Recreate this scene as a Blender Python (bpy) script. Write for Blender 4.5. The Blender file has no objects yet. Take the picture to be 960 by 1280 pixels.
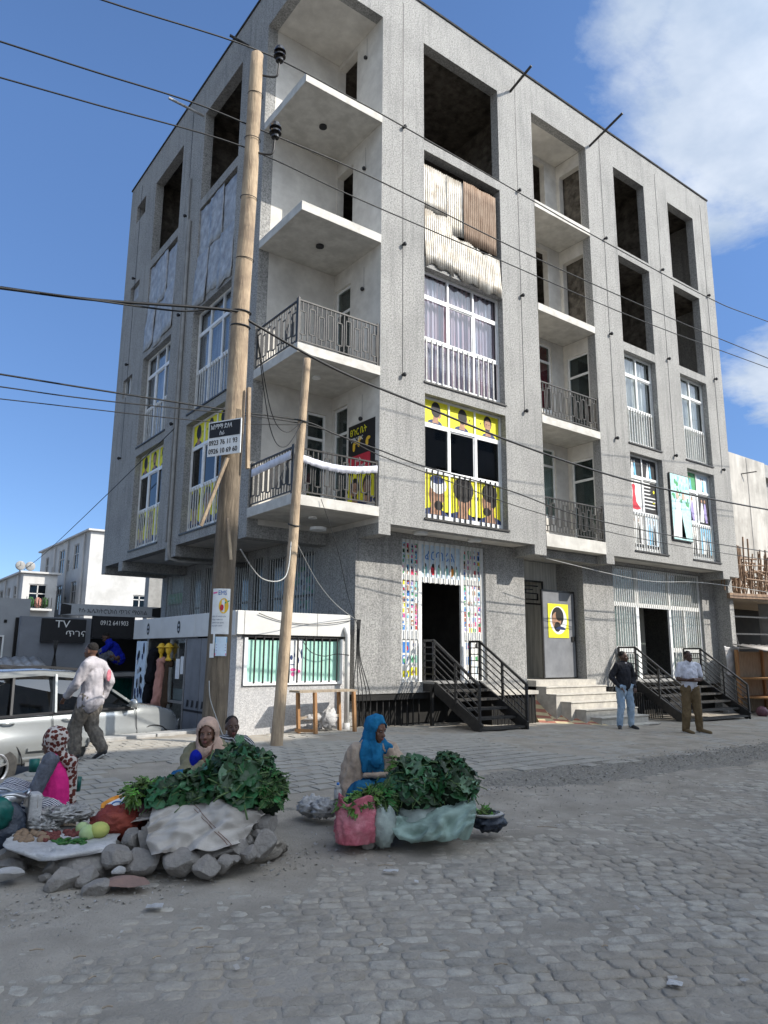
import bpy, bmesh, math, random
from mathutils import Vector, Matrix, Quaternion, noise
from math import sin, cos, pi, radians, atan, tan, hypot
R = random.Random(7)
SC = bpy.context.scene
COL = SC.collection
# ------------------------------------------------------------------ camera, sky, sun, exposure
FPX, PITCH, ROLL, HEAD = 911.0, radians(11.134), radians(0.43), radians(90 - 53.088)
CAM = Vector((-6.56, -11.57, 1.6))
FW = Vector((cos(radians(53.088)), sin(radians(53.088)), 0))       # horizontal view direction
RT = Vector((FW.y, -FW.x, 0))
FW.xy = (0.6006, 0.7995); RT.xy = (0.7995, -0.6006)
UP = Vector((0, 0, 1))
cf = FW * cos(PITCH) + UP * sin(PITCH)
cu = UP * cos(PITCH) - FW * sin(PITCH)
cr = RT * cos(ROLL) + cu * sin(ROLL)
cu = cr.cross(cf)
cam_d = bpy.data.cameras.new('camera'); cam = bpy.data.objects.new('camera', cam_d); COL.objects.link(cam)
cam.matrix_world = Matrix(((cr.x, cu.x, -cf.x, CAM.x), (cr.y, cu.y, -cf.y, CAM.y), (cr.z, cu.z, -cf.z, CAM.z), (0, 0, 0, 1)))
cam_d.sensor_fit = 'HORIZONTAL'; cam_d.sensor_width = 36; cam_d.lens = FPX / 960 * 36
cam_d.clip_start = 0.05; cam_d.clip_end = 5000
SC.camera = cam
SC.view_settings.view_transform = 'Standard'; SC.view_settings.look = 'None'
SC.view_settings.exposure = 1.0; SC.view_settings.gamma = 1
FILL = 1.
SUN = Vector((0.8, -1.0, 0.98)).normalized()
ld = bpy.data.lights.new('sun', 'SUN'); ld.energy = 3.3; ld.angle = radians(0.53); ld.color = (1, 0.945, 0.86)
sun = bpy.data.objects.new('sun', ld); COL.objects.link(sun)
sun.rotation_euler = SUN.to_track_quat('Z', 'Y').to_euler(); sun.location = (20, -30, 40)
W = bpy.data.worlds.new('World'); SC.world = W; W.use_nodes = True
nt = W.node_tree; nt.nodes.clear()
def N(t, typ, **kw):
    n = t.nodes.new(typ)
    for k, v in kw.items():
        if k in n.inputs: n.inputs[k].default_value = v
        else: setattr(n, k, v)
    return n
out = N(nt, 'ShaderNodeOutputWorld'); bg = N(nt, 'ShaderNodeBackground'); bg.inputs[1].default_value = 0.13
sky = N(nt, 'ShaderNodeTexSky'); sky.sky_type = 'NISHITA'; sky.sun_disc = False
sky.sun_elevation = math.asin(SUN.z); sky.sun_rotation = math.atan2(SUN.x, SUN.y); sky.altitude = 2200
sky.air_density = 0.7; sky.dust_density = 0.3; sky.ozone_density = 2.0
tc = N(nt, 'ShaderNodeTexCoord')
sep = N(nt, 'ShaderNodeSeparateXYZ'); nt.links.new(tc.outputs['Generated'], sep.inputs[0])
def M2(t, op, a, b=None, c=None, clamp=False):
    n = t.nodes.new('ShaderNodeMath'); n.operation = op; n.use_clamp = clamp
    for i, x in enumerate((a, b, c)):
        if x is None: continue
        if isinstance(x, (int, float)): n.inputs[i].default_value = x
        else: t.links.new(x, n.inputs[i])
    return n.outputs[0]
den = M2(nt, 'MAXIMUM', M2(nt, 'ADD', sep.outputs[2], 0.12), 0.06)
cx = M2(nt, 'DIVIDE', sep.outputs[0], den); cy = M2(nt, 'DIVIDE', sep.outputs[1], den)
cmb = N(nt, 'ShaderNodeCombineXYZ'); nt.links.new(cx, cmb.inputs[0]); nt.links.new(cy, cmb.inputs[1])
n1 = N(nt, 'ShaderNodeTexNoise', Scale=2.0, Detail=12.0, Roughness=0.62, Distortion=0.35); nt.links.new(cmb.outputs[0], n1.inputs['Vector'])
n2 = N(nt, 'ShaderNodeTexNoise', Scale=0.55, Detail=3.0, Roughness=0.5); nt.links.new(cmb.outputs[0], n2.inputs['Vector'])
bias = None
for d, rad, k in (
        ((0.73, 0.21, 0.65), 0.38, 0.72), ((0.87, 0.36, 0.33), 0.13, 0.42), ((0.63, 0.37, 0.70), 0.17, 0.46),
        ((0.75, -0.5, 0.5), 0.95, 0.62), ((-0.2, -0.8, 0.5), 1.1, 0.62), ((-0.9, -0.45, 0.35), 0.9, 0.6), ((0.0, -0.35, 0.94), 0.75, 0.6)):  # unseen clouds behind and overhead, added to whiten the fill light
    v = Vector(d).normalized()
    dt = N(nt, 'ShaderNodeVectorMath', operation='DISTANCE'); nt.links.new(tc.outputs['Generated'], dt.inputs[0]); dt.inputs[1].default_value = v
    f = M2(nt, 'MULTIPLY', M2(nt, 'SUBTRACT', 1.0, M2(nt, 'DIVIDE', dt.outputs['Value'], rad), clamp=True), k)
    bias = f if bias is None else M2(nt, 'MAXIMUM', bias, f)
val = M2(nt, 'ADD', M2(nt, 'ADD', M2(nt, 'MULTIPLY', n1.outputs[0], 0.75), M2(nt, 'MULTIPLY', n2.outputs[0], 0.35)), bias)
mask = M2(nt, 'MULTIPLY', M2(nt, 'SUBTRACT', val, 0.73), 7.5, clamp=True)
mask = M2(nt, 'MULTIPLY', M2(nt, 'SMOOTH_MIN', mask, 1.0, 0.3), 0.93, clamp=True)
n3 = N(nt, 'ShaderNodeTexNoise', Scale=2.1, Detail=6.0, Roughness=0.6); nt.links.new(cmb.outputs[0], n3.inputs['Vector'])
ccol = N(nt, 'ShaderNodeMix', data_type='RGBA'); nt.links.new(M2(nt, 'MULTIPLY', M2(nt, 'SUBTRACT', n3.outputs[0], 0.38), 3.4, clamp=True), ccol.inputs[0])
ccol.inputs[6].default_value = (2.0, 2.45, 3.1, 1); ccol.inputs[7].default_value = (3.7, 3.95, 4.3, 1)
sd = N(nt, 'ShaderNodeVectorMath', operation='DOT_PRODUCT'); nt.links.new(tc.outputs['Generated'], sd.inputs[0]); sd.inputs[1].default_value = SUN
sf_ = M2(nt, 'POWER', M2(nt, 'MAXIMUM', sd.outputs['Value'], 0.0), 6.0)                       # clouds glow towards the sun
cl2 = N(nt, 'ShaderNodeVectorMath', operation='SCALE'); nt.links.new(ccol.outputs[2], cl2.inputs[0]); nt.links.new(M2(nt, 'ADD', M2(nt, 'MULTIPLY', sf_, 5.0), .92), cl2.inputs[3])
hz = N(nt, 'ShaderNodeMapRange'); hz.inputs[1].default_value = 0.; hz.inputs[2].default_value = .6; hz.inputs[3].default_value = .52; hz.inputs[4].default_value = 1.27; nt.links.new(sep.outputs[2], hz.inputs[0])
hs_ = N(nt, 'ShaderNodeHueSaturation', Saturation=1.08); nt.links.new(sky.outputs[0], hs_.inputs['Color'])
sk2 = N(nt, 'ShaderNodeVectorMath', operation='SCALE'); nt.links.new(hs_.outputs[0], sk2.inputs[0]); nt.links.new(hz.outputs[0], sk2.inputs[3])
mx = N(nt, 'ShaderNodeMix', data_type='RGBA'); nt.links.new(mask, mx.inputs[0]); nt.links.new(sk2.outputs[0], mx.inputs[6]); nt.links.new(cl2.outputs[0], mx.inputs[7])
nt.links.new(mx.outputs[2], bg.inputs[0]); nt.links.new(bg.outputs[0], out.inputs[0])

# ------------------------------------------------------------------ helpers
def gz(x, y):                                                      # height of the pavement platform
    h = min(.2, max(-.05, .2 - .0185 * (x - 1)))
    t = min(1, max(0, (y + 7.5) / 6.5)); return h * t * t * (3 - 2 * t)
def site(u, v, d):                                                 # survey: bearing, elevation and distance -> a point of the place
    tz = tan(atan((640 - v) / FPX) + PITCH)
    z = 1.6 + d * tz
    a = (u - 480) / FPX * (d * cos(PITCH) + (z - 1.6) * sin(PITCH))
    p = CAM + RT * a + FW * d; p.z = z - a * ROLL * -1 * 0; return p
def gdist(v, z=.04): return (1.6 - z) / tan(atan((v - 640) / FPX) - PITCH)
def gsite(u, v, z=.04):
    p = site(u, v, gdist(v, z)); return p
MATS = {}
def mat(name, c, c2=None, rough=.85, scale=6., detail=6., bump=0., bscale=None, metal=0., lo=.35, hi=.65, stretch=None, spec=.3, alpha=1., trans=0., sub=None, c3=None, s3=1.3, k3=.5):
    m = bpy.data.materials.new(name); m.use_nodes = True; t = m.node_tree
    b = t.nodes['Principled BSDF']; MATS[name] = m
    c2 = c2 or tuple(x * .8 for x in c)
    co = N(t, 'ShaderNodeTexCoord'); mp = N(t, 'ShaderNodeMapping'); t.links.new(co.outputs['Object'], mp.inputs[0])
    if stretch: mp.inputs['Scale'].default_value = stretch
    n = N(t, 'ShaderNodeTexNoise', Scale=scale, Detail=detail, Roughness=.6); t.links.new(mp.outputs[0], n.inputs['Vector'])
    r = N(t, 'ShaderNodeMapRange'); r.inputs[1].default_value = lo; r.inputs[2].default_value = hi; t.links.new(n.outputs[0], r.inputs[0])
    x = N(t, 'ShaderNodeMix', data_type='RGBA'); t.links.new(r.outputs[0], x.inputs[0])
    x.inputs[6].default_value = (*c, 1); x.inputs[7].default_value = (*c2, 1); last = x.outputs[2]
    if c3:
        n3 = N(t, 'ShaderNodeTexNoise', Scale=s3, Detail=5., Roughness=.65); t.links.new(co.outputs['Object'], n3.inputs['Vector'])
        r3 = N(t, 'ShaderNodeMapRange'); r3.inputs[1].default_value = .45; r3.inputs[2].default_value = .7; r3.inputs[4].default_value = k3; t.links.new(n3.outputs[0], r3.inputs[0])
        y = N(t, 'ShaderNodeMix', data_type='RGBA'); t.links.new(r3.outputs[0], y.inputs[0]); t.links.new(last, y.inputs[6]); y.inputs[7].default_value = (*c3, 1); last = y.outputs[2]
    t.links.new(last, b.inputs['Base Color'])
    b.inputs['Roughness'].default_value = rough; b.inputs['Metallic'].default_value = metal
    b.inputs['Specular IOR Level'].default_value = spec; b.inputs['Alpha'].default_value = alpha
    if trans: b.inputs['Transmission Weight'].default_value = trans
    if sub: b.inputs['Subsurface Weight'].default_value = sub
    if bump:
        nb = N(t, 'ShaderNodeTexNoise', Scale=bscale or scale * 3, Detail=5., Roughness=.65); t.links.new(mp.outputs[0], nb.inputs['Vector'])
        bb = N(t, 'ShaderNodeBump', Strength=min(1., bump), Distance=.02 * max(1, bump)); t.links.new(nb.outputs[0], bb.inputs['Height']); t.links.new(bb.outputs[0], b.inputs['Normal'])
    return m
def glass(name, tint=(.5, .55, .55), gl=.35, rough=.03):
    m = bpy.data.materials.new(name); m.use_nodes = True; t = m.node_tree; t.nodes.clear(); MATS[name] = m
    o = N(t, 'ShaderNodeOutputMaterial'); g = N(t, 'ShaderNodeBsdfGlossy'); g.inputs['Roughness'].default_value = rough
    tr = N(t, 'ShaderNodeBsdfTransparent'); tr.inputs[0].default_value = (*tint, 1)
    f = N(t, 'ShaderNodeLayerWeight'); f.inputs[0].default_value = .5
    mm = M2(t, 'ADD', M2(t, 'MULTIPLY', M2(t, 'POWER', f.outputs['Facing'], 4.0), .7), gl, clamp=True)
    x = N(t, 'ShaderNodeMixShader'); t.links.new(mm, x.inputs[0]); t.links.new(tr.outputs[0], x.inputs[1]); t.links.new(g.outputs[0], x.inputs[2])
    t.links.new(x.outputs[0], o.inputs[0]); return m
def tag(o, label=None, cat=None, group=None, kind=None):
    if label: o['label'] = label
    if cat: o['category'] = cat
    if group: o['group'] = group
    if kind: o['kind'] = kind
    return o
def T(name, label, cat, loc=(0, 0, 0), rz=0., group=None):
    o = bpy.data.objects.new(name, None); COL.objects.link(o); o.location = loc; o.rotation_euler = (0, 0, rz); o.empty_display_size = .2
    return tag(o, label, cat, group)
def frame(o, ux, uy=None, uz=(0, 0, 1)):
    o = Vector(o); ux = Vector(ux); uz = Vector(uz); uy = Vector(uy) if uy is not None else uz.cross(ux)
    return lambda p: o + ux * p[0] + uy * p[1] + uz * p[2]
LEFT = frame((0, 0, 0), (0, 1, 0), (1, 0, 0))                       # (along Y, inward +X, z) for faces looking to -X
class MB:
    def __init__(s, F=None): s.v = []; s.f = []; s.m = []; s.mi = 0; s.F = F
    def add(s, vs, fs):
        k = len(s.v); F = s.F
        s.v += [tuple(F(p)) if F else tuple(p) for p in vs]
        s.f += [tuple(i + k for i in f) for f in fs]; s.m += [s.mi] * len(fs); return s
    def box(s, x0, y0, z0, x1, y1, z1):
        return s.add([(x0, y0, z0), (x1, y0, z0), (x1, y1, z0), (x0, y1, z0), (x0, y0, z1), (x1, y0, z1), (x1, y1, z1), (x0, y1, z1)],
                     [(0, 3, 2, 1), (4, 5, 6, 7), (0, 1, 5, 4), (1, 2, 6, 5), (2, 3, 7, 6), (3, 0, 4, 7)])
    def quad(s, *p): return s.add(p, [tuple(range(len(p)))])
    def basis(s, p, q):
        d = (q - p).normalized(); a = Vector((0, 0, 1)) if abs(d.z) < .9 else Vector((1, 0, 0))
        x = d.cross(a).normalized(); return d, x, d.cross(x)
    def beam(s, p, q, w, h):
        p = Vector(p); q = Vector(q); d, x, y = s.basis(p, q); vs = []
        for c in (p, q):
            for i, j in ((-1, -1), (1, -1), (1, 1), (-1, 1)): vs.append(c + x * (i * w / 2) + y * (j * h / 2))
        return s.add(vs, [(0, 1, 2, 3), (7, 6, 5, 4), (0, 4, 5, 1), (1, 5, 6, 2), (2, 6, 7, 3), (3, 7, 4, 0)])
    def cyl(s, p, q, r0, r1=None, n=8, cap=True):
        r1 = r0 if r1 is None else r1; p = Vector(p); q = Vector(q); d, x, y = s.basis(p, q); vs = []
        for c, r in ((p, r0), (q, r1)):
            for i in range(n): a = 2 * pi * i / n; vs.append(c + x * (r * cos(a)) + y * (r * sin(a)))
        fs = [(i, (i + 1) % n, n + (i + 1) % n, n + i) for i in range(n)]
        if cap: fs += [tuple(range(n))[::-1], tuple(range(n, 2 * n))]
        return s.add(vs, fs)
    def tube(s, pts, r, n=6):
        pts = [Vector(p) for p in pts]; vs = []; L = len(pts); rr = r if isinstance(r, (list, tuple)) else [r] * L
        d0, x, y = s.basis(pts[0], pts[1])
        for i, c in enumerate(pts):
            d = (pts[min(i + 1, L - 1)] - pts[max(i - 1, 0)]).normalized(); x = (x - d * x.dot(d)).normalized(); y = d.cross(x)
            for k in range(n): a = 2 * pi * k / n; vs.append(c + (x * cos(a) + y * sin(a)) * rr[i])
        fs = [(i * n + k, i * n + (k + 1) % n, (i + 1) * n + (k + 1) % n, (i + 1) * n + k) for i in range(L - 1) for k in range(n)]
        fs += [tuple(range(n))[::-1], tuple(range((L - 1) * n, L * n))]
        return s.add(vs, fs)
    def cap(s, p, q, r0, r1, n=10):                                 # round cone
        p = Vector(p); q = Vector(q); d = q - p
        if d.length < 1e-5: return s.ell(p, (r0, r0, r0))
        d, x, y = s.basis(p, q); pts = []; rr = []
        for t in (-1, -.87, -.5): pts.append(p + d * (t * r0)); rr.append(max(.12, math.sqrt(1 - t * t)) * r0)
        pts.append(p); rr.append(r0); pts.append(q); rr.append(r1)
        for t in (.5, .87, 1): pts.append(q + d * (t * r1)); rr.append(max(.12, math.sqrt(1 - t * t)) * r1)
        return s.tube(pts, rr, n)
    def ell(s, c, r, n=14, m=9, rot=None, fn=None):
        c = Vector(c); vs = [];
        for j in range(m + 1):
            th = pi * j / m
            for i in range(n):
                a = 2 * pi * i / n; p = Vector((sin(th) * cos(a) * r[0], sin(th) * sin(a) * r[1], cos(th) * r[2]))
                if fn: p = fn(p)
                if rot: p = rot @ p
                vs.append(c + p)
        fs = [(j * n + i, (j + 1) * n + i, (j + 1) * n + (i + 1) % n, j * n + (i + 1) % n) for j in range(m) for i in range(n)]
        return s.add(vs, fs)
    def disc(s, u, z, ru, rz, n0, n=16, a0=0, a1=2 * pi):            # flat ellipse in a facade frame
        return s.quad(*[(u + ru * cos(a0 + (a1 - a0) * i / n), n0, z + rz * sin(a0 + (a1 - a0) * i / n)) for i in range(n)])
    def holes(s, u0, u1, z0, z1, hs, n0, n1):                        # wall sheet n0..n1 with rectangular holes, closed reveals
        us = sorted({u0, u1, *[min(max(h[i], u0), u1) for h in hs for i in (0, 1)]}); zs = sorted({z0, z1, *[min(max(h[i], z0), z1) for h in hs for i in (2, 3)]})
        def sol(i, j):
            if i < 0 or j < 0 or i >= len(us) - 1 or j >= len(zs) - 1: return False
            cu_, cz_ = (us[i] + us[i + 1]) / 2, (zs[j] + zs[j + 1]) / 2
            return not any(h[0] < cu_ < h[1] and h[2] < cz_ < h[3] for h in hs)
        for i in range(len(us) - 1):
            for j in range(len(zs) - 1):
                if not sol(i, j): continue
                a, b, c, d = us[i], us[i + 1], zs[j], zs[j + 1]
                s.quad((a, n0, c), (b, n0, c), (b, n0, d), (a, n0, d)); s.quad((a, n1, c), (a, n1, d), (b, n1, d), (b, n1, c))
                if not sol(i - 1, j): s.quad((a, n0, c), (a, n0, d), (a, n1, d), (a, n1, c))
                if not sol(i + 1, j): s.quad((b, n0, c), (b, n1, c), (b, n1, d), (b, n0, d))
                if not sol(i, j - 1): s.quad((a, n0, c), (a, n1, c), (b, n1, c), (b, n0, c))
                if not sol(i, j + 1): s.quad((a, n0, d), (b, n0, d), (b, n1, d), (a, n1, d))
        return s
    def build(s, name, mats, parent=None, smooth=False, kind=None, label=None, cat=None, group=None, bevel=0, solid=0):
        me = bpy.data.meshes.new(name); me.from_pydata(s.v, [], s.f)
        mats = mats if isinstance(mats, (list, tuple)) else [mats]
        for m in mats: me.materials.append(MATS[m])
        if len(mats) > 1: me.polygons.foreach_set('material_index', s.m)
        if smooth: me.polygons.foreach_set('use_smooth', [True] * len(me.polygons))
        me.update(); o = bpy.data.objects.new(name, me); COL.objects.link(o)
        if parent: o.parent = parent
        if solid: md = o.modifiers.new('t', 'SOLIDIFY'); md.thickness = solid
        if bevel: md = o.modifiers.new('b', 'BEVEL'); md.width = bevel; md.segments = 2; md.limit_method = 'ANGLE'
        return tag(o, label, cat, group, kind)
def text(name, body, F, u, z, size, n0, matn, parent, align='LEFT', sx=1., rot=0., ext=.002, label=None):
    cv = bpy.data.curves.new(name, 'FONT'); cv.body = body; cv.size = size; cv.extrude = ext; cv.align_x = align; cv.resolution_u = 3
    o = bpy.data.objects.new('tmp', cv); COL.objects.link(o)
    me = evaluated(o); bpy.data.objects.remove(o)
    c, s_ = cos(rot), sin(rot)
    for v in me.vertices:
        x, y, w = v.co; x *= sx; v.co = F((u + x * c - y * s_, n0 - w, z + x * s_ + y * c))
    me.materials.clear(); me.materials.append(MATS[matn]); me.name = name
    o = bpy.data.objects.new(name, me); COL.objects.link(o); o.parent = parent
    return tag(o, label)
WORK = bpy.data.scenes.new('work')
def evaluated(o):                                                   # mesh of o with its modifiers, worked out in a scratch scene
    if COL.objects.get(o.name): COL.objects.unlink(o)
    WORK.collection.objects.link(o); vl = WORK.view_layers[0]; vl.update()
    me = bpy.data.meshes.new_from_object(o.evaluated_get(vl.depsgraph)); WORK.collection.objects.unlink(o); return me
def fbm(p, s=1., o=4): return noise.fractal(Vector(p) * s, 1., 2., o)
def remesh(mb, name, mats, parent=None, vox=.012, sm=4, disp=0., dscale=6., label=None, cat=None, group=None, disp2=0.):
    o = mb.build('tmp', mats if isinstance(mats, str) else mats[0])
    r = o.modifiers.new('r', 'REMESH'); r.mode = 'VOXEL'; r.voxel_size = vox; r.use_smooth_shade = True
    s = o.modifiers.new('s', 'SMOOTH'); s.iterations = sm; s.factor = .5
    me = evaluated(o); bpy.data.objects.remove(o)
    if disp:
        off = Vector((R.random() * 50, R.random() * 50, R.random() * 50))
        cs = [(v.co.copy(), v.normal.copy()) for v in me.vertices]; flat = []
        for c_, n_ in cs:
            p = c_ * dscale + off; q = Vector((p.x, p.y, p.z * .45))
            flat.extend(c_ + n_ * (disp * (noise.noise(q) + .6 * noise.noise(q * 2.3)) + disp2 * noise.noise(p * 4)))
        me.vertices.foreach_set('co', flat); me.update()
    me.name = name; me.polygons.foreach_set('use_smooth', [True] * len(me.polygons))
    o = bpy.data.objects.new(name, me); COL.objects.link(o)
    if parent: o.parent = parent
    if len(me.materials) == 0: me.materials.append(MATS[mats if isinstance(mats, str) else mats[0]])
    return tag(o, label, cat, group)
def smoothpath(pts, k=6):
    P = [Vector(p) for p in pts]; o = []
    for i in range(len(P) - 1):
        a, b, c, d = P[max(i - 1, 0)], P[i], P[i + 1], P[min(i + 2, len(P) - 1)]
        for j in range(k):
            t = j / k; o.append(.5 * ((2 * b) + (c - a) * t + (2 * a - 5 * b + 4 * c - d) * t * t + (3 * b - a - 3 * c + d) * t ** 3))
    return o + [P[-1]]
def cloth(name, grid, matn, parent=None, k=8, fold=.02, fs=5., thick=.004, label=None, cat=None, group=None, ragged=0.):
    rows = [smoothpath(r, k) for r in grid]; nc = len(rows[0]); cols = [smoothpath([r[i] for r in rows], k) for i in range(nc)]
    nr = len(cols[0]); mb = MB(); off = Vector((R.random() * 30, R.random() * 30, 0)); vs = []
    for j in range(nr):
        for i in range(nc):
            p = cols[i][j].copy(); q = p * fs + off; q = q - (RT * .6 + UP * .5).normalized() * q.dot((RT * .6 + UP * .5).normalized()) * .55
            n_ = Vector((0, 0, 1)) * .45 - FW * .8
            ridge = 1 - abs(noise.noise(Vector((q.x, q.y, q.z * .6)) + Vector((1, 2, 3)) * noise.noise(q * .7))) * 3.2
            p += n_ * (fold * (ridge * .9 + .55 * (1 - abs(noise.noise(q * 2.3)) * 3) + .3 * noise.noise(q * 5)))
            if ragged and j in (0, nr - 1): p += Vector((0, 0, ragged * (R.random() - .5)))
            vs.append(p)
    mb.add(vs, [(j * nc + i, j * nc + i + 1, (j + 1) * nc + i + 1, (j + 1) * nc + i) for j in range(nr - 1) for i in range(nc - 1)])
    return mb.build(name, matn, parent, smooth=True, label=label, cat=cat, group=group, solid=thick)
def blob(name, c, r, matn, parent=None, amp=.12, fs=3., sq=1., n=28, m=18, label=None, cat=None, group=None, rz=0.):
    off = Vector((R.random() * 40, R.random() * 40, R.random() * 40)); mb = MB()
    def fn(p):
        q = Vector((p.x / r[0], p.y / r[1], p.z / r[2]))
        if sq != 1: q = Vector([math.copysign(abs(t) ** sq, t) for t in q])
        d = amp * (1 - abs(noise.noise(q * fs + off)) * 2) * .6 + amp * .6 * noise.noise(q * fs * 2.2 + off)
        q = q * (1 + d); return Vector((q.x * r[0], q.y * r[1], q.z * r[2]))
    mb.ell(c, r, n, m, rot=Matrix.Rotation(rz, 3, 'Z'), fn=fn)
    return mb.build(name, matn, parent, smooth=True, label=label, cat=cat, group=group)
# ------------------------------------------------------------------ materials
def facade_mat(name, c, c2, dark):
    m = mat(name, c, c2, rough=.95, scale=26., detail=8., bump=.9, bscale=60., lo=.42, hi=.6, stretch=(1, 1, 1.5), c3=dark, s3=.8, k3=.28, spec=.15)
    t = m.node_tree; b = t.nodes['Principled BSDF']
    co = N(t, 'ShaderNodeTexCoord'); mp = N(t, 'ShaderNodeMapping'); mp.inputs['Scale'].default_value = (1, 1, .6); mp.inputs['Rotation'].default_value = (0, radians(25), 0)
    t.links.new(co.outputs['Object'], mp.inputs[0]); v = N(t, 'ShaderNodeTexNoise', Scale=34., Detail=4., Roughness=.72); t.links.new(mp.outputs[0], v.inputs['Vector'])
    r = N(t, 'ShaderNodeMapRange'); r.inputs[1].default_value = .52; r.inputs[2].default_value = .66; r.inputs[4].default_value = .72; t.links.new(v.outputs[0], r.inputs[0])
    x = N(t, 'ShaderNodeMix', data_type='RGBA'); t.links.new(r.outputs[0], x.inputs[0]); lk = b.inputs['Base Color'].links[0].from_socket
    t.links.new(lk, x.inputs[6]); x.inputs[7].default_value = (*dark, 1)
    ms = N(t, 'ShaderNodeMapping'); ms.inputs['Scale'].default_value = (3.2, 3.2, .22); t.links.new(co.outputs['Object'], ms.inputs[0])     # rain streaks
    ns = N(t, 'ShaderNodeTexNoise', Scale=1.6, Detail=7., Roughness=.7); t.links.new(ms.outputs[0], ns.inputs['Vector'])
    rs = N(t, 'ShaderNodeMapRange'); rs.inputs[1].default_value = .5; rs.inputs[2].default_value = .78; rs.inputs[4].default_value = .72; t.links.new(ns.outputs[0], rs.inputs[0])
    y = N(t, 'ShaderNodeMix', data_type='RGBA'); t.links.new(rs.outputs[0], y.inputs[0]); t.links.new(x.outputs[2], y.inputs[6]); y.inputs[7].default_value = (*[c_ * 1.35 for c_ in dark], 1); t.links.new(y.outputs[2], b.inputs['Base Color'])
facade_mat('plaster', (.44, .43, .405), (.27, .266, .255), (.11, .11, .108))
facade_mat('plaster_light', (.56, .55, .535), (.42, .41, .405), (.3, .3, .3))
mat('white_plaster', (.68, .65, .59), (.55, .52, .47), scale=3., bump=.25, bscale=40., c3=(.33, .31, .28), s3=.9, k3=.35, rough=.9)
mat('slab_edge', (.58, .56, .51), (.46, .44, .40), scale=4., bump=.2, bscale=40., c3=(.4, .38, .34), s3=2., k3=.45)
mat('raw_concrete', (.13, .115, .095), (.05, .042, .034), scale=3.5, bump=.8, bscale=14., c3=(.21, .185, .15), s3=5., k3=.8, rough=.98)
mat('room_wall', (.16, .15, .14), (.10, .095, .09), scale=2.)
mat('concrete', (.33, .325, .31), (.25, .245, .235), scale=4., bump=.4, bscale=30., c3=(.17, .165, .155), s3=1.2, k3=.5)
mat('stone_step', (.50, .47, .41), (.38, .355, .31), scale=9., bump=.2, c3=(.3, .28, .26), s3=3., k3=.5)
mat('white_frame', (.80, .80, .78), (.7, .7, .68), rough=.4, scale=8., spec=.5)
mat('black_metal', (.012, .012, .013), (.03, .028, .026), rough=.38, scale=14., spec=.5)
mat('rail_metal', (.022, .022, .021), (.06, .055, .05), rough=.5, scale=12.)
mat('white_bar', (.66, .66, .63), (.48, .47, .44), rough=.5, scale=14.)
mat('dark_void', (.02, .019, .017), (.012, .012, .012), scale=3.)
mat('curtain_grey', (.55, .56, .58), (.36, .37, .4), scale=3., stretch=(6, 6, .4), rough=.95)
mat('curtain_rose', (.62, .40, .42), (.40, .42, .48), scale=2.4, stretch=(5, 5, .3), rough=.95)
mat('curtain_white', (.76, .74, .68), (.5, .49, .44), scale=3., stretch=(6, 6, .4), rough=.95)
mat('curtain_red', (.42, .03, .05), (.2, .015, .03), scale=3., stretch=(6, 6, .4), rough=.95)
glass('pane_glass', (.86, .89, .91), .03); glass('dark_glass', (.16, .18, .19), .06); glass('shop_glass', (.7, .76, .76), .06)
mat('tin_sheet', (.62, .59, .53), (.36, .33, .28), rough=.5, scale=3., bump=.35, bscale=8., metal=.25, c3=(.30, .24, .17), s3=3.2, k3=.8, stretch=(3, 3, .5))
mat('tin_rust', (.23, .155, .105), (.36, .27, .20), rough=.75, scale=4., stretch=(2, 2, .6), bump=.3)
mat('foil_sheet', (.50, .50, .49), (.27, .275, .285), rough=.5, scale=5., metal=.2, bump=1., bscale=14., c3=(.24, .2, .17), s3=4., k3=.5)
def pm(n, c, c2=None, rough=.6, **k): mat(n, c, c2 or tuple(x * .85 for x in c), rough=rough, scale=k.pop('scale', 10.), **k)
pm('p_yellow', (.80, .73, .03)); pm('p_white', (.78, .78, .76)); pm('p_black', (.02, .02, .022)); pm('p_skin', (.42, .24, .15), (.30, .16, .10)); pm('p_skin_pale', (.60, .42, .32))
pm('p_hair', (.018, .015, .014)); pm('p_navy', (.03, .05, .14)); pm('p_red', (.55, .03, .05)); pm('p_blue', (.05, .20, .55)); pm('p_sky', (.18, .48, .70)); pm('p_teal', (.28, .60, .56)); pm('p_green', (.08, .34, .14))
pm('p_mint', (.40, .68, .56), (.34, .60, .49)); pm('p_pink', (.75, .12, .32)); pm('p_orange', (.75, .30, .04)); pm('p_lilac', (.36, .30, .55)); pm('p_grey', (.4, .42, .44)); pm('p_gold', (.78, .48, .04)); pm('p_aqua', (.5, .74, .72), (.38, .62, .6)); pm('p_paleblue', (.62, .74, .84))
mat('pole_wood', (.50, .385, .26), (.33, .245, .165), scale=7., stretch=(2.2, 2.2, .35), bump=.9, bscale=20., c3=(.16, .12, .09), s3=2.2, k3=.7, rough=.9)
mat('pole_dirt_shade', (.24, .19, .135), (.12, .095, .068), scale=9., stretch=(2.5, 2.5, .3), bump=1., bscale=20., c3=(.12, .095, .07), s3=2.6, k3=.7, rough=.95)
mat('wood_orange', (.40, .22, .10), (.28, .15, .07), scale=9., stretch=(3, 3, .5), bump=.3)
mat('wood_dry', (.36, .29, .21), (.24, .19, .14), scale=9., stretch=(3, 3, .5), bump=.4)
mat('stick_wood', (.30, .20, .13), (.15, .10, .07), scale=8.)
mat('cable', (.012, .012, .012), (.02, .02, .02), rough=.5); mat('cable_pale', (.4, .4, .38), rough=.5)
mat('insulator', (.02, .018, .017), rough=.2, spec=.6)
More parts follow.
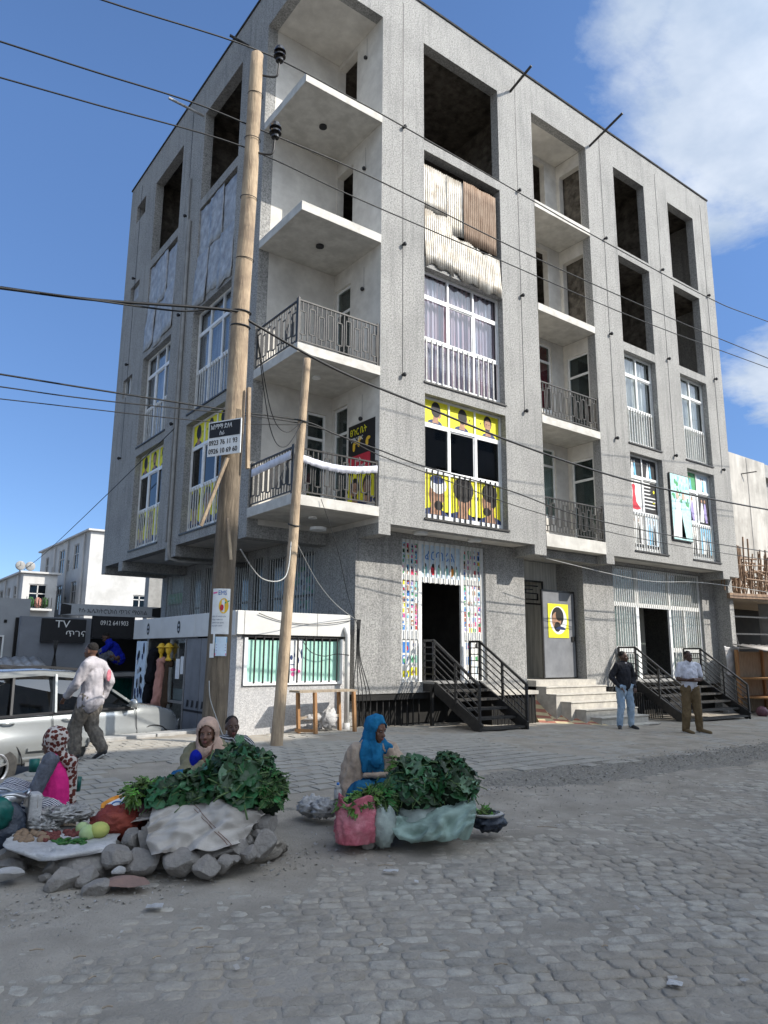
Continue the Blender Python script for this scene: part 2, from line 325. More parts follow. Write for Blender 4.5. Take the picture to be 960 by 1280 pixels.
mat('dust', (.36, .32, .265), (.245, .218, .18), scale=2.2, detail=9., bump=.8, bscale=45., c3=(.34, .305, .26), s3=.7, k3=.6, rough=1., spec=.1)
for n_, k_ in (('cobble', 1.28), ('cobble_dark', 1.1), ('cobble_pale', 1.4)): mat(n_, (.345 * k_, .315 * k_, .265 * k_), (.22 * k_, .20 * k_, .17 * k_), scale=9., detail=9., bump=.9, bscale=45., c3=(.32, .27, .21), s3=.7, k3=.75, rough=.92, spec=.15)
mat('tile', (.36, .335, .29), (.28, .26, .225), scale=4., detail=8., bump=.35, bscale=60., c3=(.24, .232, .215), s3=.7, k3=.5, rough=.95, spec=.15)
mat('shoulder', (.30, .275, .235), (.17, .157, .135), scale=28., detail=8., bump=1., bscale=60., c3=(.28, .26, .23), s3=3., k3=.5, rough=1., spec=.1)
mat('kerb', (.36, .355, .34), (.25, .245, .235), scale=5., bump=.5)
mat('asphalt', (.10, .098, .095), (.13, .125, .12), scale=8., bump=.4, bscale=60.)
mat('rock', (.27, .245, .22), (.15, .138, .125), scale=5., detail=8., bump=1., bscale=22., c3=(.36, .335, .30), s3=6., k3=.5, rough=.97, spec=.12)
mat('rock_pale', (.42, .40, .38), (.28, .27, .255), scale=6., bump=.8, bscale=20., rough=.97)
mat('terracotta', (.24, .15, .12), (.18, .12, .1), scale=6., bump=.4)
mat('checker_red', (.48, .20, .14), scale=5.); mat('checker_cream', (.72, .60, .36), scale=5.)
mat('far_white', (.54, .525, .50), (.46, .45, .43), scale=1.2, c3=(.30, .29, .27), s3=.5, k3=.6, stretch=(1, 1, .4))
mat('far_grey', (.36, .37, .38), (.30, .31, .32), scale=1.5, c3=(.22, .22, .23), s3=.5, k3=.5)
mat('grey_render', (.50, .475, .43), (.34, .32, .29), scale=1.4, stretch=(2, 2, .35), c3=(.2, .19, .17), s3=1.2, k3=.6, bump=.3)
mat('coping', (.07, .068, .065), (.04, .04, .04), rough=.95, spec=.05)
mat('shop_wall', (.21, .225, .25), (.16, .17, .19), scale=1.6, bump=.2, bscale=30.)
mat('grey_door', (.20, .205, .215), (.15, .155, .165), scale=3., rough=.5)
mat('fascia', (.62, .61, .58), (.55, .54, .51), scale=2., rough=.5, c3=(.4, .39, .36), s3=1.4, k3=.3)
mat('zinc', (.45, .45, .44), (.30, .27, .24), scale=5., rough=.5, metal=.4)
def paint(n, c, rough=.3, metal=.0, coat=1.):
    mat(n, c, tuple(x * .95 for x in c), rough=rough, scale=2., metal=metal, spec=.5); MATS[n].node_tree.nodes['Principled BSDF'].inputs['Coat Weight'].default_value = coat
paint('car_paint', (.37, .385, .38), .27, .55); mat('tyre', (.022, .022, .022), (.05, .048, .045), rough=.9, scale=10.); mat('rim', (.5, .5, .5), rough=.3, metal=.8, scale=8.)
mat('lamp_clear', (.75, .77, .78), (.5, .5, .5), rough=.1, scale=9., spec=.8); mat('plastic_black', (.025, .025, .027), rough=.5)
glass('car_glass', (.05, .07, .07), .10)
def skin(n, c): mat(n, c, tuple(x * .72 for x in c), rough=.5, scale=9., spec=.35, sub=.05)
skin('skin_a', (.13, .065, .042)); skin('skin_b', (.085, .045, .03)); skin('skin_c', (.17, .085, .055))
mat('hair', (.012, .010, .009), (.02, .017, .015), rough=.9, scale=60., bump=1., bscale=120.); mat('eye_white', (.6, .58, .54), rough=.2); mat('eye_dull', (.30, .26, .23), rough=.3); mat('lip', (.20, .07, .06), rough=.5)
def fab(n, c, c2=None, **k): mat(n, c, c2 or tuple(x * .78 for x in c), rough=.95, scale=k.pop('scale', 7.), bump=k.pop('bump', .3), bscale=90., spec=.08, **k)
fab('f_shirt', (.40, .375, .385), (.30, .28, .295)); fab('f_cargo', (.17, .15, .125), (.09, .08, .07), scale=16.); fab('f_charcoal', (.035, .035, .04)); fab('f_jeans', (.22, .31, .42), (.36, .45, .54), scale=5.)
fab('f_white', (.68, .68, .74)); fab('f_khaki', (.16, .115, .065)); fab('f_blue', (.018, .115, .21), (.012, .075, .15)); fab('f_scarf', (.02, .16, .31), (.012, .10, .21)); fab('f_blue2', (.02, .10, .22)); fab('f_beige', (.43, .335, .255), (.33, .25, .19)); fab('f_sage', (.22, .20, .13)); fab('f_peach', (.50, .34, .26), (.40, .28, .22))
fab('f_pink', (.62, .03, .20), (.46, .02, .15)); fab('f_grey', (.14, .15, .18), (.08, .085, .1), scale=22.); fab('f_royal', (.01, .02, .30)); fab('f_black', (.015, .015, .018)); fab('f_rose', (.50, .25, .20)); fab('f_brown', (.07, .045, .03))
def stripes(n, a, b, sc, axis=(0, 0, 1), dist=2.):
    m = mat(n, a, a, rough=.95); t = m.node_tree; w = N(t, 'ShaderNodeTexWave', Scale=sc, Distortion=dist); w.bands_direction = 'DIAGONAL'
    co = N(t, 'ShaderNodeTexCoord'); t.links.new(co.outputs['Object'], w.inputs[0]); x = N(t, 'ShaderNodeMix', data_type='RGBA')
    r = N(t, 'ShaderNodeMapRange'); r.inputs[1].default_value = .45; r.inputs[2].default_value = .55; t.links.new(w.outputs[1], r.inputs[0]); t.links.new(r.outputs[0], x.inputs[0])
    x.inputs[6].default_value = (*a, 1); x.inputs[7].default_value = (*b, 1); t.links.new(x.outputs[2], t.nodes['Principled BSDF'].inputs['Base Color'])
stripes('f_stripe', (.02, .025, .05), (.5, .5, .52), 21., dist=1.5); m_l = mat('f_leopard', (.45, .40, .36), (.36, .30, .26), rough=.95); t_ = m_l.node_tree; vo = N(t_, 'ShaderNodeTexVoronoi', Scale=30.); co_ = N(t_, 'ShaderNodeTexCoord'); t_.links.new(co_.outputs['Object'], vo.inputs['Vector'])
rv = N(t_, 'ShaderNodeMapRange'); rv.inputs[1].default_value = .52; rv.inputs[2].default_value = .6; rv.inputs[3].default_value = 1.; rv.inputs[4].default_value = 0.; t_.links.new(vo.outputs['Distance'], rv.inputs[0]); xv = N(t_, 'ShaderNodeMix', data_type='RGBA'); t_.links.new(rv.outputs[0], xv.inputs[0]); xv.inputs[6].default_value = (.45, .40, .36, 1); xv.inputs[7].default_value = (.09, .02, .015, 1); t_.links.new(xv.outputs[2], t_.nodes['Principled BSDF'].inputs['Base Color']); stripes('f_check', (.02, .02, .025), (.36, .36, .36), 14., dist=3.)
mat('sole', (.45, .44, .42), rough=.8)
mat('leaf', (.022, .085, .024), (.010, .038, .014), rough=.45, scale=4., spec=.45, bump=.4, bscale=16., c3=(.05, .13, .045), s3=3., k3=.6)
mat('leaf_back', (.12, .19, .12), (.06, .12, .07), rough=.6, scale=4., spec=.3)
mat('leaf_bright', (.09, .19, .025), (.04, .11, .02), rough=.5, scale=8., spec=.35)
mat('leaf_small', (.028, .10, .02), (.014, .055, .014), rough=.5, scale=8.)
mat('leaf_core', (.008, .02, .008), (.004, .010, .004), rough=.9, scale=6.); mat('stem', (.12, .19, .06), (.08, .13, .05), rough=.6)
mat('sack_cream', (.50, .465, .42), (.38, .345, .305), rough=.8, scale=3., bump=.6, bscale=120., c3=(.26, .22, .19), s3=2.4, k3=.5, spec=.2)
mat('sack_green', (.30, .40, .35), (.20, .28, .24), rough=.75, scale=4., bump=.6, bscale=120., c3=(.13, .15, .12), s3=4., k3=.6, spec=.25)
mat('sack_pale', (.38, .44, .40), (.24, .28, .26), rough=.7, scale=6., bump=.6, bscale=100.)
mat('bag_pink', (.52, .14, .18), (.36, .08, .11), rough=.45, scale=4., bump=.6, bscale=50., c3=(.68, .36, .38), s3=5., k3=.6, spec=.4)
mat('bag_red', (.26, .05, .03), (.15, .025, .02), rough=.55, scale=5., bump=.6, bscale=40.); mat('bag_purple', (.17, .08, .10), (.10, .045, .06), rough=.5, scale=5., bump=.6, bscale=40.)
mat('bag_white', (.52, .51, .50), (.36, .35, .34), rough=.4, scale=5., bump=.8, bscale=40., spec=.4); mat('bag_dark', (.012, .02, .035), (.03, .04, .06), rough=.35, scale=5., bump=.8, bscale=30., spec=.5); mat('bag_green', (.005, .11, .085), (.004, .05, .045), rough=.4, scale=4.)
mat('plastic_clear', (.42, .405, .38), (.25, .24, .225), rough=.3, scale=6., bump=1., bscale=20., spec=.5)
mat('potato', (.24, .165, .105), (.17, .115, .075), scale=12.); mat('shallot', (.15, .045, .035), (.09, .025, .025), scale=12.); mat('cabbage', (.30, .40, .17), (.40, .47, .26), scale=6., stretch=(1, 1, .3)); mat('papaya', (.42, .42, .12), (.20, .30, .08), scale=4.); mat('pepper', (.03, .11, .02), rough=.35)
mat('soap', (.60, .60, .64), rough=.6)
# ------------------------------------------------------------------ ground: low side street, platform, cobbles, paving
g = MB(); g.quad((-600, -600, -.42), (900, -600, -.42), (900, 900, -.42), (-600, 900, -.42)); g.build('side_street', 'asphalt', kind='structure')
EDGE = [(-60, -32), (-9, -6.2), (-4.8, -2.04), (-3.6, -.86), (-3.0, .95), (-.6, 1.52), (1.9, 1.6), (60, 1.6)]
def interp(T_, x):
    for (a, b), (c, d) in zip(T_, T_[1:]):
        if a <= x <= c: return b + (d - b) * (x - a) / (c - a)
    return T_[0][1] if x < T_[0][0] else T_[-1][1]
def paveedge(x): return interp([(-60, -4.6), (-5, -4.9), (-2.4, -4.45), (0, -4.5), (2, -4.75), (4.2, -4.85), (7, -4.8), (60, -4.2)], x) + .16 * noise.noise(Vector((x * 1.1, 3, 0))) + .07 * noise.noise(Vector((x * 4, 9, 0)))
def sst(a, b, x): t = min(1, max(0, (x - a) / (b - a))); return t * t * (3 - 2 * t)
def ground_z(x, y):
    z = gz(x, y); e = paveedge(x)
    z += .05 * sst(e - .45, e + .05, y) - .035 + .02 * noise.noise(Vector((x * .5, y * .5, 0)))
    n_ = noise.noise(Vector((x * 2.2, y * 2.2, 4))) * .012 + noise.noise(Vector((x * 9, y * 9, 2))) * .006
    k = math.exp(-((y - e + .2) / .35) ** 2); n_ += k * (.03 * noise.noise(Vector((x * 7, y * 7, 7))) + .018 * noise.noise(Vector((x * 19, y * 19, 1))))
    return z + n_
xs = [-60, -45, -34, -26, -20, -16, -13] + [-11 + .075 * i for i in range(294)] + [11.2 + .3 * i for i in range(34)] + [22, 26, 32, 40, 50, 60]
mb = MB(); vs = []; NYR = 190
for x in xs:
    e = interp(EDGE, x)
    cols_ = [-40, -30, -24, -19, -16, -14.5, -13.5]
    cols_ += [-12.8 + (e + 12.8) * j / (NYR - 9) for j in range(NYR - 8)] if e > -12.8 else [e - (NYR - 9 - j) * .002 for j in range(NYR - 8)]
    for y in cols_:
        y = min(y, e - .0005); vs.append((x, y, ground_z(x, y) if y > -13.4 else gz(x, y) - .02))
    vs.append((x, e, -.42))
fs = [(i * NYR + j, (i + 1) * NYR + j, (i + 1) * NYR + j + 1, i * NYR + j + 1) for i in range(len(xs) - 1) for j in range(NYR - 1)]
mb.add(vs, fs)
def bermf(f):                                                       # coarse dark gravel shoulder along the edge of the paving
    x = (vs[f[0]][0] + vs[f[2]][0]) / 2; y = (vs[f[0]][1] + vs[f[2]][1]) / 2; w_ = .42 * sst(-.6, 1.2, x); return 1 if abs(y - paveedge(x) + .22) < w_ + .10 * noise.noise(Vector((x * 3, y * 3, 0))) and x < 30 else 0
mb.m = [bermf(f) for f in fs]; GROUND = mb.build('ground', ['dust', 'shoulder'], smooth=True, kind='structure')

def inview(x, y, m=1.18):
    d = Vector((x, y, 0)) - Vector((CAM.x, CAM.y, 0)); b = d.dot(FW); a = d.dot(RT)
    return b > 3. and abs(a) < b * .527 * m + .5
# cobbles: offset rows of hand-cut setts, running roughly across the view
ca, sa = cos(radians(-30)), sin(radians(-30)); cob = []
def warp(u, w): return (u + .05 * noise.noise(Vector((u * .8, w * .8, 1))) + .02 * noise.noise(Vector((u * 5, w * 5, 3))), w + .16 * noise.noise(Vector((u * .35, w * .35, 5))) + .018 * noise.noise(Vector((u * 6, w * 6, 8))))
PR, PU = .116, .155
for r in range(-12, 145):
    uoff = (r % 2) * .5 * PU + R.uniform(-.03, .03); us = []; u = -14.
    while u < 14: us.append(u + uoff); u += PU * R.uniform(.62, 1.4)
    for a, b in zip(us, us[1:]):
        w0, w1 = r * PR, (r + 1) * PR; cu_, cw_ = (a + b) / 2, (w0 + w1) / 2
        x = CAM.x + cu_ * ca - cw_ * sa; y = CAM.y + cu_ * sa + cw_ * ca
        e = paveedge(x)
        lim = e - .55 - .55 * sst(2.5, -1.5, x) + .35 * noise.noise(Vector((x * .7, y * .7, 11)))
        if y > lim or not inview(x, y): continue
        g_ = .004 + .005 * R.random(); pts = []
        for (pu, pw) in ((a + g_, w0 + g_), (cu_, w0 + g_ * .7 - .004), (b - g_, w0 + g_), (b - g_ * .7 + .003, cw_), (b - g_, w1 - g_), (cu_, w1 - g_ * .7 + .004), (a + g_, w1 - g_), (a + g_ * .7 - .003, cw_)):
            pu, pw = warp(pu + R.uniform(-.010, .010), pw + R.uniform(-.010, .010)); pts.append((CAM.x + pu * ca - pw * sa, CAM.y + pu * sa + pw * ca))
        # round the corners a little
        mxp = sum(p[0] for p in pts) / 8; myp = sum(p[1] for p in pts) / 8
        pts = [(mxp + (p[0] - mxp) * k_, myp + (p[1] - myp) * k_) for p, k_ in zip(pts, (.93, 1.01, .93, 1.0, .93, 1.01, .93, 1.0))]
        sink = -.013 * sst(lim - 2.2, lim, y) - .014 * max(0, noise.noise(Vector((x * .9, y * .9, 20)))) - .006 * sst(-4.2, -6.2, x) + R.uniform(-.0035, .0035)
        cob.append((hypot(x - CAM.x, y - CAM.y), mxp, myp, pts, sink))
cob.sort(key=lambda c: c[0])
def stone(mb, c):
    d, mx_, my_, pts, sk = c; z = gz(mx_, my_) - .035 + .02 * noise.noise(Vector((mx_ * .5, my_ * .5, 0))); tx, ty = R.uniform(-.03, .03), R.uniform(-.03, .03); vs = []
    for k_, h in ((1.03, -.012), (.965, .0025), (.87, .0075), (.5, .0095)):
        for p in pts: dx, dy = (p[0] - mx_) * k_, (p[1] - my_) * k_; vs.append((mx_ + dx, my_ + dy, z + h + sk + tx * dx + ty * dy + R.uniform(-.0015, .0015)))
    vs.append((mx_, my_, z + .0098 + sk))
    fs = [(j * 8 + i, j * 8 + (i + 1) % 8, (j + 1) * 8 + (i + 1) % 8, (j + 1) * 8 + i) for j in range(3) for i in range(8)] + [(24 + i, 24 + (i + 1) % 8, 32) for i in range(8)]
    mb.add(vs, fs)
CM = ['cobble', 'cobble_dark', 'cobble_pale']
for c in cob[:300]: m_ = MB(); stone(m_, c); m_.build('cobblestone', R.choice(CM), GROUND, smooth=True)
m_ = MB()
for c in cob[300:]: m_.mi = R.randrange(3); stone(m_, c)
m_.build('cobblestones', CM, GROUND, smooth=True, kind='stuff')
# pavement tiles
til = []; TS = .245
for i in range(-60, 70):
    for j in range(-24, 8):
        x, y = i * TS + (TS / 2 if j % 2 else 0), j * TS
        if y > interp(EDGE, x) - .3 or y > .55 or y < paveedge(x) + .15 + .25 * noise.noise(Vector((x, y, 0))): continue
        if not inview(x, y, 1.25): continue
        nn = noise.noise(Vector((x * .8, y * .8, 31)))
        if hypot(x + 3.1, (y + 2.4) * 1.5) < .75 + .3 * nn: continue             # the broken patch
        til.append((hypot(x - CAM.x, y - CAM.y), x, y, nn))
til.sort()
def paver(mb, t):
    d, x, y, nn = t; z = gz(x, y) + .05 - .035 + .02 * noise.noise(Vector((x * .5, y * .5, 0))); h = TS / 2 - .006
    z += .013 - .016 * sst(-.05, .45, nn) * (1 if x > -1 else .5) - .014 * sst(1.5, 5., x) + R.uniform(-.002, .002); tx, ty = R.uniform(-.012, .012), R.uniform(-.012, .012)
    vs = [(x + sx * h * k, y + sy * h * k, z + dz + tx * sx * h + ty * sy * h) for k, dz in ((1, -.03), (.985, -.003), (.93, .0)) for sx, sy in ((-1, -1), (1, -1), (1, 1), (-1, 1))]
    mb.add(vs, [(k * 4 + i, k * 4 + (i + 1) % 4, (k + 1) * 4 + (i + 1) % 4, (k + 1) * 4 + i) for k in range(2) for i in range(4)] + [(8, 9, 10, 11)])
for t in til[:300]: m_ = MB(); paver(m_, t); m_.build('paving_tile', 'tile', GROUND)
m_ = MB()
for t in til[300:]: paver(m_, t)
m_.build('paving_tiles', 'tile', GROUND, kind='stuff')
# grit and crumbs
m_ = MB()
def grit(n, fx, fy, s0, s1):
    for _ in range(n):
        x, y = fx(), fy()
        if not inview(x, y, 1.1): continue
        s = R.uniform(s0, s1); z = ground_z(x, y) + s * .3; q = [Vector((R.uniform(-1, 1), R.uniform(-1, 1), R.uniform(-.6, .6))).normalized() * s * R.uniform(.6, 1.1) for _ in range(5)]
        m_.add([(x + p.x, y + p.y, z + p.z * .7) for p in q], [(0, 1, 2), (0, 2, 3), (0, 3, 4), (1, 2, 4), (2, 3, 4), (0, 1, 4)])
grit(5200, lambda: R.uniform(-1, 15), lambda: R.gauss(-4.85, .22), .008, .024)
grit(1500, lambda: R.uniform(-7, 3), lambda: R.gauss(-5.9, .45), .005, .016)
grit(1200, lambda: R.uniform(0, 14), lambda: R.gauss(-5.0, .25), .006, .02)
grit(2200, lambda: R.uniform(-9, 9), lambda: R.uniform(-11, -5), .003, .008)
grit(500, lambda: R.uniform(-5.6, -2.4), lambda: R.gauss(-6.1, .22), .008, .024)
m_.m = [R.randrange(3) for _ in m_.f]
m_.build('gravel', ['tile', 'dust', 'rock_pale'], kind='stuff', label='loose grit and stone chips on the dusty street', cat='gravel')
# kerb stones along the drop to the side street
def kerbs(name, pts, label):
    t = T(name, label, 'kerb')
    for (a, b) in zip(pts, pts[1:]):
        a, b = Vector(a), Vector(b); L = (b - a).length; n = max(1, round(L / 1.2)); d = (b - a) / n
        for i in range(n):
            p, q = a + d * i + d * .012, a + d * (i + 1) - d * .012; z = gz(p.x, p.y) + .05
            MB().beam((p.x, p.y, z - .06), (q.x, q.y, z - .06), .34, .16).build('kerb_stone', 'kerb', t, bevel=.012)
kerbs('street_kerb', [(-2.98, .9, 0), (-.9, 1.42, 0)], 'pale concrete kerb stones beside the silver car at the edge of the pavement')
# ------------------------------------------------------------------ main building
IDF = frame((0, 0, 0), (1, 0, 0), (0, 1, 0))
BL = T('apartment_building', 'five storey grey plastered corner building with recessed balconies and unfinished top floors', 'building', (0, 0, .2))
BL.location = (0, 0, 0)
TOP = 17.25; X1 = 16.12; Y1 = 11.76
RT_W = [(3.225, 5.743), (10.69, 12.26), (13.57, 15.09)]; LF_W = [(3.18, 5.45), (7.0, 9.26)]
LV = {5: (13.51, 16.17), 4: (10.52, 13.25), 3: (7.51, 10.27), 2: (4.46, 7.24)}
SLABS = [13.55, 10.58, 7.54, 4.54]
hr = [(a, b, *LV[f]) for a, b in RT_W for f in LV] + [(-1, 2.0, 0, 16.15), (7.045, 9.386, 0, 16.2)]
hl = [(a, b, *LV[f]) for a, b in LF_W for f in LV] + [(-1, 1.83, 0, 16.15)] + [(10.2, 11.06, z, z + .62) for z in (15.67, 12.7, 9.5)]
w = MB(IDF); w.holes(0, X1, 4.22, TOP, hr, 0, .25)
w.F = LEFT; w.holes(.25, Y1, 4.22, TOP, hl, 0, .25)
w.F = IDF
for a, b in ((2.0, 2.3), (6.63, 7.045), (9.386, 9.72), (15.18, 15.55)): w.box(a, .002, 3.99, b, .72, 4.219)         # cantilever beam ends
for a, b in ((15.555, X1),): w.box(a, .002, 4.08, b, .72, 4.218)
w.F = LEFT
for a, b in ((1.83, 2.2), (5.66, 6.0), (6.0, 6.35), (9.75, 10.1)): w.box(a, .002, 3.95 if a != 6.0 else 3.9, b, 1.94, 4.219)
w.box(11.4, .002, 4.0, Y1, 1.94, 4.219)
w.F = IDF
w.box(X1 - .25, .251, 0, X1 - .002, Y1, TOP - .002); w.box(.25, Y1 - .25, 4.22, X1 - .252, Y1 - .002, TOP - .002)
# ground floor walls
w.holes(1.95, 16.2, .83, 4.216, [(3.16, 5.69, 1.05, 4.12), (7.02, 9.3, 0, 4.4), (10.62, 15.12, .9, 4.14)], .72, .97)
w.build('facade_wall', 'plaster', BL)
w = MB(LEFT)
w.holes(.972, Y1, .2, 4.216, [(9.95, 11.3, 2.3, 4.02), (8.6, 9.35, 2.3, 4.02), (7.5, 8.3, 2.3, 4.02), (5.5, 6.25, 2.3, 4.0), (4.75, 5.3, 2.3, 4.0), (2.3, 4.5, 2.3, 3.9)], 1.95, 2.2)
w.F = IDF; w.box(2.2, Y1 - .25, .2, 10, Y1 - .002, 4.2)
w.build('ground_floor_wall', 'plaster', BL)
w = MB(IDF)                                                          # roof, soffits, floors behind the face
w.box(.25, .25, 16.5, X1 - .26, Y1 - .26, 16.75)
for z in SLABS + [4.5]:
    if z == 4.5: z = 4.52 - .0; continue
    t_ = .24; z -= .012
    w.box(.252, 1.9 + .15, z - t_, X1 - .262, Y1 - .262, z)
    w.box(2.252, .252, z - t_, 6.9, 2.05, z); w.box(9.6, .252, z - t_, X1 - .262, 2.05, z); w.box(6.9, 1.3, z - t_, 9.6, 2.05, z)
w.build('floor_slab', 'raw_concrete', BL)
w = MB(IDF)
w.box(-.0, .0, 0, 0, 0, 0) if False else None
w.box(.252, 2.06, 4.223, 1.95, Y1 - .26, 4.25); w.build('soffit', 'white_plaster', BL); w = MB(IDF); w.box(2.252, .252, 4.223, X1 - .26, .72, 4.25); w.build('soffit', 'white_plaster', BL); w = MB(IDF)
w.box(.25, .25, 16.152, 2.0, 1.83, 16.19)
w.build('soffit', 'white_plaster', BL)
# internal walls that close the rooms
w = MB(IDF)
for z0, z1 in zip([4.26, 7.53, 10.57, 13.54], [7.28, 10.32, 13.29, 16.49]):
    w.box(4.3, 4.6, z0, X1 - .27, 4.75, z1); w.box(6.75, .26, z0, 6.9, 4.6, z1); w.box(9.62, .26, z0, 9.76, 4.6, z1); w.box(12.85, .26, z0, 12.98, 4.6, z1)
    w.box(4.3, 4.75, z0, 4.45, Y1 - .27, z1); w.box(.26, 6.1, z0, 4.3, 6.24, z1); w.box(.26, 9.7, z0, 4.3, 9.84, z1)
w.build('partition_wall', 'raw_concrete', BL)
# shops behind the ground floor
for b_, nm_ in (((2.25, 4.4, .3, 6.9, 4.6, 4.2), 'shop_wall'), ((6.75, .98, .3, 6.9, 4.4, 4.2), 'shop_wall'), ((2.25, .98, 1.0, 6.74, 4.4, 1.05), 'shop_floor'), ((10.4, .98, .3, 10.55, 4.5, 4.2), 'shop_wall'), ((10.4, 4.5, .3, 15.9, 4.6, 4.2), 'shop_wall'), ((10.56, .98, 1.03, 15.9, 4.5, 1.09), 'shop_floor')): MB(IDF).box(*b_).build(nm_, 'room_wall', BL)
# notch walls and recess walls in pale plaster
w = MB(IDF)
w.holes(.252, 2.2, 4.223, 16.15, [(1.36, 1.86, 4.56, 6.92), (.0, .001, 0, .1)], 1.83, 2.02)
w.build('recess_wall', 'white_plaster', BL); w = MB(LEFT)
w.holes(.004, 1.829, 4.225, 16.15, [(1.03, 1.80, 14.3, 16.02), (1.13, 1.8, 10.6, 12.98), (1.16, 1.8, 7.56, 9.95), (1.2, 1.78, 4.56, 7.05)], 1.997, 2.18)
w.build('recess_wall', 'white_plaster', BL); w = MB(IDF)
for z0, z1 in ((13.55, 16.2), (10.58, 13.35), (7.54, 10.38), (4.54, 7.34)):
    up = z0 > 9
    w.holes(7.05, 9.6, z0, z1, [(7.85, 8.86, z0 + (.02 if z0 > 13 else .7), z1 - .15)], 1.12, 1.3)
    w.build('recess_wall', 'white_plaster', BL); w = MB(LEFT); w.holes(.252, 1.118, z0, z1, [(.27, 1.0, z0 + .02, z1 - .42)], 9.388, 9.56); w.build('recess_wall', 'white_plaster', BL); w = MB(LEFT); w.holes(.252, 1.118, z0, z1, [], 6.9, 7.043); w.build('recess_wall', 'white_plaster', BL); w = MB(IDF)
w = MB(IDF); w.box(7.05, .252, 16.202, 9.38, 1.3, 16.25); w.build('recess_ceiling', 'white_plaster', BL)
# balcony slabs
for z in SLABS:
    m_ = MB(IDF); m_.box(.002 if z > 5 else -.012, -.012, z - .2, 1.998, 1.828, z); 
    m_.build('balcony_slab', 'slab_edge', BL, bevel=.006)
    m_ = MB(IDF); m_.box(7.047, -.012, z - (.2 if z > 5 else .32), 9.384, 1.118, z); m_.build('balcony_slab', 'slab_edge', BL, bevel=.006)
m_ = MB(IDF)                                                        # entry soffit beam and recess linings
m_.box(7.05, .3, 4.0, 9.38, .9, 4.2); m_.box(6.9, .975, 1.0, 7.02, 3.2, 4.2); m_.box(9.3, .975, 0, 9.45, 3.2, 4.2); m_.box(6.9, .98, 4.1, 9.45, 3.3, 4.2); m_.build('entry_lining', 'plaster', BL)
m_ = MB(IDF); m_.holes(7.03, 9.29, 1.0, 4.1, [(7.5, 8.75, 1.06, 3.6)], 1.6, 1.72); m_.box(7.03, 3.1, 1.0, 9.29, 3.2, 4.1); m_.box(8.76, 1.73, 1.0, 8.85, 3.1, 4.1); m_.build('corridor_wall', 'curtain_white', BL)
m_ = MB(IDF); m_.box(7.03, .45, .9, 9.3, 3.1, 1.04); m_.build('entry_floor', 'stone_step', BL)
# parapet coping
m_ = MB(IDF); m_.box(-.03, -.03, TOP, X1 + .03, .28, TOP + .05); m_.box(-.03, .28, TOP, .28, Y1 + .03, TOP + .05); m_.build('parapet_coping', 'coping', BL)
# water spouts
for F_, u, z, up, ln in ((IDF, 6.25, 16.42, .25, .75), (IDF, 9.6, 16.35, .35, 1.15), (LEFT, 2.9, 16.4, .02, .5), (LEFT, 5.6, 16.2, .05, 1.0)):
    m_ = MB(F_); m_.cyl((u, .02, z), (u, -ln, z + up), .035, n=8); m_.build('roof_spout', 'zinc' if ln == 1.0 else 'rail_metal', BL, smooth=False)
# joints and little hanging lamps
for F_, us in ((IDF, (2.6, 6.42, 10.06, 12.93, 15.63)), (LEFT, (6.36, 10.68))):
    for u in us:
        for z, zt in ((13.52, 16.9), (10.56, 13.45), (7.5, 10.5)):
            m_ = MB(F_); m_.box(u - .006, -.008, z, u + .006, .001, zt); m_.cyl((u, 0, z), (u, -.05, z), .03, n=8); m_.ell((u, -.075, z - .01), (.045, .045, .05), 10, 7)
            m_.build('wall_lamp', 'plastic_black', BL)
for z in (15.5, 12.55, 9.55, 6.55):
    m_ = MB(frame((2.003, 0, 0), (0, 1, 0), (1, 0, 0))); m_.box(.624, -.007, z, .632, 0, z + .55); m_.ell((.63, -.05, z), (.045, .045, .05), 10, 7); m_.cyl((.63, 0, z), (.63, -.05, z), .025)
    m_.build('wall_lamp', 'plastic_black', BL)
for z in SLABS:                                                     # ceiling fittings
    m_ = MB(); m_.cyl((1.0, .9, z - .2), (1.0, .9, z - .235), .09, n=14); m_.build('ceiling_lamp', 'plastic_black' if z > 8 else 'white_frame', BL)
m_ = MB(); m_.cyl((1.2, 1.0, 4.16), (1.2, 1.0, 4.10), .17, n=18); m_.build('ceiling_lamp', 'white_frame', BL)
for u in (3.4, 5.0): m_ = MB(); m_.cyl((u, .36, 4.222), (u, .36, 4.17), .16, n=18); m_.build('ceiling_lamp', 'white_frame', BL)
# drain pipe on the shaded side
m_ = MB(LEFT); m_.tube([(6.02, -.05, 13.2), (6.02, -.05, 4.2), (6.0, -.02, 3.93), (5.9, .2, 3.86), (5.7, 1.9, 3.86)], .045, 8); m_.tube([(6.2, -.04, 14.6), (6.2, -.04, 4.35)], .03, 6); m_.build('drain_pipe', 'concrete', BL, smooth=True)

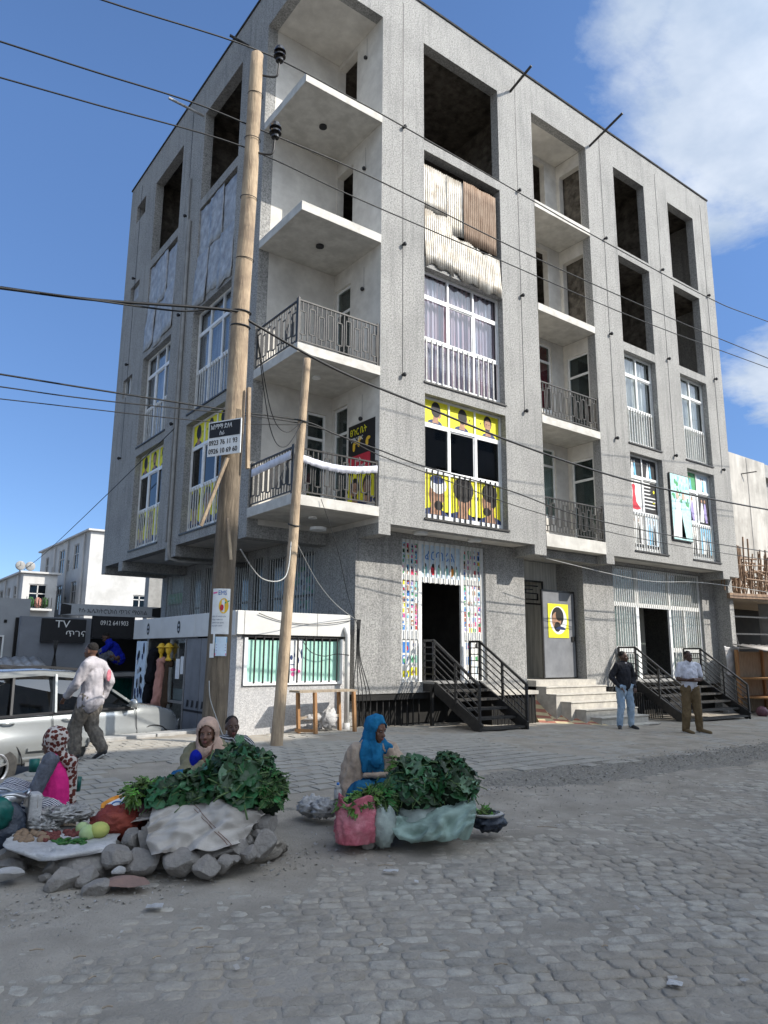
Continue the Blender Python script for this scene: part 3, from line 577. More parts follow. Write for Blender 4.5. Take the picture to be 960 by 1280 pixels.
# ---- print artwork
def head(m, u, z, s, n, style, face=2, hair=1, body=3, fl=1):
    # slots: 0 yellow 1 hair 2 skin 3 shirt 4 white
    m.mi = body; m.disc(u - .06 * s * fl, z - .62 * s, .42 * s, .22 * s, n - .001, 14, 0, pi)
    m.mi = face; m.quad(*[(u + x * s * fl, n - .002, z + y * s) for x, y in ((-.12, -.2), (.12, -.2), (.14, -.55), (-.2, -.55))])
    if style == 'back': m.mi = hair; m.disc(u, z + .04 * s, .26 * s, .34 * s, n - .004, 18); m.mi = face; m.disc(u + .2 * s * fl, z - .12 * s, .1 * s, .2 * s, n - .003, 12)
    elif style == 'front':
        m.mi = hair; m.disc(u, z + .05 * s, .25 * s, .33 * s, n - .003, 18); m.mi = face; m.disc(u, z - .06 * s, .2 * s, .28 * s, n - .004, 16)
        m.mi = hair; m.disc(u, z - .22 * s, .15 * s, .12 * s, n - .005, 12, pi, 2 * pi); m.disc(u - .08 * s, z - .02 * s, .035 * s, .018 * s, n - .005, 8); m.disc(u + .08 * s, z - .02 * s, .035 * s, .018 * s, n - .005, 8)
    elif style == 'curly':
        m.mi = face; m.disc(u + .02 * s, z - .14 * s, .2 * s, .27 * s, n - .003, 14); m.mi = hair
        for k in range(15): a = k * .42 - 1.1 + pi / 2 - 1.9; m.disc(u + .2 * s * cos(k * .45 - .2), z + .12 * s + .17 * s * sin(k * .45 - .2), .12 * s, .13 * s, n - .004 - k * .0001, 9)
        m.disc(u, z + .12 * s, .22 * s, .2 * s, n - .006, 14)
    elif style == 'grey':
        m.mi = face; m.disc(u, z - .1 * s, .22 * s, .3 * s, n - .003, 14); m.mi = 4; m.disc(u + .06 * s, z + .12 * s, .24 * s, .2 * s, n - .004, 14); m.mi = body; m.disc(u + .02 * s, z + .24 * s, .2 * s, .1 * s, n - .005, 12); m.mi = hair; m.disc(u + .06 * s, z - .34 * s, .13 * s, .11 * s, n - .005, 12)
    else:
        m.mi = face; m.disc(u + .03 * s * fl, z - .08 * s, .2 * s, .29 * s, n - .003, 16); m.mi = hair; m.disc(u - .02 * s * fl, z + .15 * s, .25 * s, .22 * s, n - .004, 16)
        m.disc(u - .13 * s * fl, z, .1 * s, .2 * s, n - .0045, 12); m.disc(u + .08 * s * fl, z - .3 * s, .13 * s, .1 * s, n - .005, 12)
    if style != 'grey':
        m.mi = 1; m.quad(*[(u + (.42 + x) * s * fl, n - .002, z + (-.1 + y) * s) for x, y in ((0, 0), (.04, .05), (.05, .12), (.0, .1), (-.03, .04))])
YSL = ['p_yellow', 'p_hair', 'p_skin', 'p_navy', 'p_white']
def figures(m, u0, u1, z0, z1, n, kinds, r):
    # soft blotchy wedding-style print: slots 0 bg,1.. colours
    w_, h_ = u1 - u0, z1 - z0; 
    for k in range(kinds): m.mi = 1 + r.randrange(4); cu_, cz_ = u0 + w_ * r.uniform(.1, .9), z0 + h_ * r.uniform(.1, .95); a = min(w_ * .22, cu_ - u0, u1 - cu_); m.disc(cu_, min(cz_, z1 - h_ * .1), max(.01, a), h_ * r.uniform(.04, .09), n - .001 - k * .00005, 9)
def couple(m, u, z0, h, n, dress, suit, sk, hr_, wide=1.):
    for du, c, wd in ((-.13 * h, dress, .2), (.09 * h, suit, .13)):
        m.mi = c; m.quad(*[(u + (du + x * h * wide), n - .003, z0 + y * h) for x, y in ((-wd, 0), (wd, 0), (.08, .62), (.05, .78), (-.05, .78), (-.08, .62))])
        m.mi = sk; m.disc(u + du, z0 + .87 * h, .05 * h, .075 * h, n - .004, 12); m.mi = hr_; m.disc(u + du, z0 + .93 * h, .055 * h, .045 * h, n - .005, 12, 0, pi)
# ---- windows
def window(F, u0, u1, z0, z1, cols, kind, label, mir=1):
    n0 = .17; h = z1 - z0; r1 = z1 - .225 * h; r2 = z1 - .605 * h; fw = .045
    f = MB(F); f.box(u0, n0, z0, u0 + fw, n0 + .06, z1); f.box(u1 - fw, n0, z0, u1, n0 + .06, z1); f.box(u0 + fw, n0, z1 - fw, u1 - fw, n0 + .06, z1); f.box(u0 + fw, n0, z0, u1 - fw, n0 + .06, z0 + .14)
    f.box(u0 + fw, n0 - .01, r1 - .035, u1 - fw, n0 + .05, r1 + .035); f.box(u0 + fw, n0 - .01, r2 - .035, u1 - fw, n0 + .05, r2 + .035)
    us = [u0 + fw + (u1 - u0 - 2 * fw) * i / cols for i in range(cols + 1)]
    for a in us[1:-1]: f.box(a - .022, n0 - .004, z0 + .14, a + .022, n0 + .056, z1 - fw)
    o = f.build('window', 'white_frame', BL, label=label)
    for i in range(cols):
        a, b = us[i] + .022, us[i + 1] - .022
        for (c, d, tp) in ((r1 + .035, z1 - fw, 0), (r2 + .035, r1 - .035, 1), (z0 + .14, r2 - .035, 2)):
            p = MB(F); p.box(a, n0 + .03, c, b, n0 + .036, d)
            p.build('pane', 'dark_glass' if kind in ('yellow', 'yellow2') and tp == 1 else 'pane_glass', o)
            if tp == 1:                                              # sliding sash
                s_ = MB(F); e = .012 if i % 2 else -.008; s_.box(a, n0 + e, c, a + .03, n0 + .028 + e, d); s_.box(b - .03, n0 + e, c, b, n0 + .028 + e, d); s_.box(a + .03, n0 + e, c, b - .03, n0 + .028 + e, c + .03); s_.box(a + .03, n0 + e, d - .03, b - .03, n0 + .028 + e, d); s_.build('sash', 'white_frame', o)
            q = None
            if kind in ('yellow', 'yellow2') and tp != 1:
                q = MB(F); n = n0 + .022; q.box(a, n, c if tp == 0 else c + .1, b, n + .004, d)
                st = (('back', 'back', 'front') if tp == 0 else ('grey', 'curly', 'side'))[i % 3] if kind == 'yellow' else (('curly', 'front', 'back') if tp == 0 else ('side', 'front', 'curly'))[i % 3]
                head(q, (a + b) / 2 + .03, (c + d) / 2 + (.06 if tp == 0 else .1), (d - c) * .98 if tp == 0 else (b - a) * 1.3, n, st, fl=1 if i < 2 else -1)
                q.build('poster', YSL, o)
            elif kind == 'bride':
                q = MB(F); n = n0 + .022; q.mi = 0
                if tp == 0: q.mi = 1; q.box(a, n, c, b, n + .004, d); couple(q, (a + b) / 2, c, (d - c) * .9, n, 0, 3, 0, 1)
                elif tp == 1 and i == 0:
                    q.box(a, n, c, b, n + .004, d); q.mi = 2; u_ = (a + b) / 2 - .05; H = d - c
                    q.quad(*[(u_ + x, n - .002, c + y * H) for x, y in ((-.2, .16), (-.08, .3), (-.05, .6), (-.08, .78), (-.03, .82), (.03, .82), (.08, .78), (.05, .6), (.1, .3), (.3, .12), (.1, .07), (-.1, .09))]); q.mi = 4; q.disc(u_, c + .88 * H, .035, .05, n - .002)
                elif tp == 1:
                    q.mi = 1; q.box(a, n, c, b, n + .004, d); q.mi = 0
                    for k in range(8): zz = d - .1 - k * (d - c - .16) / 8; q.quad((a + .05, n - .002, zz), (b - .1 - .1 * R.random() - (.2 if k < 4 else 0), n - .002, zz), (b - .12 - (.2 if k < 4 else 0), n - .002, zz + .035), (a + .05, n - .002, zz + .035))
                    q.mi = 5; q.disc(b - .17, d - .3, .04, .05, n - .002); q.disc(b - .2, d - .62, .05, .03, n - .002)
                else:
                    q.mi = 0 if i == 0 else 6; q.box(a, n, c + .1, b, n + .004, d); couple(q, (a + b) / 2, c + .12, (d - c) * .8, n, 3 if i else 0, 1, 4, 1)
                q.build('poster', ['p_white', 'p_black', 'p_red', 'p_sky', 'p_skin', 'p_yellow', 'p_paleblue'], o)
            elif kind == 'green':
                q = MB(F); n = n0 + .022; q.mi = {(0, 0): 0, (0, 1): 1, (1, 0): 2, (1, 1): 3, (2, 0): 2, (2, 1): 4}[(tp, i)]; q.box(a, n, c if tp < 2 else c + .1, b, n + .004, d)
                if tp == 0: couple(q, (a + b) / 2, c, (d - c) * .85, n, 2, 4, 5, 3)
                else: couple(q, (a + b) / 2, c + .1, (d - c) * .78, n, 2 if i or tp == 2 else 6, 3 if tp == 2 else 6, 5, 3)
                q.build('poster', ['p_green', 'p_paleblue', 'p_white', 'p_black', 'p_sky', 'p_skin', 'p_lilac'], o)
    if kind.startswith('curtain'):
        cm = {'curtain': 'curtain_grey', 'curtain_rose': 'curtain_rose', 'curtain_pale': 'curtain_white'}[kind]; q = MB(F); K = int((u1 - u0) / .03)
        for k in range(K):
            a, b = u0 + (u1 - u0) * k / K, u0 + (u1 - u0) * (k + 1) / K; fa, fb = n0 + .16 + .03 * sin(a * 40) + .015 * sin(a * 93), n0 + .16 + .03 * sin(b * 40) + .015 * sin(b * 93)
            q.quad((a, fa, z0), (b, fb, z0), (b, fb, z1), (a, fa, z1))
        q.build('curtain', cm, o, smooth=True)
    elif kind in ('yellow', 'yellow2'):
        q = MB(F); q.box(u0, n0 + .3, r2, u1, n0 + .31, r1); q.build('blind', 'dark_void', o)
    gr = MB(F); per = 5 if cols == 3 else 6
    for i in range(cols):
        for k in range(per - (1 if cols == 3 else 0)):
            u = us[i] + (us[i + 1] - us[i]) * (k + .8) / per; gr.box(u - .011, n0 - .035, z0 + .02, u + .011, n0 - .012, r2 + .03)
    gr.box(u0, n0 - .03, z0 + .02, u1, n0 - .014, z0 + .05); gr.build('window_guard', 'rail_metal' if kind == 'yellow' else 'white_bar', o)
    sl = MB(F); sl.box(u0 - .03, -.03, z0 - .035, u1 + .03, n0, z0 + .004); sl.build('sill', 'rail_metal', o)
window(IDF, *RT_W[0], *LV[3], 3, 'curtain_rose', 'white framed window with rosy curtains on the sunny side')
window(IDF, *RT_W[0], *LV[2], 3, 'yellow', 'window with yellow hairdresser posters of men above and below dark panes')
window(IDF, *RT_W[1], *LV[3], 2, 'curtain_pale', 'narrow window with pale curtains')
window(IDF, *RT_W[2], *LV[3], 2, 'curtain_pale', 'narrow window with pale curtains nearest the end of the facade')
window(IDF, *RT_W[1], *LV[2], 2, 'bride', 'narrow window covered with bridal prints and a red dress')
window(IDF, *RT_W[2], *LV[2], 2, 'green', 'narrow window covered with green and blue wedding prints')
for (a, b) in LF_W: window(LEFT, a, b, *LV[3], 3, 'curtain', 'white framed window on the shaded side')
window(LEFT, *LF_W[0], *LV[2], 3, 'yellow2', 'window with yellow posters on the shaded side')
window(LEFT, *LF_W[1], *LV[2], 3, 'yellow2', 'window with yellow posters at the far end of the shaded side')
for z in (9.5, 12.7):
    m_ = MB(LEFT); m_.box(10.22, .1, z + .02, 11.04, .13, z + .6); m_.build('small_window', 'pane_glass' if z < 10 else 'foil_sheet', BL)
for z in (9.5,): m_ = MB(LEFT); m_.box(10.2, .08, z, 10.25, .14, z + .62); m_.box(11.01, .08, z, 11.06, .14, z + .62); m_.box(10.6, .08, z, 10.64, .14, z + .62); m_.build('window_frame', 'white_frame', BL)
# banner between the bridal windows
m_ = MB(IDF); m_.box(12.5, -.05, 4.93, 13.52, -.005, 6.92); m_.build('banner_board', 'rail_metal', BL)
m_ = MB(IDF); m_.box(12.53, -.055, 4.96, 13.49, -.051, 6.9); rr = random.Random(5)
for k in range(46): m_.mi = 1 + rr.randrange(3); a, c = rr.uniform(12.62, 13.4), rr.uniform(5.9, 6.8); m_.disc(a, c, rr.uniform(.03, .09), rr.uniform(.03, .1), -.0555 - k * .00004, 8)
couple(m_, 13.02, 5.0, 1.45, -.057, 4, 0, 5, 6, 1.15)
m_.build('banner_print', ['p_aqua', 'p_teal', 'p_green', 'p_paleblue', 'p_white', 'p_skin_pale', 'p_grey'], BL)
# corrugated sheets and foil closing the fourth floor openings
def sheet(F, u0, u1, z0, z1, n, matn, name, pitch=.064, amp=.017, lean=0., rag=0., r=R, seed=0):
    m = MB(F); K = int((u1 - u0) / pitch * 4); vs = []; rows = 6
    for j in range(rows + 1):
        for i in range(K + 1):
            u = u0 + (u1 - u0) * i / K; t = j / rows; z = z0 + (z1 - z0) * t
            if j == 0: z -= rag * (.5 + noise.noise(Vector((u * 3, seed, 0))))
            if j == rows: z += rag * .4 * noise.noise(Vector((u * 4, seed, 9)))
            nn = n - lean * (1 - t) + amp * sin(2 * pi * u / pitch) + .02 * noise.noise(Vector((u * 2, z * 2, seed)))
            vs.append((u, nn, z))
    m.add(vs, [(j * (K + 1) + i, j * (K + 1) + i + 1, (j + 1) * (K + 1) + i + 1, (j + 1) * (K + 1) + i) for j in range(rows) for i in range(K)])
    return m.build(name, matn, BL, smooth=True, solid=.003)
a, b = RT_W[0]; z0, z1 = LV[4]
sheet(IDF, a + .0, a + .80, 11.88, 12.98, .10, 'tin_sheet', 'corrugated_sheet', seed=1, rag=.14); sheet(IDF, a + .79, a + 1.32, 11.50, 12.97, .09, 'tin_sheet', 'corrugated_sheet', seed=6, rag=.1)
sheet(IDF, a + 1.30, b - .12, 11.42, 13.02, .06, 'tin_rust', 'corrugated_sheet', seed=2, rag=.06)
sheet(IDF, a + .02, a + .86, 10.42, 11.76, .03, 'tin_sheet', 'corrugated_sheet', seed=3, rag=.2, lean=.06); sheet(IDF, a + .85, a + 1.7, 10.40, 11.36, .02, 'tin_sheet', 'corrugated_sheet', seed=7, rag=.2, lean=.06); sheet(IDF, a + 1.68, b - .05, 10.36, 11.30, .025, 'tin_sheet', 'corrugated_sheet', seed=8, rag=.22, lean=.06)
for k, (a, b) in enumerate(LF_W):
    for i in range(3):
        for j in range(2):
            u0_, u1_ = a + (b - a) * i / 3, a + (b - a) * (i + 1) / 3 + .04; zz0 = LV[4][0] - .12 + 1.35 * j + .12 * ((i + k) % 2); zz1 = min(zz0 + 1.42 + .1 * (i % 2), LV[4][1] - .05 - .1 * (i == 0))
            sheet(LEFT, u0_, u1_, zz0, zz1, .02 + .02 * ((i + j) % 2), 'foil_sheet', 'foil_sheet', pitch=.4, amp=.006, rag=.12, seed=i + 5 * j + 11 * k, lean=.05 * (1 - j))
# balcony railings
def railing(F, u0, u1, z, name, n=0.05, H=.93, par=BL):
    m = MB(F); q = .019; L = u1 - u0
    m.box(u0, n - .018, z + H - .03, u1, n + .018, z + H); m.box(u0, n - .012, z + .06, u1, n + .012, z + .085)
    for u in (u0 + .015, u1 - .015): m.box(u - .02, n - .02, z, u + .02, n + .02, z + H + .04)
    K = max(3, round(L / .225)); p = L / K
    for k in range(K):
        c = u0 + p * (k + .5); w_ = p * .27; up = k % 2
        a, b = (z + .085, z + .70) if not up else (z + .24, z + H - .03)
        lo_, hi_ = (z + .2, z + .70) if not up else (z + .24, z + .80)
        for x in (c - w_, c + w_): m.box(x - q / 2, n - q / 2, lo_, x + q / 2, n + q / 2, hi_)
        m.box(c - w_, n - q / 2, lo_, c + w_, n + q / 2, lo_ + q); m.box(c - w_, n - q / 2, hi_ - q, c + w_, n + q / 2, hi_)
        m.box(c - q / 2, n - q / 2, z + .085, c + q / 2, n + q / 2, lo_); m.box(c - q / 2, n - q / 2, hi_, c + q / 2, n + q / 2, z + H - .03)
        x = u0 + p * (k + 1)
        if k < K - 1: m.box(x - q / 2, n - q / 2, z + .085, x + q / 2, n + q / 2, z + H - .03)
    return m.build(name, 'rail_metal', par)
for z in (7.54, 4.54):
    railing(IDF, .03, 1.98, z, 'balcony_railing'); railing(LEFT, .09, 1.80, z, 'balcony_railing'); railing(IDF, 7.06, 9.37, z, 'balcony_railing')
# balcony doors and things seen in the recesses
def door(F, u0, u1, z0, z1, n, split=.25, curtain='dark_void', fm='white_frame'):
    f = MB(F)
    for a, b in ((u0, u0 + .05), (u1 - .05, u1)): f.box(a, n, z0, b, n + .05, z1)
    zt = z1 - (z1 - z0) * split; f.box(u0 + .05, n, z1 - .05, u1 - .05, n + .05, z1); f.box(u0 + .05, n - .004, zt - .03, u1 - .05, n + .046, zt + .03); f.box(u0 + .05, n, z0, u1 - .05, n + .05, z0 + .1)
    o = f.build('balcony_door', fm, BL)
    for c, d in ((zt + .03, z1 - .05), (z0 + .1, zt - .03)): p = MB(F); p.box(u0 + .05, n + .02, c, u1 - .05, n + .026, d); p.build('pane', 'shop_glass', o)
    q = MB(F); q.box(u0, n + .12, z0, u1, n + .14, z1); q.build('curtain', curtain, o)
LN = frame((0, 0, 0), (0, 1, 0), (1, 0, 0))
door(LN, 1.16, 1.8, 7.56, 9.95, 2.06, curtain='room_wall'); door(LN, 1.2, 1.78, 4.56, 7.05, 2.06, curtain='room_wall'); door(IDF, 1.36, 1.86, 4.56, 6.92, 1.88, curtain='room_wall')
for z0, z1, c1 in ((7.54, 10.38, 'curtain_red'), (4.54, 7.34, 'curtain_white')):
    door(IDF, 7.85, 8.86, z0 + .7, z1 - .15, 1.16, curtain=c1); door(LN, .27, 1.0, z0 + .02, z1 - .42, 9.43, curtain='room_wall')
# black and yellow poster on the corner balcony wall
m_ = MB(frame((2.003, 0, 0), (0, 1, 0), (1, 0, 0))); m_.mi = 1; m_.box(.14, -.012, 4.7, 1.12, -.004, 6.48); m_.mi = 0; m_.box(.15, -.016, 4.72, 1.11, -.013, 5.42); m_.mi = 5; m_.box(.3, -.018, 5.42, 1.1, -.013, 5.78)
for u_, st in ((.85, 'front'), (.4, 'front')): head(m_, u_, 5.05, .62, -.018, st)
m_.mi = 6; 
for u_, z_ in ((.9, 5.98), (.72, 6.05), (.42, 6.0)): m_.disc(u_, z_, .05, .1, -.018); m_.disc(u_ - .05, z_ + .08, .07, .04, -.019)
o = m_.build('poster', YSL + ['p_red', 'p_gold'], BL, label='black and yellow hair salon poster on the corner balcony wall')
RTX = frame((2.003, 0, 0), (0, -1, 0), (1, 0, 0))
text('poster_text', 'ፀጉር ቤት', RTX, -1.05, 6.24, .2, -.02, 'p_yellow', o, sx=.9); text('poster_text', 'ያማረ ፀጉር', RTX, -1.0, 6.10, .12, -.02, 'p_white', o, sx=.9)
text('poster_text', 'ሴት', RTX, -.8, 5.63, .12, -.02, 'p_white', o); text('poster_text', 'ፀጉርዎን ለማሳመር', RTX, -1.06, 5.47, .11, -.02, 'p_white', o, sx=.8)
# white cloth strip hung along the corner balcony
m_ = MB(); vs = []
for i in range(61):
    t = i / 60; x = .06 + 1.9 * t; y = .02; sg = -.10 * sin(pi * t) * 1.2 + .05 * t
    for k in range(2): vs.append((x, y - .02 - .005 * sin(i * .9), 4.54 + .80 + sg + (0.0 if k else -.15 - .03 * noise.noise(Vector((i * .5, 0, 0))))))
m_.add(vs, [(2 * i, 2 * i + 2, 2 * i + 3, 2 * i + 1) for i in range(60)])
tag(m_.build('cloth_strip', 'f_white', smooth=True, solid=.003), 'long white frilled cloth strip tied along the corner balcony railing', 'cloth')
m_ = MB(); vs = []
for i in range(31):
    t = i / 30; y = .1 + 1.6 * t
    for k in range(2): vs.append((-.0 - .006 * sin(i * .9), y, 4.54 + .84 - .05 * t + (0 if k else -.16)))
m_.add(vs, [(2 * i, 2 * i + 2, 2 * i + 3, 2 * i + 1) for i in range(30)])
tag(m_.build('cloth_strip', 'f_white', smooth=True, solid=.003), 'white cloth strip on the shaded return of the corner balcony railing', 'cloth')

# ---- ground floor shop one
def bars(F, us, z0, z1, n, matn, name='grille_bar', par=BL, r=.011):
    for u in us: m = MB(F); m.box(u - r, n - r, z0, u + r, n + r, z1); m.build(name, matn, par)
sf = MB(IDF); n = .80
for a, b in ((3.16, 3.23), (3.70, 3.79), (4.97, 5.06), (5.62, 5.69)): sf.box(a, n, 1.05, b, n + .06, 4.12)
for a, b, c, d in ((3.23, 3.70, 1.05, 1.12), (5.06, 5.62, 1.05, 1.12), (3.23, 3.70, 1.95, 2.13), (5.06, 5.62, 1.95, 2.13), (3.79, 4.97, 3.20, 3.32), (3.23, 3.70, 3.22, 3.34), (5.06, 5.62, 3.22, 3.34), (3.23, 3.7, 4.05, 4.12), (3.79, 4.97, 4.05, 4.12), (5.06, 5.62, 4.05, 4.12)): sf.box(a, n + .002, c, b, n + .058, d)
so = sf.build('shopfront', 'white_frame', BL, label='shopfront covered in small colourful photo prints')
pc = ['p_white', 'p_black', 'p_red', 'p_blue', 'p_sky', 'p_green', 'p_pink', 'p_yellow', 'p_paleblue', 'p_skin', 'p_lilac', 'p_teal', 'p_navy', 'p_orange', 'p_mint']
rr = random.Random(12)
for a, b, c, d in ((3.23, 3.70, 2.13, 3.22), (3.23, 3.70, 3.34, 4.05), (5.06, 5.62, 2.13, 3.22), (5.06, 5.62, 3.34, 4.05), (3.23, 3.70, 1.12, 1.95), (5.06, 5.62, 1.12, 1.95), (3.79, 4.97, 3.32, 4.05)):
    m_ = MB(IDF); m_.mi = 8 if b - a > 1 else 0; m_.box(a, n + .03, c, b, n + .034, d)
    if b - a > 1:
        for k, (du, col) in enumerate(((.12, 11), (.36, 2), (.55, 14), (.75, 11), (.92, 13), (1.05, 14))): m_.mi = col; m_.disc(a + du, c + .17, .07, .12, n + .029); m_.mi = 1; m_.disc(a + du, c + .27, .04, .045, n + .028)
    else:
        lo_ = c < 1.5
        s_ = .21 if lo_ else .115; nu = int((b - a) / s_); nz = int((d - c) / s_)
        for i in range(nu):
            for j in range(nz):
                x, zz = a + (i + .5 + rr.uniform(-.12, .12)) * (b - a) / nu, c + (j + .5 + rr.uniform(-.15, .15)) * (d - c) / nz; h2 = rr.uniform(.7, 1.25); m_.mi = rr.choice((0, 2, 3, 4, 5, 6, 7, 8, 9, 10, 11, 4, 8, 0)) if not lo_ else rr.choice((0, 8, 0, 14, 7, 3)); e = s_ * .44
                kk_ = n + .0294 - .0001 * ((i + j * 2) % 5); m_.quad((x - e, kk_, zz - e * h2), (x + e, kk_, zz - e * h2), (x + e, kk_, zz + e * h2), (x - e, kk_, zz + e * h2))
                m_.mi = rr.choice((1, 2, 12, 3, 9, 6, 5, 0)); m_.disc(x + rr.uniform(-.02, .02), zz - e * .2, e * .5, e * .65, n + .028, 9); m_.mi = rr.choice((9, 0, 1)); m_.disc(x, zz + e * .45, e * .25, e * .3, n + .0275, 7)
    m_.build('print_panel', pc, so)
text('shop_lettering', 'ፊርጣሪል', frame((0, 0, 0), (1, 0, 0), (0, 1, 0)), 3.9, 3.72, .27, n + .026, 'p_blue', so, sx=1.0)
bars(IDF, [3.2 + .115 * i for i in range(5)] + [5.10 + .115 * i for i in range(5)], 1.06, 4.11, .765, 'white_bar', par=so)
bars(IDF, [3.84 + .155 * i for i in range(8)], 3.18, 4.11, .765, 'white_bar', par=so)
m_ = MB(IDF); m_.box(3.8, 2.6, 1.06, 4.4, 3.1, 1.75); m_.mi = 1; m_.box(3.9, 2.58, 1.5, 4.25, 2.6, 1.85); m_.build('shop_counter', ['black_metal', 'p_lilac'], BL)
# black plinth with basement grille
pl = MB(IDF); pl.box(1.96, .98, -.3, 16.15, 1.05, .83); pl.box(1.96, .74, .70, 7.0, .97, .829); pl.box(9.32, .74, .70, 10.6, .97, .829)
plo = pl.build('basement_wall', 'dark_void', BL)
bars(IDF, [2.1 + .16 * i for i in range(11)] + [5.3 + .16 * i for i in range(9)] , .06, .70, .80, 'black_metal', 'basement_bar', plo, .012)
# ---- metal stairs (things of their own)
def stairs(label, x0, x1, ztop, gzv, ylanding, yend, steps, land_x1=None):
    t = T('metal_stairs', label, 'stairs'); y0 = .72
    s_ = MB(); s_.box(x0, ylanding, ztop - .06, land_x1 or x1, y0 - .004, ztop - .01); s_.build('landing', 'concrete' if land_x1 is None else 'stone_step', t)
    for x in (x0 + .03, x1 - .03):
        m = MB(); m.beam((x, ylanding + .02, ztop - .12), (x, yend, gzv + .08), .05, .22); m.beam((x, ylanding, ztop - .12), (x, y0 - .01, ztop - .12), .05, .2); m.beam((x, ylanding + .1, ztop - .1), (x, ylanding + .1, gzv - .05), .06, .06); m.build('stringer', 'black_metal', t)
    for k in range(steps):
        u = (k + 1) / (steps + .6); y = ylanding + (yend - ylanding) * u; z = ztop + (gzv - ztop) * u
        m = MB(); m.box(x0 + .06, y - .14, z - .045, x1 - .06, y + .14, z); m.build('tread', 'rail_metal', t)
    for x in (x0, x1):
        H = .84; m = MB(); A = Vector((x, y0 - .05, ztop + H)); B = Vector((x, ylanding, ztop + H)); Cc = Vector((x, yend, gzv + H + .08))
        m.beam(A, B, .045, .045); m.beam(B, Cc, .045, .045)
        for P_ in (A, B, (B + Cc) / 2, Cc): m.beam(P_, (P_.x, P_.y, P_.z - H - (0 if P_ != Cc else .1)), .045, .045)
        m.build('handrail', 'black_metal', t)
        for k in range(1, 6):
            d = Vector((0, 0, -H * k / 6)); m = MB(); m.beam(A + d, B + d, .02, .02); m.beam(B + d, Cc + d, .02, .02); m.build('rail_bar', 'black_metal', t)
    return t
stairs('black metal steps with railings up to the photo shop door', 3.74, 5.09, 1.08, gz(4.4, -1) - .02, .35, -1.0, 5)
m_ = MB(); m_.box(5.15, .02, .76, 6.62, .7, .84); tb = tag(m_.build('landing_box', 'stone_step'), 'low platform on a black grille box beside the photo shop steps', 'platform')
m_ = MB(); m_.box(5.18, .1, .1, 6.58, .68, .76); m_.build('box_body', 'dark_void', tb); bars(IDF, [5.2 + .11 * i for i in range(13)], .1, .76, .05, 'black_metal', 'box_bar', tb, .01)
# stone entry steps with chequered ramp
es = T('entry_steps', 'pale stone entry steps with a red and cream chequered ramp', 'steps', (0, 0, 0)); ns = 6; zt = 1.04; zb = gz(8, -1)
for k in range(ns):
    z1_ = zt - (zt - zb) * k / ns; y_ = .45 - .29 * k; xr = 9.28 if k == 0 else min(9.6, 9.3)
    m_ = MB(); x0_ = 7.04 if k < 2 else 7.04 + .16 * (k - 1); m_.box(x0_, y_ - .29, -.2, 9.31 if y_ < .72 else 9.28, y_ + .02, z1_ - (zt - zb) / ns); m_.box(x0_ - .01, y_ - .31, z1_ - (zt - zb) / ns, 9.32, y_ + .0, z1_ - (zt - zb) / ns + .03); m_.build('step', 'stone_step', es, bevel=.008)
m_ = MB()
for i in range(9):
    for j in range(4):
        def rp(a, b):
            p = Vector((7.02, .68, .82)).lerp(Vector((7.42, .2, .66)), b / 4); q = Vector((6.72, .12, .11)).lerp(Vector((7.62, -1.2, .085)), b / 4); t = a / 9; c_ = p.lerp(q, t); x, y, z = c_.x, c_.y, c_.z - .10 * sin(pi * t); return (x, y, z + .01)
        m_.mi = (i + j) % 2; m_.quad(rp(i, j), rp(i, j + 1), rp(i + 1, j + 1), rp(i + 1, j))
m_.mi = 1; 
for i in range(9):
    a, b = rp(i, 0), rp(i + 1, 0); m_.quad(a, b, (b[0], b[1], 0), (a[0], a[1], 0)); a, b = rp(i, 4), rp(i + 1, 4); m_.quad(a, b, (b[0], b[1], 0), (a[0], a[1], 0))
m_.build('ramp', ['checker_red', 'checker_cream'], es)
# entry gate leaf, transom grill, poster
m_ = MB(); m_.box(7.98, .98, 1.08, 9.2, 1.02, 3.25); gt = tag(m_.build('metal_gate', 'grey_door'), 'open grey sheet metal gate leaf with a yellow poster in the entry', 'gate')
m_ = MB(); m_.box(7.94, .975, 1.06, 7.98, 1.03, 3.3); m_.box(9.2, .975, 1.06, 9.24, 1.03, 3.3); m_.box(7.98, .975, 3.25, 9.2, 1.03, 3.3); m_.box(9.05, .95, 2.0, 9.2, .975, 2.12); m_.build('gate_frame', 'black_metal', gt)
m_ = MB(IDF); m_.box(8.15, .968, 2.08, 8.95, .974, 2.95); m_.mi = 4; m_.disc(8.55, 2.53, .33, .36, .966, 24); m_.mi = 1; m_.disc(8.52, 2.62, .24, .25, .965, 18); m_.mi = 2; m_.disc(8.47, 2.52, .18, .22, .964, 18); m_.mi = 1; m_.disc(8.5, 2.36, .13, .13, .963, 14); m_.mi = 1; m_.disc(8.58, 2.66, .14, .15, .9625, 14); m_.mi = 3; m_.disc(8.62, 2.28, .2, .09, .962, 12, 0, pi)
m_.build('poster', YSL, gt)
tr = MB(IDF); X_, Z_ = 7.52, 2.95
for a, b, c, d in ((0, 1.15, 0, .04), (0, 1.15, .6, .64), (0, .04, 0, .64), (1.11, 1.15, 0, .64), (.2, .95, .12, .15), (.2, .95, .48, .51), (.2, .23, .12, .51), (.92, .95, .12, .3), (.45, .92, .28, .31), (.45, .48, .28, .4), (.45, .75, .38, .41)): tr.box(X_ + a, 1.55, Z_ + c, X_ + b, 1.58, Z_ + d)
tr.build('transom_grille', 'black_metal', BL)
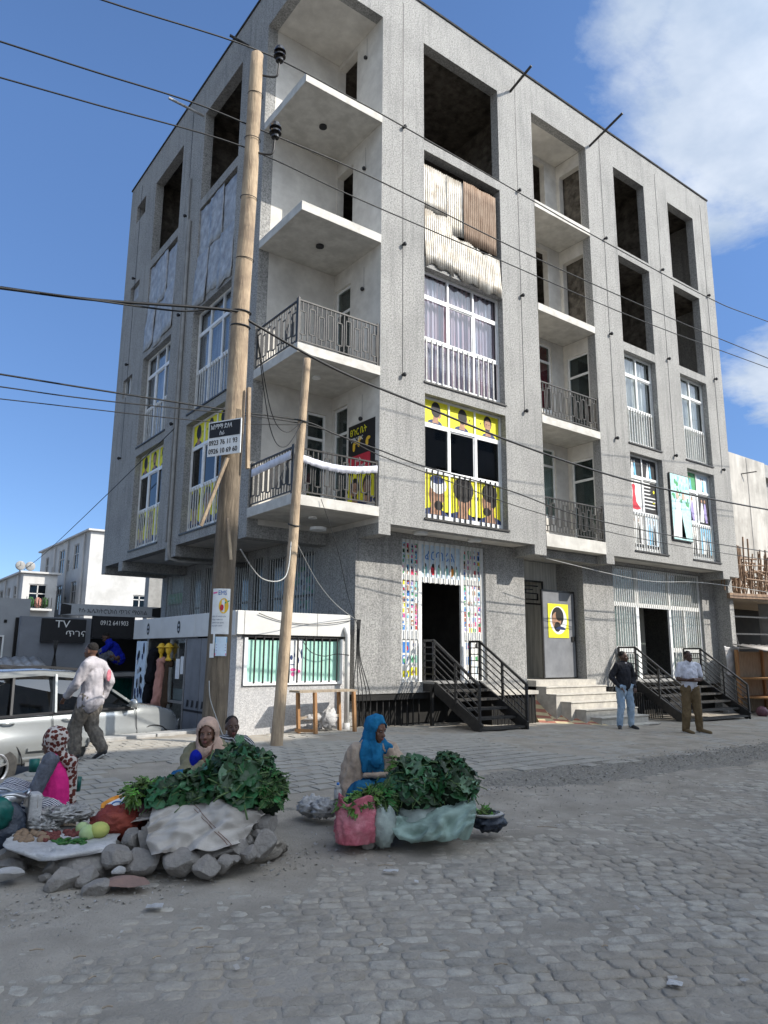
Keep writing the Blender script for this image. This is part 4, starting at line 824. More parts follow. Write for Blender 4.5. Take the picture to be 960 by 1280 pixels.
# ---- ground floor shop two
n = .80; sf = MB(IDF)
V_ = [(10.62, 10.70), (11.74, 11.86), (13.38, 13.48), (14.15, 14.22), (15.05, 15.12)]
for a, b in V_: sf.box(a, n, .95, b, n + .06, 4.12 if a != 14.15 else 3.0)
for a, b, c, d in ((10.7, 11.74, 3.0, 3.12), (11.86, 13.38, 3.0, 3.12), (13.48, 15.05, 3.0, 3.12), (13.48, 15.05, 1.75, 1.88), (10.7, 11.74, 1.7, 1.9), (10.7, 15.05, 4.06, 4.12), (10.7, 11.74, .95, 1.05), (13.48, 15.05, .95, 1.05)): sf.box(a, n + .002, c, b, n + .058, d)
s2 = sf.build('shopfront', 'white_frame', BL, label='white barred shopfront with an open door at the right end')
for k, (a, b, c, d, mt) in enumerate(((10.7, 11.74, 1.05, 3.0, 'curtain_white'), (10.7, 15.05, 3.12, 4.06, 'curtain_white'), (13.48, 15.05, 1.05, 3.0, 'curtain_white'))):
    q = MB(IDF); K = int((b - a) / .05)
    for i in range(K):
        x, y = a + (b - a) * i / K, a + (b - a) * (i + 1) / K; q.quad((x, n + .12 + .02 * sin(x * 45), c), (y, n + .12 + .02 * sin(y * 45), c), (y, n + .12 + .02 * sin(y * 45), d), (x, n + .12 + .02 * sin(x * 45), d))
    q.build('curtain', mt, s2, smooth=True); p = MB(IDF); p.box(a, n + .03, c, b, n + .036, d); p.build('pane', 'shop_glass', s2)
bars(IDF, [10.74 + .1 * i for i in range(43)], 3.02, 4.11, .765, 'white_bar', par=s2); bars(IDF, [10.78 + .11 * i for i in range(9)] + [13.54 + .11 * i for i in range(14)], .98, 3.02, .765, 'white_bar', par=s2)
m_ = MB(IDF); m_.box(13.0, 2.0, 1.1, 13.9, 2.06, 3.9); m_.mi = 1
for z_ in (2.86, 2.52, 2.18): m_.disc(13.38, z_, .15, .15, 1.995, 20)
m_.mi = 2
for z_ in (2.86, 2.52, 2.18): m_.disc(13.38, z_, .09, .04, 1.992, 12); m_.disc(13.38, z_, .03, .1, 1.990, 12)
m_.build('notice_panel', ['curtain_white', 'f_brown', 'p_grey'], BL)
m_ = MB(); m_.box(13.05, 2.6, 1.1, 13.5, 3.0, 1.55); m_.box(13.05, 2.95, 1.55, 13.5, 3.0, 2.0); m_.mi = 1; m_.box(12.0, 3.4, 1.1, 12.6, 3.8, 3.2); m_.build('shop_furniture', ['wood_orange', 'black_metal'], BL)
stairs('wide black metal steps with railings up to the barred white shopfront', 10.62, 13.80, 1.02, gz(12, -1) - .03, .15, -1.15, 5)
gp = T('guard_panel', 'slanting black bar guard over a basement grille beside the wide steps', 'railing')
for k in range(6): m_ = MB(); m_.beam((10.5, .55, 1.8 - .03 * k), (9.62 + .12 * k, .2, .72), .02, .02); m_.build('guard_bar', 'black_metal', gp)
m_ = MB(); m_.box(9.45, -.05, .0, 10.55, .66, .70); m_.build('grille_box', 'dark_void', gp)
for k in range(12): m_ = MB(); m_.box(9.47 + .095 * k, -.08, -.02, 9.49 + .095 * k, -.055, .70); m_.build('grille_bar', 'black_metal', gp)
for k in range(9): m_ = MB(); m_.box(10.62 + .1 * k, -.02, -.02, 10.64 + .1 * k, 0, .5); m_.build('grille_bar', 'black_metal', gp)
# ---- left ground floor windows with bars
for k, (a, b, zt_) in enumerate(((9.95, 11.3, 4.02), (8.6, 9.35, 4.02), (7.5, 8.3, 4.02), (5.5, 6.25, 4.0), (4.75, 5.3, 4.0), (2.3, 4.5, 3.9))):
    m_ = MB(LEFT); m_.box(a, 2.0, 2.3, a + .05, 2.06, zt_); m_.box(b - .05, 2.0, 2.3, b, 2.06, zt_); m_.box(a + .05, 2.0, 2.9 + .2 * (k == 0), b - .05, 2.06, 2.95 + .2 * (k == 0)); o = m_.build('window', 'rail_metal' if k else 'white_frame', BL)
    p = MB(LEFT); p.box(a + .05, 2.03, 2.3, b - .05, 2.036, zt_); p.build('pane', 'pane_glass', o); q = MB(LEFT); q.box(a, 2.3, 2.3, b, 2.32, zt_); q.build('curtain', 'curtain_grey' if k not in (0,) else 'dark_void', o)
    if k == 0:
        q = MB(LEFT); q.box(a + .1, 2.0, 3.1, b - .05, 2.01, 3.45); q.build('shop_sign', 'p_green', o); text('sign_text', 'ፋርማሲ', frame((0, 0, 0), (0, -1, 0), (1, 0, 0)), -b + .12, 3.2, .2, 1.99, 'p_teal', o)
        q = MB(LEFT); q.box(a + .1, 2.05, 3.5, b - .2, 2.06, 3.95); q.build('curtain', 'curtain_white', o)
    if k == 5:
        q = MB(LEFT); rr = random.Random(3); q.box(a + .1, 2.1, 2.5, b - .1, 2.11, 3.7)
        for i in range(60): q.mi = 1 + rr.randrange(4); q.disc(rr.uniform(a + .3, b - .3), rr.uniform(2.6, 3.6), rr.uniform(.05, .14), rr.uniform(.04, .1), 2.099 - i * .0001, 8)
        q.build('display', ['p_grey', 'f_brown', 'terracotta', 'p_green', 'p_grey'], o)
    g_ = MB(LEFT); nb = int((b - a) / .12)
    for i in range(nb): u = a + .08 + (b - a - .14) * i / max(1, nb - 1); g_.box(u - .01, 1.965, 2.3, u + .01, 1.985, zt_)
    g_.build('window_guard', 'white_bar', o)
# ------------------------------------------------------------------ kiosk in front of the corner
KX0, KX1, KY0, KY1 = -.76, 1.6, .45, 5.75; kz = gz(0, .4) - .02
kt = T('corner_kiosk', 'low white kiosk with mint green window panels and clothes on its shaded side', 'kiosk')
for b_ in ((KX0, KY0, kz - .1, KX1, KY0 + .15, 1.06), (KX0, KY0 + .0, 1.061, KX0 + .12, KY0 + .15, 1.95), (KX1 - .1, KY0, 1.061, KX1, KY0 + .15, 1.95), (KX1 - .12, KY0 + .151, kz, KX1, KY0 + 1.2, 1.95), (KX0 + .3, KY1, -.4, KX1, KY1 + .15, 1.95), (KX0, KY0 + .151, -.42, KX0 + .15, 1.35, 1.95)): MB().box(*b_).build('kiosk_wall', 'plaster_light', kt)
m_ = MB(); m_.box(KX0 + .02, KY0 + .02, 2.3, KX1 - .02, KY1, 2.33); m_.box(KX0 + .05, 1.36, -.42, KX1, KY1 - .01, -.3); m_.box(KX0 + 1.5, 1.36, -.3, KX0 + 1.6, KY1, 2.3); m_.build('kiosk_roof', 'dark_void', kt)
xs_ = [KX0 - .04, KX0 + .10, KX0 + .86, KX0 + 1.62, KX1 + .02]
for a, b in zip(xs_, xs_[1:]): m_ = MB(); m_.box(a + .004, KY0 - .06, 1.95, b - .004, KY0 - .02, 2.37); m_.build('fascia_panel', 'fascia', kt, bevel=.006)
ys_ = [KY0 - .02 + i * (KY1 + .1 - KY0) / 6 for i in range(7)]
for a, b in zip(ys_, ys_[1:]): m_ = MB(); m_.box(KX0 - .06, a + .004, 1.93, KX0 - .02, b - .004, 2.37); m_.build('fascia_panel', 'fascia', kt, bevel=.006)
for y in (4.85, 3.05, ):
    m_ = MB(frame((KX0 - .06, 0, 0), (0, 1, 0), (1, 0, 0))); m_.disc(y, 2.14, .085, .13, -.004, 18); m_.mi = 1; m_.disc(y, 2.18, .05, .03, -.006, 10); m_.disc(y, 2.09, .05, .03, -.006, 10); m_.build('fascia_badge', ['p_black', 'p_grey'], kt)
m_ = MB(); m_.box(KX0 + .1, KY0 - .03, 1.9, KX1, KY0 + .12, 1.949); m_.build('beam', 'black_metal', kt)
wf = MB(); wf.box(-.62, KY0 - .035, 1.06, 1.48, KY0 + .04, 1.12); wf.box(-.62, KY0 - .03, 1.12, -.56, KY0 + .04, 1.9); wf.box(1.42, KY0 - .03, 1.12, 1.48, KY0 + .04, 1.9); wo = wf.build('window', 'white_frame', kt)
for k, (a, b) in enumerate(((-.56, -.1), (-.1, .28), (.60, .95), (.95, 1.42))): m_ = MB(); m_.box(a + .006, KY0 + .02, 1.12, b - .006, KY0 + .03, 1.86); m_.build('mint_panel', 'p_mint', wo)
m_ = MB(IDF); m_.box(.28, KY0 + .012, 1.12, .60, KY0 + .02, 1.88); m_.mi = 1
for (u_, z_, a, b) in ((.36, 1.55, .03, .05), (.5, 1.5, .03, .06), (.57, 1.62, .015, .09), (.38, 1.42, .05, .01), (.42, 1.6, .01, .05)): m_.disc(u_, z_, a, b, KY0 + .01, 8)
m_.mi = 2; m_.disc(.4, 1.33, .06, .03, KY0 + .01); m_.disc(.4, 1.25, .04, .04, KY0 + .009); m_.disc(.52, 1.3, .04, .03, KY0 + .01)
m_.build('poster', ['p_white', 'p_navy', 'p_pink'], wo)
for k in range(11): m_ = MB(); x = -.42 + .176 * k; m_.box(x - .015, KY0 - .045, 1.1, x + .015, KY0 - .03, 1.92); m_.build('window_bar', 'black_metal', wo)
# shaded side: grey leaves, glass, goods
def KF(): return frame((KX0, 0, 0), (0, 1, 0), (1, 0, 0))
for a, b in ((1.36, 2.0), (2.02, 2.72)): m_ = MB(KF()); m_.box(a, 0, -.35, b, .04, 1.9); m_.build('metal_shutter', 'grey_door', kt)
m_ = MB(KF()); m_.box(1.36, -.01, .5, 2.72, -.002, .54); 
for k in range(5): m_.mi = 0; m_.quad((1.5 + .24 * k, -.012, .72), (1.58 + .24 * k, -.012, .72), (1.62 + .24 * k, -.012, .58), (1.52 + .24 * k, -.012, .6))
m_.build('shutter_stencil', 'p_black', kt)
fr = MB(KF())
for y in (2.74, 3.55, 4.9, 5.6): fr.box(y, -.01, -.35, y + .05, .05, 1.9)
fr.box(2.79, -.008, .62, 3.55, .048, .67); fr.build('shop_frame', 'rim', kt)
m_ = MB(KF()); m_.box(2.79, .02, .67, 3.55, .026, 1.9); m_.box(2.79, .02, -.3, 3.55, .026, .62); m_.build('shop_glass_pane', 'shop_glass', kt)
m_ = MB(KF()); m_.box(2.85, .0, 1.2, 3.0, .01, 1.55); m_.box(3.05, -.0, 1.1, 3.25, .01, 1.5); m_.mi = 1; m_.box(2.82, .08, .68, 3.5, .1, .9); m_.build('notice', ['p_white', 'bag_white'], kt)
m_ = MB(KF()); m_.box(4.95, -.04, .3, 5.6, -.01, 1.88); m_.build('display_board', 'p_paleblue', kt)
rr = random.Random(9); m_ = MB(KF())
for k in range(26): m_.mi = rr.randrange(4); m_.disc(rr.uniform(5.02, 5.52), rr.uniform(.4, 1.8), .05, rr.uniform(.05, .14), -.045 - .0004 * k, 8)
m_.build('display_print', ['p_black', 'p_white', 'p_grey', 'p_navy'], kt)
# clothes hung in the opening
def garment(name, c, matn, label, w=.2, h=.8, grp='clothes hung in the kiosk opening'):
    m = MB()
    def fn(p): return p
    x, y, z = c; m.cap((x, y - w, z), (x, y + w, z), .06, .06); m.cap((x, y, z - .05), (x, y, z - h * .5), w * .75, w * .8); m.cap((x, y, z - h * .5), (x, y, z - h), w * .8, w * 1.1)
    return remesh(m, name, matn, None, vox=.022, sm=3, disp=.035, dscale=9, label=label, cat='clothing', group=grp)
garment('hanging_dress', (KX0 - .02, 4.0, 1.45), 'f_rose', 'rose pink dress hung in the kiosk opening', .15, .85)
garment('hanging_coat', (KX0 + .02, 3.68, 1.4), 'f_brown', 'dark brown coat hung beside the rose dress', .12, .8)
garment('hanging_jacket', (KX0 + .05, 4.65, 1.65), 'f_black', 'black jacket hung at the far end of the kiosk opening', .18, .55)
garment('hanging_trousers', (KX0 + .02, 4.75, .95), 'f_black', 'black trousers hung below the black jacket', .16, .9)
garment('hanging_sweater', (KX0 + .02, 4.2, .5), 'f_black', 'dark bundle standing low in the kiosk opening', .2, .6)
for y, l in ((4.02, 'yellow mannequin head in a hat above the rose dress'), (3.6, 'yellow mannequin head nearer the glass')):
    m_ = MB(); m_.ell((KX0 - .03, y, 1.68), (.07, .075, .10)); m_.ell((KX0 - .03, y, 1.74), (.11, .13, .022)); m_.ell((KX0 - .03, y, 1.77), (.075, .08, .06)); m_.cap((KX0 - .03, y, 1.58), (KX0 - .03, y, 1.5), .035, .04); m_.cap((KX0 - .03, y - .1, 1.48), (KX0 - .03, y + .1, 1.48), .035, .035)
    tag(remesh(m_, 'mannequin_head', 'p_gold', None, vox=.014), l, 'mannequin')
# white drain pipe and cable bundle on the kiosk corner
m_ = MB(); m_.tube([(1.50, .30, .2), (1.50, .30, 1.98), (1.50, .36, 2.09), (1.50, .44, 2.12)], .05, 10); m_.cyl((1.5, .3, .12), (1.5, .3, .34), .07, n=10)
tag(m_.build('drain_pipe', 'fascia', smooth=True), 'white plastic drain pipe standing at the kiosk corner', 'pipe')
for k in range(5):
    pts = [(1.86 + .02 * k, .5, 2.3), (1.78, .4 - .03 * k, 1.6), (1.7 + .1 * k, .35, 1.0 - .06 * k), (1.9 + .03 * k, .45, .45 - .05 * k)]
    m_ = MB(); m_.tube(smoothpath(pts, 8), .009, 5); tag(m_.build('loose_cable', 'cable', smooth=True), 'black cable hanging in the bundle at the kiosk corner, ' + ('the leftmost', 'second from the left', 'the middle one', 'second from the right', 'the rightmost and lowest')[k], 'cable', 'loose cables at the kiosk corner')
# wooden bench table against the kiosk
bt = T('wooden_table', 'rough wooden bench table against the white kiosk wall', 'table', (0, 0, 0))
tz = kz + .78; m_ = MB(); m_.beam((.16, -.02, tz), (1.42, .02, tz), .34, .035); m_.build('table_top', 'wood_dry', bt)
for x, y, tt in ((.34, .16, 0), (.5, -.16, .0), (1.22, .16, 0), (1.34, -.16, .0)): m_ = MB(); m_.beam((x + .04, y, kz - .02), (x, y, tz - .02), .07, .05); m_.build('leg', 'wood_orange', bt)
m_ = MB(); m_.beam((.34, .16, kz + .3), (1.24, .16, kz + .32), .05, .05); m_.build('stretcher', 'wood_dry', bt); m_ = MB(); m_.beam((.3, .15, kz + .1), (.55, -.15, kz + .1), .05, .05); m_.build('stretcher', 'wood_orange', bt)
blob('rag', (.98, .1, kz + .27), (.14, .08, .16), 'bag_white', amp=.5, label='crumpled white rag on the bar of the wooden table', cat='rag')
blob('rag', (.75, .16, kz + .3), (.25, .06, .06), 'bag_white', amp=.5, label='pale rags laid along the bar of the wooden table', cat='rag')

# ------------------------------------------------------------------ utility poles
def pole(name, label, pts, r0, r1, m1, bend=.02):
    t = T(name, label, 'utility pole'); base = Vector(pts[0]); top = Vector(pts[-1]); n = 34; m = MB(); vs = []
    for i in range(n + 1):
        f = i / n; k = f * (len(pts) - 1); a = min(int(k), len(pts) - 2); c = Vector(pts[a]).lerp(Vector(pts[a + 1]), k - a); r = r0 + (r1 - r0) * f
        c += Vector((noise.noise(Vector((0, f * 5, r0 * 9))), noise.noise(Vector((4, f * 5, r0 * 9))), 0)) * bend
        for q in range(20): a_ = 2 * pi * q / 20; rr_ = r * (1 + .05 * noise.noise(Vector((cos(a_) * 1.2, sin(a_) * 1.2, f * 9))) + .03 * noise.noise(Vector((cos(a_) * 5, sin(a_) * 5, f * 3)))); vs.append(c + Vector((cos(a_) * rr_, sin(a_) * rr_, 0)))
    m.add(vs, [(i * 20 + q, i * 20 + (q + 1) % 20, (i + 1) * 20 + (q + 1) % 20, (i + 1) * 20 + q) for i in range(n) for q in range(20)] + [tuple(range(n * 20, n * 20 + 20))])
    m.m = [1 if m1 == 'pole_wood' and len(pts) == 3 and sum(m.v[i][2] for i in f) / len(f) < 4.3 + .5 * noise.noise(Vector((m.v[f[0]][0] * 9, m.v[f[0]][1] * 9, 1))) else 0 for f in m.f]  # lower shaft: dirty bark, with some shade painted into the darker brown
    m.build('shaft', [m1, 'pole_dirt_shade'], t, smooth=True); return t
P1B, P1T = Vector((-2.84, -3.42, 0)), Vector((-2.72, -3.45, 9.82))
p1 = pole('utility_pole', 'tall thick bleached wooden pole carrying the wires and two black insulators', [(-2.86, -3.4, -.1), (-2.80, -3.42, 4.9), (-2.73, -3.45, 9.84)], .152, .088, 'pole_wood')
p2 = pole('utility_pole', 'short thin leaning wooden pole in front of the kiosk', [(-.80, -1.16, 0), (-.52, -1.28, 6.62)], .10, .065, 'pole_wood', .012)
def at1(z): return Vector((-2.86, -3.4, 0)).lerp(Vector((-2.73, -3.45, 0)), z / 9.84) + Vector((0, 0, z))
for z in (9.98, 8.76):                                               # insulators on swan necks, to the image right of the shaft
    c = at1(z - .45); o_ = c + RT * .28; m_ = MB(); m_.tube(smoothpath([c + RT * .05, c + RT * .16 + UP * -.03, o_ + UP * -.02, o_ + UP * .14 + RT * .02, o_ + UP * .3 + RT * .03], 5), .014, 6); m_.build('insulator_hook', 'rail_metal', p1, smooth=True)
    m_ = MB(); b_ = o_ + RT * .03 + UP * .22
    for dz, r_, h_ in ((0, .055, .07), (.07, .085, .035), (.105, .05, .04), (.145, .085, .04), (.185, .06, .04)): m_.cyl(b_ + UP * dz, b_ + UP * (dz + h_), r_, r_ * .85, 14)
    m_.build('insulator', 'insulator', p1, smooth=False)
for z in (6.7, 7.6, 8.5, 5.95, 5.75, 9.2): m_ = MB(); c = at1(z); ring = [(c.x + .15 * (1 - z / 30) * cos(a * pi / 8), c.y + .15 * (1 - z / 30) * sin(a * pi / 8), z + .02 * sin(a * pi / 8)) for a in range(17)]; m_.tube(ring, .012 if z in (5.95, 5.75) else .005, 5); m_.build('wire_band', 'cable', p1)
c = at1(4.6); m_ = MB(); m_.beam(c + RT * .17 - FW * .05 + UP * .3, c + RT * .2 - FW * .05 + UP * -.75, .05, .04); m_.build('wood_splint', 'pole_wood', p1)
m_ = MB(); m_.beam(at1(3.95) - FW * .17 + RT * -.02, at1(3.1) - FW * .2 - RT * .28, .045, .035); m_.beam(at1(3.2) - FW * .18 + RT * .03, at1(2.7) - FW * .17 + RT * .1, .03, .03); m_.build('wood_splint', 'pole_wood', p1)
for z in (3.7, 5.5): m_ = MB(); f = z / 6.62; c = Vector((-.80, -1.16, 0)).lerp(Vector((-.52, -1.28, 0)), f); ring = [(c.x + .088 * cos(a * pi / 8), c.y + .088 * sin(a * pi / 8), z + .03 * sin(a * pi / 8)) for a in range(17)]; m_.tube(ring, .014, 5); m_.build('wire_band', 'cable', p2)
# phone number sign
SL, SR = site(260, 555, 8.72), site(301, 545, 8.50); SL.z = SR.z = 0
ux = (SR - SL).normalized(); SFm = frame((SL.x, SL.y, 3.99), ux, Vector((0, 0, 1)).cross(ux), (0, 0, 1))
SCL = (SR - SL).length / .56
F0_ = SFm; SFm = lambda p: F0_((p[0] * SCL, p[1], p[2] * .98))
m_ = MB(SFm); m_.box(0, -.012, 0, .56, 0, .45); sg = tag(m_.build('phone_sign', 'p_white'), 'small black and white board with two phone numbers nailed to the tall pole', 'sign')
m_ = MB(SFm); m_.box(.02, -.016, .24, .545, -.0125, .435); m_.build('sign_band', 'p_black', sg)
text('sign_text', 'አስማማ ድለላ', SFm, .045, .345, .088, -.02, 'p_white', sg, sx=.82); text('sign_text', 'ስራ', SFm, .2, .262, .07, -.02, 'p_white', sg)
text('sign_text', '0923 76 11 93', SFm, .02, .14, .092, -.016, 'p_black', sg, sx=.92); text('sign_text', '0926 10 69 60', SFm, .02, .03, .092, -.016, 'p_black', sg, sx=.92)
# paper posters wrapped on the pole
def wrap(name, z0, z1, a0, a1, matn, label, r=.153):
    t = T(name, label, 'poster'); fw = math.atan2(-FW.y, -FW.x); c0 = at1((z0 + z1) / 2); m = MB(); n = 12
    def W_(p): a = fw + (a0 + (a1 - a0) * p[0]); rr_ = r + .004 - p[1]; return Vector((c0.x + rr_ * cos(a), c0.y + rr_ * sin(a), z0 + (z1 - z0) * p[2]))
    m.F = W_; m.add([(i / n, 0, k) for i in range(n + 1) for k in (0, 1)], [(2 * i, 2 * i + 2, 2 * i + 3, 2 * i + 1) for i in range(n)]); m.build('paper', matn, t, smooth=True); return t, W_
pt, WF = wrap('wall_poster', 1.83, 2.36, -.62, .78, 'p_white', 'white paper poster lettered EMS with a yellow picture, pasted on the tall pole')
def wtext(b, u, z, s_, mt, sx=1., par=None, F=None): 
    o = text('poster_text', b, lambda p: Vector(p), 0, 0, s_, 0, mt, par)
    for v in o.data.vertices: v.co = F((u + v.co.x * sx * 2.3, -.003, z + v.co.z * 1.25))
wtext('EMS', .34, .86, .115, 'p_blue', 1., pt, WF)
m_ = MB(WF); m_.mi = 0; m_.quad(*[(.66 + .26 * cos(a * pi / 9), -.003, .62 + .17 * sin(a * pi / 9)) for a in range(18)]); m_.mi = 1; m_.quad(*[(.56 + .1 * cos(a * pi / 5), -.005, .58 + .07 * sin(a * pi / 5)) for a in range(10)]); m_.mi = 2; m_.quad((.7, -.005, .66), (.95, -.005, .72), (.95, -.005, .75), (.7, -.005, .7))
m_.mi = 3; m_.quad((.04, -.003, .92), (.3, -.003, .93), (.28, -.003, .9), (.05, -.003, .88))
m_.build('poster_picture', ['p_gold', 'p_red', 'p_green', 'p_pink'], pt)
for k, l in enumerate(('የውጭ ሀገር ትምህርት እድል', 'ለሚፈልጉ በሙሉ አሁን', 'ይመዝገቡ ስልክ ይደውሉ', 'በአዲስ አበባ ቢሮአችን')): wtext(l, .04, .37 - .068 * k, .032, 'p_navy', 1., pt, WF)
wtext('0911 22 33 44', .04, .05, .03, 'p_navy', 1., pt, WF) if False else None
pt2, WF2 = wrap('wall_poster', 1.58, 1.80, -.15, .72, 'p_paleblue', 'small torn blue and pink paper bill pasted under the EMS poster')
m_ = MB(WF2); m_.quad((0, -.003, .7), (1, -.003, .7), (1, -.003, .98), (0, -.003, .98)); m_.mi = 1; m_.quad((0, -.003, .02), (.95, -.003, .02), (.95, -.003, .14), (0, -.003, .14)); m_.mi = 2
for k in range(3): m_.quad((.08, -.003, .55 - .14 * k), (.9, -.003, .55 - .14 * k), (.9, -.003, .60 - .14 * k), (.08, -.003, .60 - .14 * k))
m_.build('poster_picture', ['p_sky', 'p_pink', 'p_lilac'], pt2); wtext('ቤት', .3, .76, .05, 'p_white', 1., pt2, WF2)
pt3, WF3 = wrap('paper_scrap', 1.56, 1.72, -.62, -.22, 'p_white', 'torn white paper scrap left of the blue bill on the tall pole'); pt4, _ = wrap('paper_scrap', 1.66, 1.84, -.36, -.2, 'p_white', 'narrow torn paper strip hanging under the EMS poster')
# ------------------------------------------------------------------ wires
def wire(label, pts, r=.012, matn='cable', k=7, grp=None):
    m = MB(); m.tube(smoothpath(pts, k), r, 5); return tag(m.build('power_cable', matn, smooth=True), label, 'cable', grp)
wire('topmost thin cable crossing from the upper left over the pole top insulator', [(-9, -3.4, 8.66), (-6.9, -3.4, 9.07), (-4.82, -3.4, 9.48), (-2.74, -3.4, 9.97), (-1.1, -3.4, 10.04), (.36, -3.4, 10.04), (3.06, -3.4, 9.99), (4.7, -3.4, 9.96), (9.07, -3.4, 9.98), (12.12, -3.4, 10.25), (24, -3.4, 11.6)], .011)
wire('second cable from the top held by the lower insulator of the tall pole', [(-9, -3.4, 7.76), (-7.4, -3.4, 8.03), (-5.83, -3.4, 8.29), (-4.8, -3.4, 8.46), (-3.6, -3.4, 8.67), (-2.53, -3.4, 8.75), (-1.07, -3.4, 8.84), (.35, -3.4, 8.84), (2.99, -3.4, 8.82), (7.64, -3.4, 8.96), (11.9, -3.4, 9.17), (24, -3.4, 9.8)], .011)
wire('third cable from the top passing behind the tall pole', [(-9, -3.4, 7.27), (-7.4, -3.4, 7.56), (-5.78, -3.4, 7.85), (-4.77, -3.4, 8.03), (-2.9, -3.4, 8.36), (-1.06, -3.4, 8.37), (1.55, -3.4, 8.43), (6.18, -3.4, 8.55), (11.85, -3.4, 8.9), (24, -3.4, 9.7)], .010)
wire('thick black cable tied to the middle of the tall pole and running to the right', [(-9, -3.4, 4.79), (-7.2, -3.4, 5.11), (-5.54, -3.4, 5.4), (-4.57, -3.4, 5.57), (-2.95, -3.5, 5.9), (-2.67, -3.5, 5.82), (-1.28, -3.4, 5.55), (.34, -3.4, 5.36), (2.14, -3.4, 5.16), (4.4, -3.4, 5.01), (6.79, -3.4, 4.98), (11.12, -3.4, 5.1), (24, -3.4, 5.6)], .019)
wire('thin cable twisted along the thick one left of the tall pole', [(-5.54, -3.38, 5.42), (-4.57, -3.43, 5.55), (-3.6, -3.38, 5.74), (-3.2, -3.45, 5.86), (-2.95, -3.5, 5.88)], .012)
wire('upper cable of the pair tied to the short leaning pole', [(-9, -1.2, 4.99), (-7, -1.2, 5.11), (-5.15, -1.2, 5.22), (-3.92, -1.2, 5.29), (-1.86, -1.2, 5.42), (-.52, -1.2, 5.52), (.16, -1.2, 5.41), (1.1, -1.2, 5.3), (2.19, -1.2, 5.16), (4.44, -1.2, 5.03), (7.67, -1.2, 4.72), (15.6, -1.2, 4.72), (26, -1.2, 5.)], .014)
wire('lower cable of the pair tied to the short leaning pole', [(-9, -1.2, 4.77), (-7, -1.2, 4.91), (-5.13, -1.2, 5.05), (-3.91, -1.2, 5.14), (-.52, -1.2, 5.47), (1.1, -1.2, 5.2), (2.19, -1.2, 5.05), (5.09, -1.2, 4.68), (8.92, -1.2, 4.47), (15.57, -1.2, 4.48), (26, -1.2, 4.7)], .010)
wire('third thin cable left of the short pole', [(-9, -1.22, 4.5), (-7, -1.22, 4.7), (-5.1, -1.22, 4.88), (-2.2, -1.25, 5.15), (-.55, -1.3, 5.42)], .008)
tie1, tie2 = Vector((-2.6, -3.5, 5.78)), Vector((-.57, -1.29, 5.5))
for k, dz in enumerate((.75, 1.0)):
    pts = [tie1, tie1.lerp(tie2, .3) - UP * dz, tie1.lerp(tie2, .62) - UP * (dz * .9), tie2]
    wire(('shallower', 'deeper')[k] + ' slack cable looping from the tall pole to the short pole', pts, .007, grp='slack cables between the two poles')
wire('pale cable strung low between the two poles', [at1(2.85) + RT * .17, (-1.9, -2.6, 2.62), (-1.2, -2., 2.75), (-.68, -1.22, 3.45)], .009, 'cable_pale')
wire('thin cable from the short pole down to the kiosk corner', [(-.62, -1.2, 3.5), (.2, -.6, 2.9), (1.0, 0, 2.55), (1.75, .42, 2.3)], .006, 'cable_pale')
wire('thin cable hanging from the corner balcony to the kiosk corner', [(.6, -.05, 4.5), (.95, -.1, 3.6), (1.4, .2, 2.8), (1.82, .45, 2.2)], .006)
wire('thin cable from the window of the shaded side to the far left roof', [(-.08, 6.0, 7.3), (-.3, 11.0, 6.3), (.1, 20, 5.6), (.79, 27.75, 5.62)], .012)
wire('coiled cable draped across the kiosk window', [(.55, .38, 1.85), (.7, .36, 1.66), (1.0, .36, 1.58), (1.3, .37, 1.62), (1.5, .24, 1.6)], .008)
wire('cable running over the kiosk fascia', [(-.4, .36, 2.33), (.1, .37, 2.2), (.8, .36, 2.17), (1.5, .36, 2.25), (1.85, .5, 2.3)], .007)
wire('thin bright cable crossing the shop pier on the right', [(6.9, -.1, 3.9), (10.5, -.3, 3.6), (14, -.2, 3.75), (20, -.3, 3.6)], .008, 'cable_pale')
wire('cord hanging down the lower part of the tall pole', [at1(1.3) - FW * .18 - RT * .06, at1(1.1) - FW * .2 - RT * .03, at1(.85) - FW * .19 + RT * .07, at1(.7) - FW * .19 + RT * .14], .006, 'cable_pale')
# ------------------------------------------------------------------ building across the street (behind the camera, its roof line shades the foreground)
ab = T('opposite_building', 'grey rendered apartment block across the street behind the viewer', 'building', (0, 0, 0))
AF = frame((0, -19, 0), (1, 0, 0), (0, -1, 0)); m_ = MB(AF); hs = [(a, a + 1.8, z, z + 1.6) for a in [3.4 + 3.4 * i for i in range(9)] for z in (1.2, 4.4, 7.6, 10.8, 14.0)]
H_ = 18.35
m_.holes(2.2, 33, -.4, H_, hs, 0, .3); m_.F = None; m_.box(2.2, -32, -.4, 33, -19.31, H_ - .01); m_.build('wall', 'far_white', ab)
m_ = MB(AF); m_.box(2.3, .2, 0, 32.9, .22, 17); m_.build('pane', 'pane_glass', ab)
m_ = MB(); m_.box(15.6, -20.5, H_, 20.1, -19.02, H_ + .55); m_.build('roof_room', 'far_grey', ab)
for x, r_ in ((18.4, 1.0),): m_ = MB(); m_.cyl((x, -20.4, H_ + .55), (x, -20.4, H_ + 1.55), r_, r_, 24); m_.ell((x, -20.4, H_ + 1.5), (r_, r_, .35), 24, 8); m_.build('water_tank', 'p_black', ab, smooth=True)
